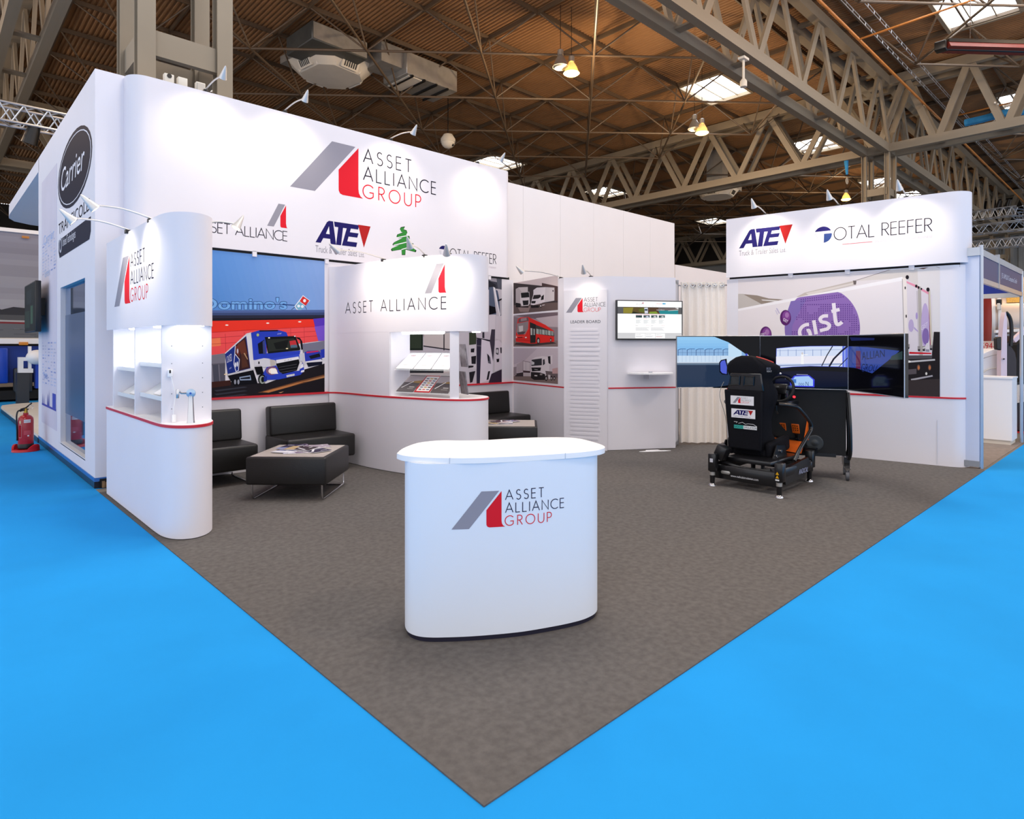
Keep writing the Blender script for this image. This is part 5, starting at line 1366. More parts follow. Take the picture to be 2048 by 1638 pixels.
a.L([(1830, 860), (1860, 850), (1875, 810)], .012, (226, 222, 218), kg); a.P([(1860, 870), (1895, 872), (1895, 895), (1860, 892)], (150, 146, 160), kg)
a.P([(1600, 940), (1920, 930), (1940, 700), (2100, 705), (2100, 1420), (1500, 1420), (1500, 1000)], (40, 36, 38), kg); a.P([(1655, 860), (1695, 900), (1695, 945), (1660, 960)], (60, 54, 58), kg); a.P([(1690, 930), (1925, 930), (1920, 960), (1690, 968)], (84, 80, 84), kg)
a.P([(1680, 985), (1950, 965), (1952, 980), (1690, 1002)], (196, 192, 192), kg); a.E(1694, 990, 20, 11, (236, 230, 224), kg)
a.P([(1660, 1070), (1770, 1060), (1770, 1110), (1660, 1120)], (92, 84, 88), kg)
for x in (1790, 1898): a.E(x, 1048, 15, 28, (120, 84, 70), kg); a.E(x + 2, 1050, 8, 18, (206, 120, 70), kg)
a.E(1866, 1108, 10, 14, (226, 222, 214), kg); a.P([(1715, 1160), (1925, 1122), (1930, 1136), (1720, 1178)], (172, 166, 170), kg)
a.P([(1500, 1180), (2000, 1160), (2000, 1420), (1500, 1420)], (62, 54, 54), kg)
a.build('trailer_print', rw, 'printed photo of a white trailer with a purple globe')
for (px, py, pb, nm) in ((1507, 410, 1530, 'left arm spotlight on top of the right display wall'), (1658, 393, 1676, 'middle arm spotlight on top of the right display wall'), (1798, 374, 1812, 'right arm spotlight on top of the right display wall')):
    s_, _ = FH.px(pb, 430); bq = Vector((*WP(s_, -.03), 3.405)); r = ray(px, py); h = CAM + r * (((bq - CAM).xy.length - .42) / r.xy.length)
    spot(bq, h, Vector((*WP(s_ + .05, 0), 2.85)), nm, 22, 74, 'spotlights on the right wall')
for (hp, bp_, zt, nm) in (((1041, 541), (1074, 553), 2.5, 'arm spotlight over the three vehicle photographs'), ((1167, 541), (1174, 549), 2.5, 'arm spotlight over the leader board')):
    bq = snap(on_z(*bp_, zt), cl, .03); r = ray(*hp); h = CAM + r * (((bq - CAM).xy.length - .4) / r.xy.length)
    spot(bq, h, bq + Vector((.05, .05, -.5)), nm, 5, 60, 'spotlights over the corner wall')

# ================================================================== neighbour: tall white boards, shell scheme booth
t = thing('partition_wall', (8.5, 6.45, 0), 'plain tall white boarding behind the corner wall, made of upright panels', 'partition wall')
for i in range(6): MB().bb(5.5 + i * .99, 5.5 + i * .99 + .985, 6.42, 6.5, .006, 4.36).build('panel', M_wall2, t)
t = thing('partition_wall', (13.6, 6.6, 0), 'lower white boarding farther back, just left of the right display wall', 'partition wall')
MB().bb(11.6, 17, 6.5, 6.58, .006, 3.42).build('panel', M_wall2, t)
sb = thing('shell_booth', (9.6, .05, 0), 'aluminium framed booth with a blue name board beyond the right display wall', 'booth')
def post(x, y, z1=2.73): MB().lathe([(.024, .006), (.024, z1)], (x, y, 0), 8).build('post', M_alu, sb)
post(8.05, .05); post(11.06, .05, 2.66); MB().bb(9.10, 9.15, .03, .075, 2.27, 2.72).build('fascia_post', M_alu, sb)

MB().bb(8.0, 8.03, .06, 3.0, .10, 2.60).build('side_panel', mat('pale_blue_panel', (206, 214, 236), .5, noise=(2, .02)), sb)
MB().bb(7.98, 8.04, .05, 3.0, 2.60, 2.70).build('side_rail', M_alu, sb); MB().bb(7.98, 8.04, .05, 3.0, .03, .10).build('side_rail', M_alu, sb)
MB().bb(8.05, 11.06, .035, .07, 2.60, 2.68).build('fascia_rail', M_alu, sb); MB().bb(8.05, 11.06, .035, .07, 2.27, 2.33).build('fascia_rail', M_alu, sb)
b = MB(); b.bb(8.07, 11.05, .045, .06, 2.33, 2.60); b.build('fascia', mat('navy_board', (46, 48, 98), .5, noise=(3, .03)), sb)
a = Art(Frame((8.05, .045, 0), (1, 0, 0))); a.text('J15 LAMILUX Composites GmbH', 1.3, 2.41, 2.55, 2.50, (214, 216, 230)); a.build('lettering', sb)

MB().bb(11.04, 11.08, .07, 3.0, 2.33, 2.60).build('return_fascia', mat('blue_back', (30, 54, 150), .6, noise=(2, .03)), sb)
MB().bb(11.03, 11.09, .07, 3.0, 2.26, 2.33).build('return_rail', M_offw, sb)
t = thing('counter_cabinet', (10.8, .6, 0), 'plain white storage counter in the neighbouring booth', 'counter')
MB().bb(10.585, 11.03, .10, 1.2, .07, 1.005).build('body', M_gloss, t); MB().bb(10.57, 11.035, .09, 1.21, 1.005, 1.03).build('top', M_gloss, t); MB().bb(10.60, 11.02, .12, 1.18, .006, .07).build('plinth', M_offw, t)

# road tanker and white lorry beyond the neighbouring booth
RT = Vector((UX, UY, 0)).normalized(); FW_ = Vector((FX, FY, 0)).normalized()
def rp(px, py, t): return CAM + ray(px, py) * t
q0 = rp(1974, 640, 12.2); q0.z = 1.98
tk = thing('road_tanker', (q0.x + 2.2, q0.y - 2, 0), 'polished steel road tanker with an amber mesh top behind the neighbouring booth', 'tanker')
rr_ = ray(2000, 640); ax = Vector((rr_.y, -rr_.x, 0)).normalized(); ax = (ax + Vector((rr_.x, rr_.y, 0)).normalized() * .1).normalized()
MB().cyl(q0, q0 + ax * 4, .82, n=48).build('barrel', mat('polished_steel', (206, 186, 170), .32, .75, noise=(2, .06)), tk)
for k in (0, .09): MB().cyl(q0 + ax * k, q0 + ax * (k + .05), .86, n=48).build('end_ring', M_silver, tk)
MB().lathe([(.0001, .12), (.5, .10), (.75, .03), (.82, 0)], q0 - ax * .0, 40, (-ax).to_track_quat('Z', 'Y').to_matrix().to_4x4()).build('end_cap', mat('red_end', (150, 40, 36), .35, noise=(2, .1)), tk)
b = MB(); up = Vector((0, 0, 1)); sd = ax.cross(up); sd = sd if sd.dot(CAM - q0) > 0 else -sd
n = 14; vs = []
for e in (0.22, 3.9):
    for k in range(n + 1): th = R(22 + 120 * k / n); vs.append(q0 + ax * e + (sd * math.cos(th) + up * math.sin(th)) * .835)
b.add(vs, [(k, k + 1, n + 2 + k, n + 1 + k) for k in range(n)]); b.build('mesh_top', mat('amber_mesh', (236, 168, 66), .5, noise=(90, .4, 2)), tk)
b = MB(); b.beam(rp(1990, 663, 11.3), rp(2046, 660, 11.3), .04, .05); b.build('side_rail', M_gloss, tk)
b = MB(); b.beam(rp(1990, 672, 11.3), rp(2046, 668, 11.3), .03, .03); b.build('side_rail', M_alu, tk)
MB().rbox(rp(1998, 604, 11.35), (.08, .08, .10), .015).build('valve', M_black, tk); MB().rbox(rp(1998, 613, 11.35), (.09, .05, .12), .01).build('valve_plate', M_offw, tk)
for k in (.9, 2.3, 3.7): c_ = q0 + ax * k; MB().cyl(Vector((c_.x, c_.y, .5)) - sd * .6, Vector((c_.x, c_.y, .5)) + sd * .3, .49, n=28).build('wheel', M_black, tk)
b = MB(); b.beam(Vector((q0.x, q0.y, 1.08)), Vector((q0.x, q0.y, 1.08)) + ax * 4, .7, .22); b.build('chassis', M_black, tk)
o_ = rp(1966, 701, 11.0); e_ = rp(1991, 700.5, 11.0); NB = Frame(o_, e_ - o_); wN = (e_ - o_).length
b = MB(); b.extr([NB(-.12, -.01), NB(wN, -.01), NB(wN, .165), NB(-.12, .165)], FW_ * .03); b.build('number_board', mat('beige_board', (206, 178, 160), .5, noise=(3, .04)), tk)
a = Art(NB); a.text('594-', -.03, .025, wN - .01, .135, (190, 36, 44)); a.build('number', tk)
b = MB(); b.extr([rp(1975, 701, 11.02), rp(1983, 701, 11.02), rp(1983, 760, 11.02), rp(1975, 760, 11.02)], FW_ * .05); b.build('board_stay', M_black, tk)
lq = rp(1990, 745, 10.6)
lc = thing('lorry_cab', (lq.x, lq.y, 0), 'white lorry front with its door standing open behind the neighbouring counter', 'lorry')
b = MB(); b.extr([rp(p[0], p[1], 10.6) for p in ((1950, 716), (1968, 706), (1984, 699), (1994, 697), (2006, 703), (2006, 790), (1950, 790))], FW_ * .5); b.build('bonnet', M_gloss, lc, bev=.03)
b = MB(); b.tube(smooth_line3([rp(p[0], p[1], 10.58) for p in ((1964, 748), (1972, 741), (1984, 737), (2003, 736))]), .008, 6); b.build('arch_line', M_offw, lc)
b = MB(); b.tube(smooth_line3([rp(p[0], p[1], 10.58) for p in ((1966, 717), (1985, 711), (2003, 708))]), .004, 6); b.build('panel_line', M_galv, lc)
b = MB(); b.extr([rp(p[0], p[1], 10.4) for p in ((2002, 790), (2002, 712), (2004, 680), (2007, 645), (2010, 626), (2012, 624), (2014, 640), (2014, 700), (2014, 790))], FW_ * .09); b.build('door', mat('pale_pink_paint', (226, 208, 220), .4, noise=(3, .02)), lc)
b = MB(); b.extr([rp(p[0], p[1], 10.42) for p in ((2014, 790), (2014, 684), (2020, 690), (2030, 705), (2033, 720), (2033, 790))], FW_ * .06); b.build('door_lining', mat('door_lining', (54, 48, 52), .6, noise=(4, .1)), lc)
b = MB(); b.tube(smooth_line3([rp(p[0], p[1], 10.42) for p in ((2012, 625), (2018, 632), (2022, 645), (2023, 668), (2021, 692))]), .028, 8); b.build('window_frame', M_black, lc)
b = MB(); b.extr([rp(p[0], p[1], 10.3) for p in ((1993, 676), (2003, 673), (2003, 701), (1994, 699))], FW_ * .07); b.build('wing_mirror', M_black, lc, bev=.012)
MB().rbox(rp(2008, 718, 10.38), (.05, .02, .02), .005).build('door_handle', M_black, lc)
b = MB(); b.beam(rp(2026, 682, 10.8), rp(2062, 648, 10.8), .07, .07); b.build('pillar', mat('pale_pink_paint', (226, 208, 220), .4), lc)
b = MB(); b.extr([rp(p[0], p[1], 11.0) for p in ((2034, 690), (2070, 660), (2070, 800), (2034, 800))], FW_ * .3); b.build('cab_interior', M_matt, lc)
b = MB(); b.extr([rp(p[0], p[1], 10.9) for p in ((2033, 770), (2070, 765), (2070, 800), (2033, 806))], FW_ * .2); b.build('step', M_offw, lc)
for px in (1985, 2050): c_ = rp(px, 760, 10.9); MB().cyl(Vector((c_.x, c_.y, .45)), Vector((c_.x, c_.y, .45)) + FW_ * .28, .44, n=28).build('wheel', M_black, lc)

# ================================================================== tower stand at the left with slanted canopy
M_lil = mat('pale_lilac_print', (214, 208, 222), .55, noise=(2, .03))
ts = thing('exhibition_tower', (0.25, 8.4, 0), 'white tower at the left edge with a dark oval sign and a tall mirrored window', 'exhibition stand')
b = MB()
b.bb(0, .5, 6.22, 6.77, .115, 4.41); b.bb(0, .5, 8.44, 10.53, .115, 4.41); b.bb(0, .5, 6.77, 8.44, 2.26, 4.41); b.bb(0, .5, 6.77, 8.44, .115, .235); b.bb(.2, .5, 6.77, 8.44, .235, 2.26)
b.build('wall_panel', M_white, ts)
b = MB(); cp = [(0, 10.5), (0, 14.9), (.03, 15.35), (.15, 15.7), (.45, 15.95), (1.0, 16.1), (5, 16.3), (5, 10.5)]
b.prism(cp, 4.20, 4.411); b.build('canopy', M_white, ts)
b = MB(); pf = [(-.01, 10.5), (-.01, 16.6), (.05, 17.1), (.3, 17.4), (.9, 17.6), (5, 17.7), (5, 10.5)]
b.prism(pf, .085, .125); b.build('platform', M_offw, ts)
b = MB(); b.prism([(x * .995 - .004, y) for x, y in pf], .004, .085); b.bb(-.004, .3, 6.24, 10.5, .004, .075); b.build('plinth', mat('dark_plinth', (42, 46, 58), .3, .3, noise=(2, .15)), ts)
MB().bb(-.006, .3, 6.22, 10.53, .075, .115).build('plinth_trim', mat('blue_trim', (62, 120, 196), .3, .2, noise=(2, .05)), ts)
MB().bb(.04, .28, 6.215, 6.235, .004, .10).build('dark_open_end', M_black, ts)  # black box stands in for the dark inside of the open plinth end
b = MB()
for i in range(4): b.bb(.06 + i * .03, .085 + i * .03, 6.20, 6.214, .006, .075 - i * .012)
b.build('wood_offcuts', mat('raw_wood', (150, 118, 84), .7, noise=(30, .2)), ts)
M_mir = mat('mirror_glass', (120, 150, 190), .05, .88, noise=(.6, .04)); M_film = mat('frosted_film', (84, 108, 142), .32, .35, noise=(.8, .05))
for (y0, y1) in ((6.775, 7.14), (7.15, 8.43)):
    MB().bb(.055, .07, y0, y1, .24, 2.255).build('window_pane', M_mir, ts)
    MB().bb(.052, .056, y0, y1, .62, 1.90).build('frosting', M_film, ts)
MB().bb(.0, .06, 6.765, 8.445, .225, .245).build('sill', M_gloss, ts)
MB().bb(-.004, .004, 8.727, 10.147, .36, 3.95).build('info_panel', M_lil, ts)
FC = Frame((-.0006, 10.6, 0), (0, -1, 0))
a = Art(FC)
pu = lambda x, y: FC.px(x, y)
u0 = pu(116, 330)[0]; u1 = pu(184.5, 300)[0]; vt = pu(158, 249)[1]; vb = pu(140, 417)[1]
cu, cv = (u0 + u1) / 2, (pu(150, 333)[1]); rv = max(.1, (vt - vb) / 2); cv = (vt + vb) / 2; ru = (u1 - u0) / 2
a.ell(cu, cv, ru, rv, (34, 38, 56)); a.ell(cu, cv, ru * .95, rv * .90, (226, 226, 234)); a.ell(cu, cv, ru * .925, rv * .875, (30, 34, 52))
a.text('Carrier', cu - ru * .80, cv - rv * .30, cu + ru * .58, cv + rv * .36, (238, 236, 242), shear=.30)
ub0, vb0 = pu(117, 474); ub1, vb1 = pu(181, 433)
a.text('TRANSICOLD', ub0 + .02, pu(118, 474)[1] + .03, ub1, pu(118, 448)[1], (30, 30, 42))
vA, vB = pu(118, 517)[1], pu(118, 490)[1]
rr = lambda x0, y0, x1, y1, r: [(x0 + r, y0), (x1 - r, y0), (x1, y0 + r), (x1, y1), (x0 + r * .5, y1), (x0, y1 - r * .5), (x0, y0 + r)]
a.poly(rr(ub0 + .02, vA, ub1 + .02, vB + .06, .08), (38, 42, 60))
a.ell(ub0 + .17, vA + .16, .1, .1, (206, 208, 216)); a.ell(ub0 + .17, vA + .16, .07, .07, (60, 64, 84)); a.text('United Technologies', ub0 + .33, vA + .09, ub0 + 1.25, vA + .23, (222, 222, 230))
a.build('oval_sign', ts, 'dark oval and name bar lettering')
a = Art(Frame((-.0042, 10.6, 0), (0, -1, 0)), base=.0008); a.hold = True; UL = 10.6 - 10.13; UR = 10.6 - 8.74
random.seed(11)
blu = [(186, 194, 222), (196, 202, 226), (150, 160, 204), (190, 190, 210)]
for (v0, v1) in ((2.55, 3.05), (.95, 1.62)):
    for c in range(5):
        x = UL + .08 + c * .27
        for i in range(int((v1 - v0) / .045)):
            if random.random() < .8: a.rect(x, v0 + i * .045, x + .05 + random.random() * .17, v0 + i * .045 + .02, random.choice(blu))
a.hold = False; a.text('Carrier', UL + .2, 2.98, UL + 1.2, 3.12, (168, 190, 230)); a.text('Green', UL + .3, 2.5, UL + .8, 2.62, (176, 196, 230)); a.text('Power', UL + .2, 1.02, UL + .6, 1.12, (120, 150, 214))
a.rect(UL + .02, .62, UR - .03, .65, (84, 84, 168)); a.rect(UR - .35, .64, UR - .05, .85, (78, 88, 178))
for x in (.06, .2, .55, .62, .7): a.poly([(UL + x, .65), (UL + x + .07, .65), (UL + x + .035, .78 + (x * 7 % .1))], (84, 90, 170))
a.build('info_print', ts, 'pale blue columns of small print')
tv2 = thing('television', (-.12, 9.95, 2.06), 'black television mounted sideways on the white tower, seen nearly edge on', 'television')
MB().rbox((-.13, 9.98, 2.06), (.07, 1.2, .72), .01).build('casing', M_black, tv2)
MB().bb(-.1, 0, 9.8, 10.1, 1.95, 2.2).build('bracket', M_black, tv2)
a = Art(Frame((-.166, 10.56, 1.72), (0, -1, 0)), emit=.25); a.rect(.0, .0, 1.16, .68, (40, 52, 56)); a.rect(.05, .05, .6, .3, (60, 84, 78)); a.rect(.7, .1, .95, .36, (84, 128, 110)); a.rect(.2, .4, .8, .6, (54, 70, 78)); a.build('screen', tv2)

# fire extinguisher in its red stand
E0 = Vector((-.235, 9.72, 0)); ex = thing('fire_extinguisher', E0 + Vector((0, 0, .035)), 'red fire extinguisher with a black handle standing in a red tray on the blue carpet', 'fire extinguisher')
M_er = mat('extinguisher_red', (176, 22, 32), .28, noise=(4, .06), coat=.3)
MB().lathe([(.07, .05), (.088, .07), (.092, .1), (.092, .44), (.086, .475), (.06, .505), (.032, .52), (.032, .545), (.0001, .546)], E0, 28).build('cylinder', M_er, ex)
MB().lathe([(.0001, .035), (.082, .036), (.095, .05), (.095, .105), (.093, .11)], E0, 28).build('base_ring', M_black, ex)
MB().lathe([(.024, .54), (.024, .58), (.016, .59), (.016, .61)], E0, 16).build('valve', mat('brass', (170, 140, 60), .3, .8, noise=(4, .1)), ex)
b = MB(); b.tube([E0 + Vector((-.06, -.03, .60)), E0 + Vector((0, 0, .615)), E0 + Vector((.05, .02, .66)), E0 + Vector((.07, .03, .68))], .011, 8); b.build('lever', M_black, ex)
b = MB(); b.tube([E0 + Vector((-.07, -.03, .575)), E0 + Vector((0, 0, .59)), E0 + Vector((.03, .012, .595))], .01, 8); b.build('carry_handle', M_black, ex)
b = MB(); c = E0 + Vector((.06, .0, .625)); b.tube([c + Vector((.026 * math.cos(k * .7), 0, .026 * math.sin(k * .7))) for k in range(9)], .0025, 6, closed=True); b.build('safety_pin', M_chrome, ex)
b = MB(); b.tube(smooth_line3([E0 + Vector((-.02, -.01, .585)), E0 + Vector((-.085, -.02, .58)), E0 + Vector((-.105, -.02, .5)), E0 + Vector((-.1, -.02, .3)), E0 + Vector((-.1, -.02, .16))]), .010, 8); b.build('hose', M_black, ex)
cyl_l = [(E0.x + .0925 * math.cos(R(t)), E0.y + .0925 * math.sin(R(t))) for t in range(150, 400, 6)]
CE = Curve(cyl_l); a = Art(CE, step=.01, base=.0008, dz=.0001); m_ = CE.d[-1]
ue = CE.px(53, 860)[0]
a.rect(ue - .03, .41, ue + .05, .455, (226, 222, 220)); a.rect(ue - .09, .40, ue - .065, .44, (214, 190, 150)); a.rect(ue - .10, .20, ue - .06, .385, (206, 160, 160)); a.rect(ue - .097, .205, ue - .063, .38, (160, 24, 36)); a.rect(ue - .03, .24, ue + .05, .30, (196, 84, 92)); a.rect(ue + .01, .215, ue + .03, .235, (236, 228, 228))
a.text('FOAM', ue - .025, .425, ue + .045, .442, (120, 120, 130)); a.build('labels', ex)
b = MB(); b.lathe([(.15, .0), (.165, .002), (.16, .03), (.11, .032), (.108, .012), (.0001, .012)], E0, 32); tr = b.build('tray', mat('tray_red', (214, 30, 40), .4, noise=(4, .05)), None)
tag(tr, 'red plastic tray holding the fire extinguisher', 'stand')
b = MB()
for sgn in (-1, 1):
    th0 = math.atan2(-.5, .5) + (0 if sgn > 0 else math.pi); pts = [(E0.x + .16 * math.cos(th0 + k * .2), E0.y + .16 * math.sin(th0 + k * .2)) for k in range(-4, 5)]
    inn = [(E0.x + .135 * math.cos(th0 + k * .2), E0.y + .135 * math.sin(th0 + k * .2)) for k in range(4, -5, -1)]
    n = len(pts); hh = [.03 + .07 * max(0, math.cos(k * .2 * 1.9)) for k in range(-4, 5)]
    vs = [(*p, .0) for p in pts] + [(*p, h_) for p, h_ in zip(pts, hh)] + [(*p, 0) for p in inn[::-1]] + [(*p, h_) for p, h_ in zip(inn[::-1], hh)]
    for i in range(n - 1): pass
    fs = []
    for i in range(n - 1): fs += [(i, i + 1, n + i + 1, n + i), (2 * n + i + 1, 2 * n + i, 3 * n + i, 3 * n + i + 1), (n + i, n + i + 1, 3 * n + i + 1, 3 * n + i)]
    b.add(vs, fs)
b.build('raised_rim', mat('tray_red', (214, 30, 40)), tr)

# lorry trailer with a road photograph behind the tower
tl = thing('trailer', (0, 20.8, 0), 'long trailer with a grey road photograph along its side, at the left edge', 'trailer')
MB().bb(-7, 6, 20.02, 22.4, 1.56, 4.66).build('body', M_offw, tl)
a = Art(Frame((-7, 20.02, 0), (1, 0, 0)), rough=.6, base=.004)
for i in range(14):
    t = i / 13; a.rect(0, 2.45 + i * .155, 13, 2.62 + i * .155, (int(168 - 26 * t + 6 * math.sin(i * 1.7)), int(166 - 24 * t + 6 * math.sin(i * 1.7)), int(172 - 16 * t + 6 * math.sin(i * 1.7))))
tl_p = [(0, 2.2)] + [(i * .25, 2.52 + .09 * math.sin(i * 1.9) + .07 * math.sin(i * .7 + 1)) for i in range(53)] + [(13, 2.2)]
a.poly(tl_p, (66, 66, 70)); a.rect(0, 2.2, 13, 2.34, (92, 92, 94)); a.poly([(0, 2.28), (13, 2.14), (13, 2.1), (0, 2.22)], (176, 172, 172)); a.poly([(0, 2.22), (13, 2.1), (13, 2.05), (0, 2.17)], (132, 62, 66)); a.poly([(0, 2.17), (13, 2.05), (13, 1.72), (0, 1.72)], (112, 114, 118))
random.seed(5); a.lv += 1; a.hold = True
for i in range(90): x = random.random() * 12.6; y = 1.74 + random.random() * .3; a.rect(x, y, x + .1 + random.random() * .4, y + .012, random.choice([(140, 142, 146), (92, 94, 98), (170, 172, 176), (84, 84, 90)]))
a.build('road_print', tl, 'grey printed photo of a road under clouds')
MB().bb(-7, 6, 19.98, 20.03, 1.56, 1.70).build('bottom_rail', M_gloss, tl); MB().bb(-7, 6, 19.98, 20.03, 4.58, 4.68).build('top_rail', M_gloss, tl)
q = on_y(51, 467, 19.96); MB().rbox(q + Vector((0, 0, -.1)), (.16, .03, .06), .01).build('marker_lamp', mat('amber_lamp', (236, 150, 60), .3, emit=.4, noise=(5, .05)), tl)
q = on_y(47, 687, 19.96); MB().rbox(q + Vector((0, 0, 0)), (.2, .04, .08), .01).build('marker_lamp', mat('amber_lamp', (236, 150, 60)), tl)
MB().bb(-7, 6, 20.1, 22.3, .5, 1.5).build('chassis', mat('blue_chassis', (20, 58, 150), .4, noise=(1, .15)), tl)
for (x0, x1, z0, z1, m) in ((-.35, -.05, .55, 1.4, 'b'), (.15, .38, .5, 1.45, 'b'), (.95, 1.6, .45, 1.35, 'b'), (-1.2, -.5, .3, 1.3, 'k'), (.5, .9, .25, .9, 'k')):
    MB().rbox(((x0 + x1) / 2, 20.0, (z0 + z1) / 2), (x1 - x0, .3, z1 - z0), .04).build('side_tank' if m == 'b' else 'battery_box', mat('blue_tank', (24, 72, 190), .3, noise=(2, .1)) if m == 'b' else mat('dark_box', (52, 56, 62), .5, noise=(2, .1)), tl)
for x in (-3.2, -1.8, 3): MB().cyl((x, 20.3, .5), (x, 20.0, .5), .5, n=24).build('wheel', M_black, tl)
MB().bb(-6, 5, 19.9, 22, .06, .3).build('skirt', M_matt, tl)
lf = thing('folding_step', (.3, 18.6, 0), 'white folded metal bracket frame with an arm, standing before the trailer', 'bracket')
F18 = Frame((0, 18.6, 0), (1, 0, 0)); kl = zk(0, 430, 4.095)
def fbox(x0, y0, x1, y1, nm, dep=.12, m=None):
    q = [F18(*F18.px(*kl(*p))) for p in ((x0, y1), (x1, y1), (x1, y0), (x0, y0))]; b = MB(); b.extr(q, (0, dep, 0)); b.build(nm, m or M_gloss, lf)
fbox(192, 1165, 272, 1195, 'top_bar'); fbox(192, 1258, 272, 1292, 'bottom_bar'); fbox(150, 1165, 192, 1292, 'side_plate', .2); fbox(232, 1075, 258, 1165, 'arm'); fbox(232, 1195, 258, 1258, 'arm'); fbox(140, 1292, 240, 1570, 'foot', .35, mat('dark_box', (52, 56, 62)))
q = F18(*F18.px(*kl(305, 1165))); MB().sph(q, .24, 18, sz=.8).build('round_cover', M_gloss, lf)
fbox(290, 1200, 330, 1420, 'post_box', .3, mat('blue_tank', (24, 72, 190)))

# ================================================================== seating
def sled(b, x, y0, y1, z1, r=.0085):
    k = .035
    b.tube([(x, y0, z1), (x, y0, k + r), (x, y0 + k * .3 * (1 if y1 > y0 else -1), r + k * .3), (x, y0 + k * (1 if y1 > y0 else -1), r), (x, y1 - k * (1 if y1 > y0 else -1), r), (x, y1 - k * .3 * (1 if y1 > y0 else -1), r + k * .3), (x, y1, k + r), (x, y1, z1)], r, 8)
def sofa(x, y, label, w=.86, d=.64, first=None):
    t = thing('lounge_chair', (x, y, .006), label, 'chair', 0, 'black leather lounge chairs')
    b = MB(); b.rbox((0, 0, .29), (w, d, .27), .028, 4); b.build('seat', M_leather, t, world=False)
    T = Matrix.Rotation(R(-4), 4, 'X')
    b = MB(); b.rbox((0, d / 2 - .085, .59), (w, .15, .36), .03, 4, M=T); b.build('backrest', M_leather, t, world=False)
    for sx in (-1, 1):
        b = MB(); sled(b, sx * (w / 2 - .08), -d / 2 + .05, d / 2 - .06, .17); b.build('sled_leg', M_chrome, t, world=False)
    b = MB(); b.cyl((-w / 2 + .08, d / 2 - .06, .02), (w / 2 - .08, d / 2 - .06, .02), .007, n=8); b.build('stretcher', M_chrome, t, world=False)
    return t
s0 = sofa(.93, 5.655, 'armless black leather chair at far left, half hidden behind the left booth')
dup(s0, (2.115, 5.655, .006), 0, 'armless black leather chair in the corner beside the middle booth, under the blue truck photograph')
dup(s0, (5.17, 5.655, .006), 0, 'armless black leather chair behind the middle booth, under the three vehicle photographs')
def low_table(x, y, label):
    t = thing('coffee_table', (x, y, .006), label, 'coffee table', R(-45), 'square black coffee tables')
    h = .392
    b = MB(); b.rbox((0, 0, .285), (2 * h, 2 * h, .27), .02, 3); b.build('body', M_leather, t, world=False)
    b = MB(); b.bb(-h + .035, h - .035, -h + .035, h - .035, .415, .4225); b.build('top_inlay', mat('grey_beige_inlay', (186, 176, 168), .35, noise=(8, .03)), t, world=False)
    b = MB(); sled(b, -h + .05, -h + .04, h - .04, .155); b.build('sled_leg', M_chrome, t, world=False)
    b = MB(); sled(b, h - .05, -h + .04, h - .04, .155); b.build('sled_leg', M_chrome, t, world=False)
    b = MB(); b.cyl((-h + .05, h - .12, .012), (h - .05, h - .12, .012), .007, n=8); b.build('stretcher', M_chrome, t, world=False)
    return t
# local -y face looks down-left (towards the left edge), +x face down-right
c1 = low_table(1.50, 4.607, 'square black coffee table with fanned brochures in front of the black chairs at left')
dup(c1, (4.62, 4.80, .006), R(-45), 'square black coffee table with brochures, glimpsed behind the middle booth')
covers = [((120, 100, 128), (206, 200, 216)), ((60, 56, 80), (150, 160, 206)), ((176, 164, 176), (84, 70, 90)), ((70, 60, 66), (196, 170, 130)), ((130, 134, 170), (232, 230, 236)), ((92, 70, 80), (214, 196, 200))]
def sheet(x, y, z, rz, k, label, grp, tilt=0.0):
    t = thing('brochure', (x, y, z), label, 'brochure', rz, grp); c0_, c1_ = covers[k % len(covers)]
    T = Matrix.Rotation(tilt, 4, 'Y')
    b = MB(); b.box((0, 0, .0025), (.21, .297, .004), M=T); b.build('pages', mat('paper_edge', (232, 230, 232), .5, noise=(9, .02)), t, world=False)
    W = wmat(t) @ T; e = [W @ Vector(p) for p in ((-.105, -.1485, .0046), (.105, -.1485, .0046), (-.105, .1485, .0046))]
    fr = Frame(e[0], e[1] - e[0], e[2] - e[0]); fr.n = fr.n if fr.n.z > 0 else -fr.n
    a = Art(fr, rough=.25, base=.0004); a.rect(0, 0, .21, .297, c0_); a.poly([(0, .17), (.21, .22), (.21, .29), (0, .29)], c1_); a.poly([(.03, .05), (.12, .18), (.10, .19), (.01, .06)], (236, 234, 238)); a.rect(.12, .06, .19, .075, (214, 212, 214)); a.build('cover_print', t)
tz = .4305
def tloc(u, v, cx_=1.50, cy_=4.607): c_, s_ = math.cos(R(45)), math.sin(R(45)); return (cx_ + u * c_ - v * s_, cy_ + u * s_ + v * c_)
names = ['frontmost brochure on the left coffee table, at its left', 'brochure with a pale band near the front middle of the left coffee table', 'brochure lying across the middle of the left coffee table', 'top brochure of the pile in the middle of the left coffee table', 'brochure at the back left of the left coffee table', 'lowest brochure of the fan at the right of the left coffee table', 'middle brochure of the fan at the right of the left coffee table', 'top brochure of the fan at the right of the left coffee table', 'dark brochure at the right front of the left coffee table']
for i, (u, v, rz, zz) in enumerate(((-.10, -.02, 20, 0), (-.02, -.16, -40, .005), (.05, -.06, 60, .010), (.02, .0, -10, .015), (-.05, .10, 75, .005), (.16, .12, 100, .0), (.18, .08, 118, .005), (.14, .14, 85, .010), (.22, -.08, 30, .0))):
    p_ = tloc(u, v); sheet(p_[0], p_[1], tz + zz, R(45 + rz), i, names[i], 'brochures on the left coffee table')
nm2 = ['leftmost brochure on the coffee table behind the middle booth', 'second brochure from the left on the coffee table behind the middle booth', 'middle brochure on the coffee table behind the middle booth', 'top brochure on the coffee table behind the middle booth', 'rightmost brochure on the coffee table behind the middle booth']
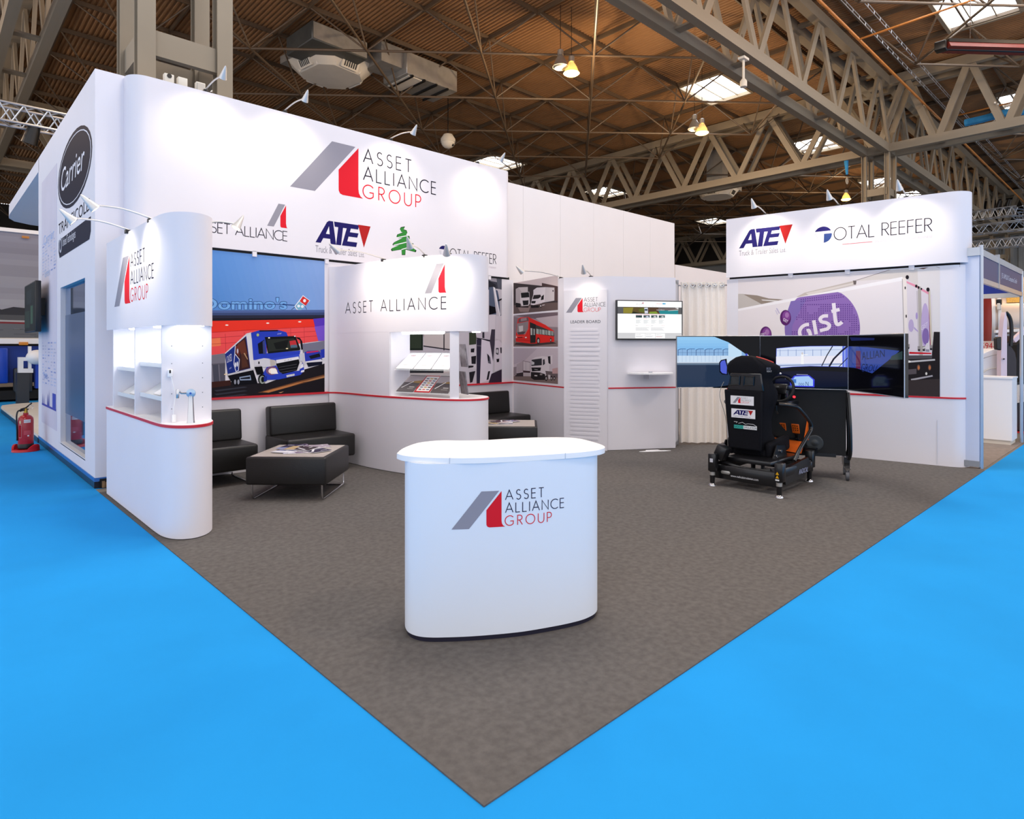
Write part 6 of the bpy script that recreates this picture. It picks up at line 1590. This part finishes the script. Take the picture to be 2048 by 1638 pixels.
for i, (u, v, rz, zz) in enumerate(((-.1, .1, 10, 0), (-.05, .16, 50, .005), (.02, .05, 90, .01), (.0, .12, 130, .015), (.12, .02, 30, .005))):
    p_ = tloc(u, v, 4.62, 4.80); sheet(p_[0], p_[1], tz + zz, R(45 + rz), i + 2, nm2[i], 'brochures on the far coffee table')

# ================================================================== reception counter in front
ct = thing('reception_counter', (1.0, 1.05, .006), 'white kidney shaped reception counter standing alone in the foreground', 'counter')
body = smooth_line([(.60, 1.33), (.53, 1.25), (.492, 1.17), (.495, 1.10), (.53, 1.04), (.602, .973), (.692, .902), (.806, .825), (.926, .755), (1.065, .695), (1.176, .655), (1.275, .634), (1.37, .643), (1.44, .69), (1.49, .77), (1.515, .87), (1.50, .96), (1.43, 1.06), (1.30, 1.13), (1.15, 1.20), (1.02, 1.28), (.92, 1.38), (.82, 1.41), (.70, 1.39), (.60, 1.33)], 4)[:-1]
MB().prism(body, .03, .905).build('body', mat('counter_wrap', (232, 238, 248), .42, noise=(2, .01), spec=.4), ct)
MB().prism([((x - 1.0) * .985 + 1.0, (y - 1.03) * .985 + 1.03) for x, y in body], .0062, .032).build('plinth', mat('navy_plinth', (24, 22, 44), .5, noise=(3, .1)), ct)
top = smooth_line([(.493, 1.27), (.482, 1.20), (.50, 1.125), (.545, 1.045), (.60, .98), (.69, .893), (.84, .80), (1.0, .72), (1.145, .655), (1.27, .615), (1.39, .613), (1.475, .665), (1.545, .80), (1.59, .95), (1.565, 1.04), (1.475, 1.131), (1.37, 1.20), (1.25, 1.253), (1.13, 1.30), (1.03, 1.371), (.95, 1.46), (.87, 1.488), (.77, 1.483), (.61, 1.385), (.493, 1.27)], 4)[:-1]
MB().prism(top, .905, .935).build('worktop', M_gloss, ct, bev=.004)
b = MB()
for (p0, p1) in (((.612, .972), (.80, 1.49)), ((1.14, .662), (1.42, 1.16))):
    d = (Vector(p1) - Vector(p0)).normalized(); q = Vector((*p0, .92)) - Vector((d.x, d.y, 0)) * .004
    b.beam(q + Vector((0, 0, -.014)), q + Vector((0, 0, .0152)), .0025, .006); b.beam((*p0, .9352), (*p1, .9352), .0018, .0006)
b.build('panel_seam', mat('pale_seam', (206, 210, 220), .6, noise=(5, .02)), ct)
CB = Curve(body); a = Art(CB, step=.03, base=.0012, dz=.00008)
ua, va = CB.px(903, 1059); ub, vb_ = CB.px(1128, 1000); _, vt_ = CB.px(960, 983)
group_logo(a, ua, va, vt_ - va, ub - ua, ink=(34, 34, 66)); a.build('group_sign', ct, 'grey bar and red wedge with three lines of light capitals')

# ================================================================== driving simulator
sm = thing('driving_simulator', (5.2, 1.55, .006), 'black driving simulator rig seen from behind, its bucket seat facing the three screens', 'driving simulator')
M_bk = mat('simulator_black', (15, 15, 18), .3, noise=(5, .1), coat=.2); M_or = mat('pedal_orange', (232, 104, 24), .4, noise=(4, .06)); M_cf = mat('seat_shell', (20, 20, 24), .28, noise=(40, .3), coat=.4); M_sc = mat('seat_cloth', (16, 16, 22), .85, noise=(60, .2), spec=.2)
fr = MB()
fr.rbox((4.93, 1.52, .155), (.09, .70, .15), .012, 2); fr.rbox((5.32, 1.20, .20), (.80, .09, .12), .015, 2); fr.rbox((5.32, 1.86, .20), (.80, .09, .12), .015, 2); fr.rbox((5.75, 1.52, .18), (.09, .72, .12), .015, 2)
fr.build('base_frame', M_bk, sm)
MB().rbox((5.35, 1.53, .285), (.72, .50, .05), .012, 2).build('floor_plate', M_bk, sm)
b = MB(); b.extr([(5.0, 1.16, .24), (5.62, 1.15, .30), (5.68, 1.15, .22), (5.5, 1.15, .10), (5.05, 1.15, .09)], (0, .03, 0)); b.build('side_skirt', M_bk, sm)
b = MB(); b.tube(smooth_line3([(4.95, 1.80, .26), (4.93, 1.62, .225), (4.93, 1.40, .215), (4.95, 1.26, .235)]), .02, 10); b.build('rear_tube', M_bk, sm)
for (x, y, big) in ((4.82, 1.835, 1), (4.80, 1.11, 0), (5.78, 1.84, 0), (5.78, 1.20, 0)):
    z0 = .0062
    MB().lathe([(.040, 0), (.040, .008), (.022, .03), (.014, .035)], (x, y, z0), 20).build('foot', M_chrome, sm)
    MB().lathe([(.024, .03), (.026, .10), (.028, .11), (.028, .16), (.02, .16)], (x, y, z0), 16).build('actuator_rod', M_bk, sm)
    MB().lathe([(.0285, .115), (.0285, .15)], (x, y, z0), 16).build('sleeve', M_galv, sm)
    MB().rbox((x + .02, y, .255), (.085, .085, .19), .012, 2).build('actuator', M_bk, sm)
    if big:
        b = MB(); T = Matrix.Rotation(R(24), 4, 'X'); b.rbox((x + .10, y - .06, .36), (.13, .12, .15), .015, 2, M=T); b.build('motor', M_bk, sm)
    else:
        T = Matrix.Rotation(R(24 if y > 1.5 else -24), 4, 'X')
for (x, y) in ((4.775, 1.835),): 
    a = Art(Frame((4.795, 1.87, .0), (0, -1, 0))); a.rect(.02, .26, .055, .30, (206, 206, 214)); a.build('sticker', sm)
a = Art(Frame((4.773, 1.14, 0), (0, -1, 0))); a.poly([(.005, .235), (.04, .235), (.0225, .265)], (222, 168, 40)); a.poly([(.005, .20), (.04, .20), (.0225, .23)], (222, 168, 40)); a.rect(.003, .175, .042, .19, (226, 226, 226)); a.build('warning_sticker', sm)
a = Art(Frame((4.884, 1.86, 0), (0, -1, 0))); a.text('www.radicalsimulation.com', .20, .12, .50, .142, (232, 232, 236)); a.build('web_address', sm)
a = Art(Frame((5.05, 1.149, 0), (1, 0, 0))); a.text('RADICAL', .32, .15, .55, .20, (176, 182, 214), shear=.4); a.build('side_lettering', sm)
b = MB(); b.rbox((4.935, 1.72, .155), (.11, .12, .05), .02, 2); b.build('frame_gusset', M_galv, sm)
# bucket seat: shell built from horizontal sections, open towards +X
secs = [(.30, .235, 5.26, .36), (.42, .225, 5.235, .30), (.55, .225, 5.215, .18), (.70, .235, 5.205, .15), (.83, .265, 5.19, .17), (.93, .30, 5.18, .20), (1.01, .305, 5.175, .19), (1.08, .275, 5.17, .16), (1.13, .25, 5.17, .17), (1.17, .262, 5.17, .22), (1.22, .305, 5.165, .27), (1.28, .31, 5.16, .26), (1.33, .25, 5.16, .17), (1.375, .15, 5.17, .08), (1.395, .06, 5.18, .04)]
cyS = 1.645
vs = []; n = 17
for (z, hw, xb, dp) in secs:
    for k in range(n):
        s = -1 + 2 * k / (n - 1); e = abs(s)
        x = xb + dp * max(0, (e - .62) / .38) ** 1.4; y = cyS - s * hw * (1 if e < .8 else 1 - .10 * (e - .8) / .2)
        vs.append((x, y, z))
N = len(vs); vs2 = []
for i, (z, hw, xb, dp) in enumerate(secs):
    for k in range(n):
        s = -1 + 2 * k / (n - 1); e = abs(s)
        x = xb + .075 + (dp) * max(0, (e - .62) / .38) ** 1.4 * .94; hw2 = max(.03, hw - .055); y = cyS - s * hw2 * (1 if e < .8 else 1 - .10 * (e - .8) / .2); vs2.append((x, y, z - (.02 if i == len(secs) - 1 else 0)))
fs = []
m = len(secs)
for i in range(m - 1):
    for k in range(n - 1):
        q = i * n + k; fs.append((q, q + 1, q + n + 1, q + n)); fs.append((N + q + 1, N + q, N + q + n, N + q + n + 1))
    q = i * n; fs.append((q, q + n, N + q + n, N + q)); q = i * n + n - 1; fs.append((q + n, q, N + q, N + q + n))
for k in range(n - 1): fs.append((k + 1, k, N + k, N + k + 1)); q = (m - 1) * n + k; fs.append((q, q + 1, N + q + 1, N + q))
b = MB(); b.add(vs + vs2, fs); seat = b.build('bucket_seat', M_sc, sm, angle=180)
b = MB(); b.rbox((5.50, cyS, .335), (.46, .40, .09), .03, 3)
for sy in (-1, 1): b.rbox((5.50, cyS + sy * .215, .40), (.50, .075, .17), .035, 3, M=Matrix.Rotation(R(-6), 4, 'Y'))
b.build('seat_base', M_sc, seat)
for sy in (-1, 1):
    b = MB(); b.extr([(5.2, cyS + sy * .285, .30), (5.55, cyS + sy * .285, .30), (5.50, cyS + sy * .285, .42), (5.3, cyS + sy * .285, .44)], (0, sy * .012, 0)); b.build('side_mount', M_bk, seat)
    b = MB(); b.cyl((5.38, cyS + sy * .30, .37), (5.38, cyS + sy * .312, .37), .018, n=12); b.cyl((5.27, cyS + sy * .30, .33), (5.27, cyS + sy * .312, .33), .014, n=12); b.build('bolt', M_chrome, seat)
FS = Frame((5.158, 1.9, 0), (0, -1, 0))
# rear shell moulding with the two belt holes
b = MB(); b.extr([(5.186, 1.84, 1.015), (5.186, 1.43, 1.015), (5.172, 1.45, 1.205), (5.172, 1.80, 1.205)], (-.03, 0, 0)); b.build('belt_shell', M_cf, seat, bev=.012)
for (y, lit) in ((1.745, 1), (1.585, 0)):
    b = MB(); b.extr([(5.15, y + .055, 1.075), (5.15, y - .045, 1.085), (5.143, y - .055, 1.165), (5.143, y + .04, 1.17)], (-.004, 0, 0)); b.build('belt_opening', mat('belt_hole', (48, 52, 54), .15, noise=(9, .5)), seat)
    b = MB(); b.tube([(5.143, y + .06, 1.07), (5.143, y - .05, 1.08), (5.137, y - .06, 1.17), (5.137, y + .045, 1.175)], .008, 6, closed=True); b.build('belt_rim', M_cf, seat)
b = MB(); b.tube(smooth_line3([(5.24, 1.872, .32), (5.205, 1.868, .55), (5.192, 1.882, .72), (5.172, 1.935, .92), (5.168, 1.925, 1.02), (5.165, 1.885, 1.10)]), .004, 6); b.build('piping', M_galv, seat)
b = MB(); b.tube(smooth_line3([(5.18, 1.52, 1.385), (5.19, 1.43, 1.36), (5.22, 1.35, 1.325)]), .006, 6); b.build('red_piping', mat('red_trim_line', (206, 70, 60), .5, noise=(4, .05)), seat)
def plate(nm, pts, draw, lab):
    FZ = Frame((5.150, 1.9, 0), (0, -1, 0)); t0 = [FZ.px(1410 + x / 5.12, 690 + y / 5.12) for x, y in pts]
    u0 = min(p[0] for p in t0); u1 = max(p[0] for p in t0); v0 = sum(p[1] for p in t0[:2]) / 2; v1 = sum(p[1] for p in t0[2:]) / 2
    a = Art(FZ, base=.0005, dz=.0002); draw(a, u0, v0, u1, v1); a.build(nm, seat, lab)
def d1(a, u0, v0, u1, v1): a.rect(u0, v0, u1, v1, (238, 236, 238)); group_logo(a, u0 + .025, v0 + .018, (v1 - v0) * .68, (u1 - u0) * .80, ink=(120, 110, 116))
def d2(a, u0, v0, u1, v1): a.rect(u0, v0, u1, v1, (240, 238, 242)); ate_logo(a, u0 + .02, v0 + .032, (u1 - u0) * .84, (v1 - v0) * .54, True, (240, 238, 242))
def d3(a, u0, v0, u1, v1):
    h = v1 - v0; w_ = u1 - u0; a.rect(u0, v0, u0 + w_ * .42, v0 + h * .5, (64, 172, 160)); a.rect(u0 + w_ * .42, v0, u1, v0 + h * .5, (232, 234, 236)); a.text('RADICAL', u0 + w_ * .02, v0 + h * .1, u0 + w_ * .40, v0 + h * .4, (36, 60, 62)); a.text('SIMULATION', u0 + w_ * .44, v0 + h * .1, u0 + w_ * .98, v0 + h * .4, (26, 28, 34))
    a.stroke([(u0, v0 + h * .95), (u0 + w_ * .15, v0 + h * .95), (u0 + w_ * .1, v0 + h * .8)], .004, (236, 236, 236)); a.stroke([(u0 + w_ * .2, v0 + h * .75), (u0 + w_ * .38, v0 + h * .95), (u0 + w_ * .5, v0 + h * .7), (u0 + w_ * .62, v0 + h * .8), (u0 + w_ * .85, v0 + h * .78), (u1, v0 + h * .5)], .004, (236, 236, 236))
b = MB(); b.extr([(5.225, 1.835, .37), (5.225, 1.475, .37), (5.20, 1.455, .80), (5.195, 1.44, 1.02), (5.195, 1.88, 1.02), (5.20, 1.865, .80)], (-.045, 0, 0)); b.build('back_pad', M_sc, seat, bev=.018)
plate('company_sticker', [(265, 605), (500, 625), (500, 530), (262, 515)], d1, 'white sticker with a small grey and red mark'); plate('sales_sticker', [(275, 740), (515, 758), (510, 668), (270, 645)], d2, 'white sticker with navy italic letters'); plate('maker_sticker', [(297, 855), (532, 868), (525, 800), (297, 780)], d3, 'teal and white sticker with a car outline')
a = Art(Frame((5.155, 1.9, 0), (0, -1, 0))); a.rect(.50, 1.245, .55, 1.275, (58, 62, 76)); a.text('R3', .505, 1.248, .545, 1.272, (110, 116, 130)); a.text('SEAT', .505, 1.225, .56, 1.24, (196, 200, 206)); a.build('headrest_mark', seat)
# side rails rising to the wheel deck
for y in (1.17, 1.98):
    b = MB(); b.tube(smooth_line3([(5.30, y, .30), (5.45, y, .41), (5.66, y, .53), (5.75, y, .60), (5.70, y, .68), (5.42, y, .84), (5.33, y + (.04 if y < 1.5 else -.04), .872), (5.25, y + (.14 if y < 1.5 else -.14), .885)], 4), .02, 10); b.build('side_rail', M_bk, sm)
wd = MB(); wd.rbox((5.70, 1.58, .865), (.26, .50, .05), .012, 2); wd.build('wheel_deck', M_bk, sm)
MB().rbox((5.78, 1.50, .965), (.20, .20, .18), .03, 3).build('wheel_base', M_bk, sm)
ax = Vector((-.93, 0, .36)).normalized(); wc = Vector((5.64, 1.46, 1.02)); T = ax.to_track_quat('Z', 'Y').to_matrix().to_4x4()
b = MB(); b.tube([wc + T @ Vector((.145 * math.cos(2 * math.pi * k / 28), .145 * math.sin(2 * math.pi * k / 28), 0)) for k in range(28)], .016, 10, closed=True); wh = b.build('steering_wheel', M_matt, sm)
b = MB(); b.rbox(wc, (.16, .12, .03), .012, 2, M=T); b.beam(wc + T @ Vector((-.14, 0, 0)), wc + T @ Vector((.14, 0, 0)), .03, .012); b.beam(wc, wc + T @ Vector((0, -.14, 0)), .03, .012); b.cyl(wc, wc - ax * .1, .04, n=16); b.build('hub', M_bk, wh)
ey = T @ Vector((0, 1, 0)); 
fw = Frame(wc + ax * .018 + Vector((0, .06, -.04)), (0, -1, 0), (.36, 0, .93)); a = Art(fw); a.poly([(.05, .015), (.065, .045), (.10, .045), (.095, .035), (.073, .035), (.07, .027), (.09, .027), (.085, .02), (.066, .02), (.062, .012)], (236, 236, 236)); a.rect(.03, -.03, .07, -.024, (200, 200, 206)); a.build('hub_emblem', wh)
MB().cyl(Vector((5.70, 1.33, .935)), Vector((5.685, 1.33, .938)), .013, n=12).build('red_light', mat('red_led', (255, 40, 50), .3, emit=3, noise=(5, .02)), sm)
MB().sph(wc + T @ Vector((-.02, .155, 0)) if False else wc + Vector((.05, .02, .17)), .012, 10).build('white_marker', M_gloss, wh)
b = MB(); b.tube([(5.55, 1.47, .84), (5.56, 1.47, .78), (5.55, 1.45, .75)], .009, 6); b.build('cable_tail', M_black, sm)
# pedals
pd = MB(); pd.bb(5.90, 5.96, 1.18, 1.72, .30, .36); pd.build('pedal_bar', M_bk, sm)
for y in (1.56, 1.41):
    b = MB(); T = Matrix.Rotation(R(-18), 4, 'Y'); b.rbox((5.93, y, .555), (.012, .085, .115), .006, 2, M=T); p_ = b.build('pedal', M_or, sm)
    b = MB()
    for i in range(3):
        for j in range(3):
            c = Vector((5.93, y, .555)) + T @ Vector((-.007, (i - 1) * .024, (j - 1) * .026 + .01)); b.cyl(c, c + T @ Vector((-.001, 0, 0)), .007, n=8)
    b.build('grip_holes', M_black, p_)
    MB().beam((5.94, y, .50), (5.99, y, .36), .02, .03).build('pedal_arm', M_bk, sm)
b = MB(); b.extr([(5.89, 1.66, .44), (5.89, 1.30, .42), (5.80, 1.30, .30), (5.80, 1.66, .32)], (.012, 0, -.004)); b.build('pedal_tray', M_or, sm)
b = MB(); b.extr([(5.9, 1.31, .43), (6.02, 1.31, .43), (6.0, 1.31, .66)], (0, -.012, 0)); b.build('tray_gusset', M_or, sm)
MB().bb(5.86, 5.9, 1.34, 1.62, .445, .46).build('pedal_rail', M_chrome, sm)

# ================================================================== three screen stand
ms = thing('monitor_stand', (6.05, 1.35, .006), 'black wheeled stand carrying three wrapped screens showing a race track', 'screen stand')
H0, H1 = 1.012, 1.617
J1, J2 = Vector((5.80, 1.77, 0)), Vector((6.15, .924, 0)); JL = Vector((5.09, 2.44, 0)); JR = Vector((5.37, .177, 0))
def panel(p, q, lab, draw):
    u = (q - p).normalized(); n_ = Vector((u.y, -u.x, 0)); n_ = n_ if n_.dot(CAM - p) > 0 else -n_
    P = lambda s, z, o: p + u * s + n_ * o + Vector((0, 0, z)); L_ = (q - p).length
    b = MB(); b.extr([P(.004, H0, 0), P(L_ - .004, H0, 0), P(L_ - .004, H1, 0), P(.004, H1, 0)], -n_ * .035); c = b.build('screen', mat('screen_gloss', (8, 9, 14), .06, noise=(3, .1), spec=.6), ms, label=lab)
    b = MB(); b.extr([P(.2, H0 + .1, -.035), P(L_ - .2, H0 + .1, -.035), P(L_ - .2, H1 - .1, -.035), P(.2, H1 - .1, -.035)], -n_ * .03); b.build('rear_housing', M_black, c)
    b = MB(); b.tube([P(.003, H0, .001), P(L_ - .003, H0, .001), P(L_ - .003, H1, .001), P(.003, H1, .001)], .005, 6, closed=True); b.build('bezel', M_alu, c)
    f = Frame(p + n_ * .001 + Vector((0, 0, H0)), u); a = Art(f, emit=.85, base=.0005, dz=.00015, rough=.08); draw(a, L_, H1 - H0, f); a.build('track_image', c)
km = zk(1345, 665, 4.357)
def dl(a, w_, h, f):
    for i in range(6): a.rect(.008, h * (.62 + i * .06), w_ * .995, h * (.70 + i * .06) - .01, (120 + i * 6, 180 + i * 5, 236 + i * 2))
    a.rect(.008, .008, w_ * .98, h * .49, (40, 56, 82)); a.rect(.008, h * .44, w_ * .98, h * .49, (96, 116, 140)); a.rect(.008, h * .475, w_ * .9, h * .49, (190, 200, 214)); a.rect(.008, h * .49, w_ * .9, h * .62, (206, 226, 246)); a.rect(.008, h * .62, w_ * .9, h * .735, (140, 182, 226))
    for i in range(7):
        x = .02 + i * .105; a.stroke([(x, h * .62), (x, h * .73), (x + .03, h * .75), (x + .09, h * .75)], .006, (48, 76, 128)); a.stroke([(x, h * .68), (x + .1, h * .68)], .003, (70, 100, 150)); a.stroke([(x + .05, h * .62), (x + .05, h * .75)], .003, (80, 110, 160))
    for i in range(12): a.rect(.02 + i * .045, h * .5, .022 + i * .045, h * .62, (120, 150, 196))
    a.rect(w_ * .62, h * .6, w_ * .78, h * .85, (196, 226, 250))
    a.poly([(w_ * .43, h), (w_ * .999, h), (w_ * .999, h * .44), (w_ * .82, h * .66), (w_ * .62, h * .88)], (10, 11, 16)); a.rect(w_ * .825, h * .45, w_ * .85, h * .66, (60, 76, 200)); a.poly([(w_ * .85, h * .44), (w_ * .85, h * .65), (w_ * .90, h * .56), (w_ * .93, h * .44)], (214, 226, 246)); a.P([(420, 240), (470, 228), (480, 370), (430, 365), (408, 345), (404, 262)], (16, 18, 30), km); a.P([(426, 248), (456, 240), (472, 300), (470, 362), (432, 354), (416, 335), (414, 266)], (84, 100, 214), km); a.poly([(w_ * .42, 0), (w_, .0), (w_, h * .2), (w_ * .75, h * .08)], (12, 13, 18))
def dc(a, w_, h, f):
    a.rect(.006, .006, w_ - .006, h - .006, (9, 10, 17))
    a.P([(895, 345), (1200, 330), (1527, 345), (1527, 470), (1300, 480), (895, 440)], (14, 17, 40), km)
    a.P([(905, 138), (1050, 124), (1200, 118), (1395, 116), (1527, 120), (1527, 303), (1350, 298), (1200, 294), (1050, 300), (900, 314)], (70, 84, 220), km)
    a.P([(908, 140), (1050, 127), (1200, 121), (1480, 119), (1480, 297), (1200, 291), (1050, 297), (903, 310)], (214, 226, 250), km); a.P([(903, 210), (1480, 202), (1480, 268), (903, 272)], (238, 236, 248), km); a.P([(903, 283), (1480, 268), (1480, 280), (903, 296)], (150, 164, 204), km); a.P([(906, 155), (1480, 146), (1480, 152), (906, 161)], (176, 192, 226), km)
    for x in (935, 1005, 1075, 1148, 1220, 1292): a.P([(x, 148), (x + 5, 148), (x + 5, 204), (x, 204)], (140, 160, 206), km)
    a.P([(1122, 190), (1140, 180), (1145, 276), (1118, 276)], (250, 250, 252), km); a.P([(1120, 192), (1180, 190), (1180, 196), (1120, 200)], (250, 250, 252), km); a.E(1131, 182, 8, 10, (214, 206, 206), km)
    a.P([(1480, 119), (1527, 120), (1527, 303), (1480, 297)], (96, 116, 226), km); a.P([(1497, 120), (1505, 120), (1505, 300), (1497, 300)], (170, 190, 246), km)
    for l, w2 in (([(1395, 118), (1345, 200), (1300, 292)], .010), ([(1527, 118), (1470, 165), (1405, 230), (1365, 297)], .018), ([(1527, 220), (1450, 298)], .008)): a.L(l, w2, (14, 16, 44), km)
    a.P([(1025, 420), (1060, 376), (1190, 372), (1238, 410), (1236, 476), (1025, 470)], (60, 66, 230), km); a.P([(1040, 420), (1068, 384), (1186, 380), (1224, 412), (1224, 466), (1040, 462)], (170, 206, 250), km); a.P([(980, 398), (1050, 402), (1050, 408), (980, 404)], (150, 150, 236), km); a.P([(1040, 405), (1078, 407), (1078, 440), (1040, 438)], (74, 124, 206), km); a.P([(1080, 363), (1180, 366), (1180, 371), (1080, 369)], (150, 156, 206), km)
    a.textP('000', [(1098, 462), (1148, 464), (1148, 440), (1098, 438)], (70, 96, 150), km); a.textP('N', [(1160, 464), (1185, 465), (1185, 430), (1160, 428)], (60, 80, 130), km)
def dr(a, w_, h, f):
    a.rect(.006, .006, w_ - .006, h - .006, (8, 8, 12)); a.P([(1532, 120), (1700, 128), (1980, 160), (1880, 245), (1740, 356), (1600, 310), (1532, 303)], (44, 66, 148), km)
    a.P([(1535, 210), (1560, 120), (1600, 124), (1560, 300), (1535, 290)], (58, 74, 140), km); a.P([(1910, 205), (2005, 160), (2005, 235), (1895, 240)], (44, 62, 64), km); a.P([(1545, 42), (1760, 48), (1760, 66), (1560, 72)], (26, 34, 84), km)
    a.textP('ALLIAN', [(1650, 240), (1850, 212), (1850, 150), (1650, 170)], (22, 30, 70), km); a.textP('GROU', [(1645, 345), (1770, 338), (1790, 285), (1650, 270)], (22, 30, 70), km); a.P([(1600, 160), (1640, 160), (1640, 318), (1600, 312)], (92, 34, 70), km)
panel(JL, J1, 'left screen showing blue sky, fence and track', dl); panel(J1, J2, 'centre screen showing the windscreen view and dashboard', dc); panel(J2, JR, 'right screen, mostly dark, with a slice of blue', dr)
u = (J2 - J1).normalized(); nb = Vector((u.y, -u.x, 0)); nb = nb if nb.dot(CAM - J1) > 0 else -nb
B0 = J1 + u * .0 - nb * .04
def sp(s, o, z): return J1 + u * s + nb * o + Vector((0, 0, z))
JLn = (J2 - J1).length
b = MB(); b.extr([sp(.02, -.03, .27), sp(JLn - .02, -.03, .27), sp(JLn - .02, -.03, 1.02), sp(.02, -.03, 1.02)], -nb * .30); b.build('cabinet', M_matt, ms)
b = MB(); b.extr([sp(.10, -.02, .25), sp(JLn - .12, -.02, .25), sp(JLn - .12, -.02, .29), sp(.10, -.02, .29)], -nb * .3); b.build('cabinet_lip', M_bk, ms)
b = MB(); T = Matrix((u, Vector((0, 0, 1)), nb)).transposed().to_4x4(); b.lathe([(.085, 0), (.09, .01), (.07, .014), (.045, .006), (.03, .012), (.0001, .014)], sp(.58, -.028, .40), 24, T); b.build('speaker', mat('speaker_grey', (56, 58, 58), .35, .3, noise=(8, .2)), ms)
for o in (0.0, -.30):
    b = MB(); b.tube(smooth_line3([sp(JLn - .0, o - .02, .98), sp(JLn + .005, o + .02, .85), sp(JLn + .015, o + .05, .62), sp(JLn + .02, o + .04, .34), sp(JLn + .005, o, .24)]), .018, 10); b.build('handle_tube', M_bk, ms)
MB().beam(sp(JLn - .01, -.06, .20), sp(JLn - .01, -.32, .20), .06, .10).build('foot_beam', M_bk, ms); MB().beam(sp(.03, -.04, .20), sp(.03, -.32, .20), .06, .10).build('foot_beam', M_bk, ms)
for (s, o) in ((JLn - .01, .0), (JLn - .01, -.36), (.03, .0), (.03, -.36)):
    q = sp(s, o, 0)
    MB().lathe([(.012, .10), (.03, .13), (.035, .145), (.0001, .146)], q, 14).build('caster_mount', M_chrome, ms)
    w_ = MB(); w_.cyl(q + u * -.016 + Vector((0, 0, .056)), q + u * .016 + Vector((0, 0, .056)), .05, n=22); w_.build('caster_wheel', mat('caster_grey', (84, 86, 92), .5, noise=(6, .1)), ms)
    b = MB(); b.extr([q + u * .02 + nb * -.02 + Vector((0, 0, .05)), q + u * .02 + nb * .02 + Vector((0, 0, .05)), q + u * .02 + nb * .02 + Vector((0, 0, .12)), q + u * .02 + nb * -.025 + Vector((0, 0, .12))], u * .004); b.build('caster_fork', M_chrome, ms)
    MB().beam(q + Vector((0, 0, .14)), q - nb * .1 + Vector((0, 0, .18)), .05, .05).build('caster_arm', M_bk, ms)
for s_ in (-.01, JLn + .01):
    for z in (1.15, 1.45): MB().rbox(sp(s_, -.055, z), (.05, .05, .06), .006).build('hinge_bracket', M_black, ms)
MB().beam(sp(.02, -.09, 1.3), sp(JLn - .02, -.09, 1.3), .05, .08).build('cross_bar', M_bk, ms)
MB().beam(sp(.45, -.2, 1.0), sp(.45, -.2, 1.5), .1, .08).build('mast', M_bk, ms)
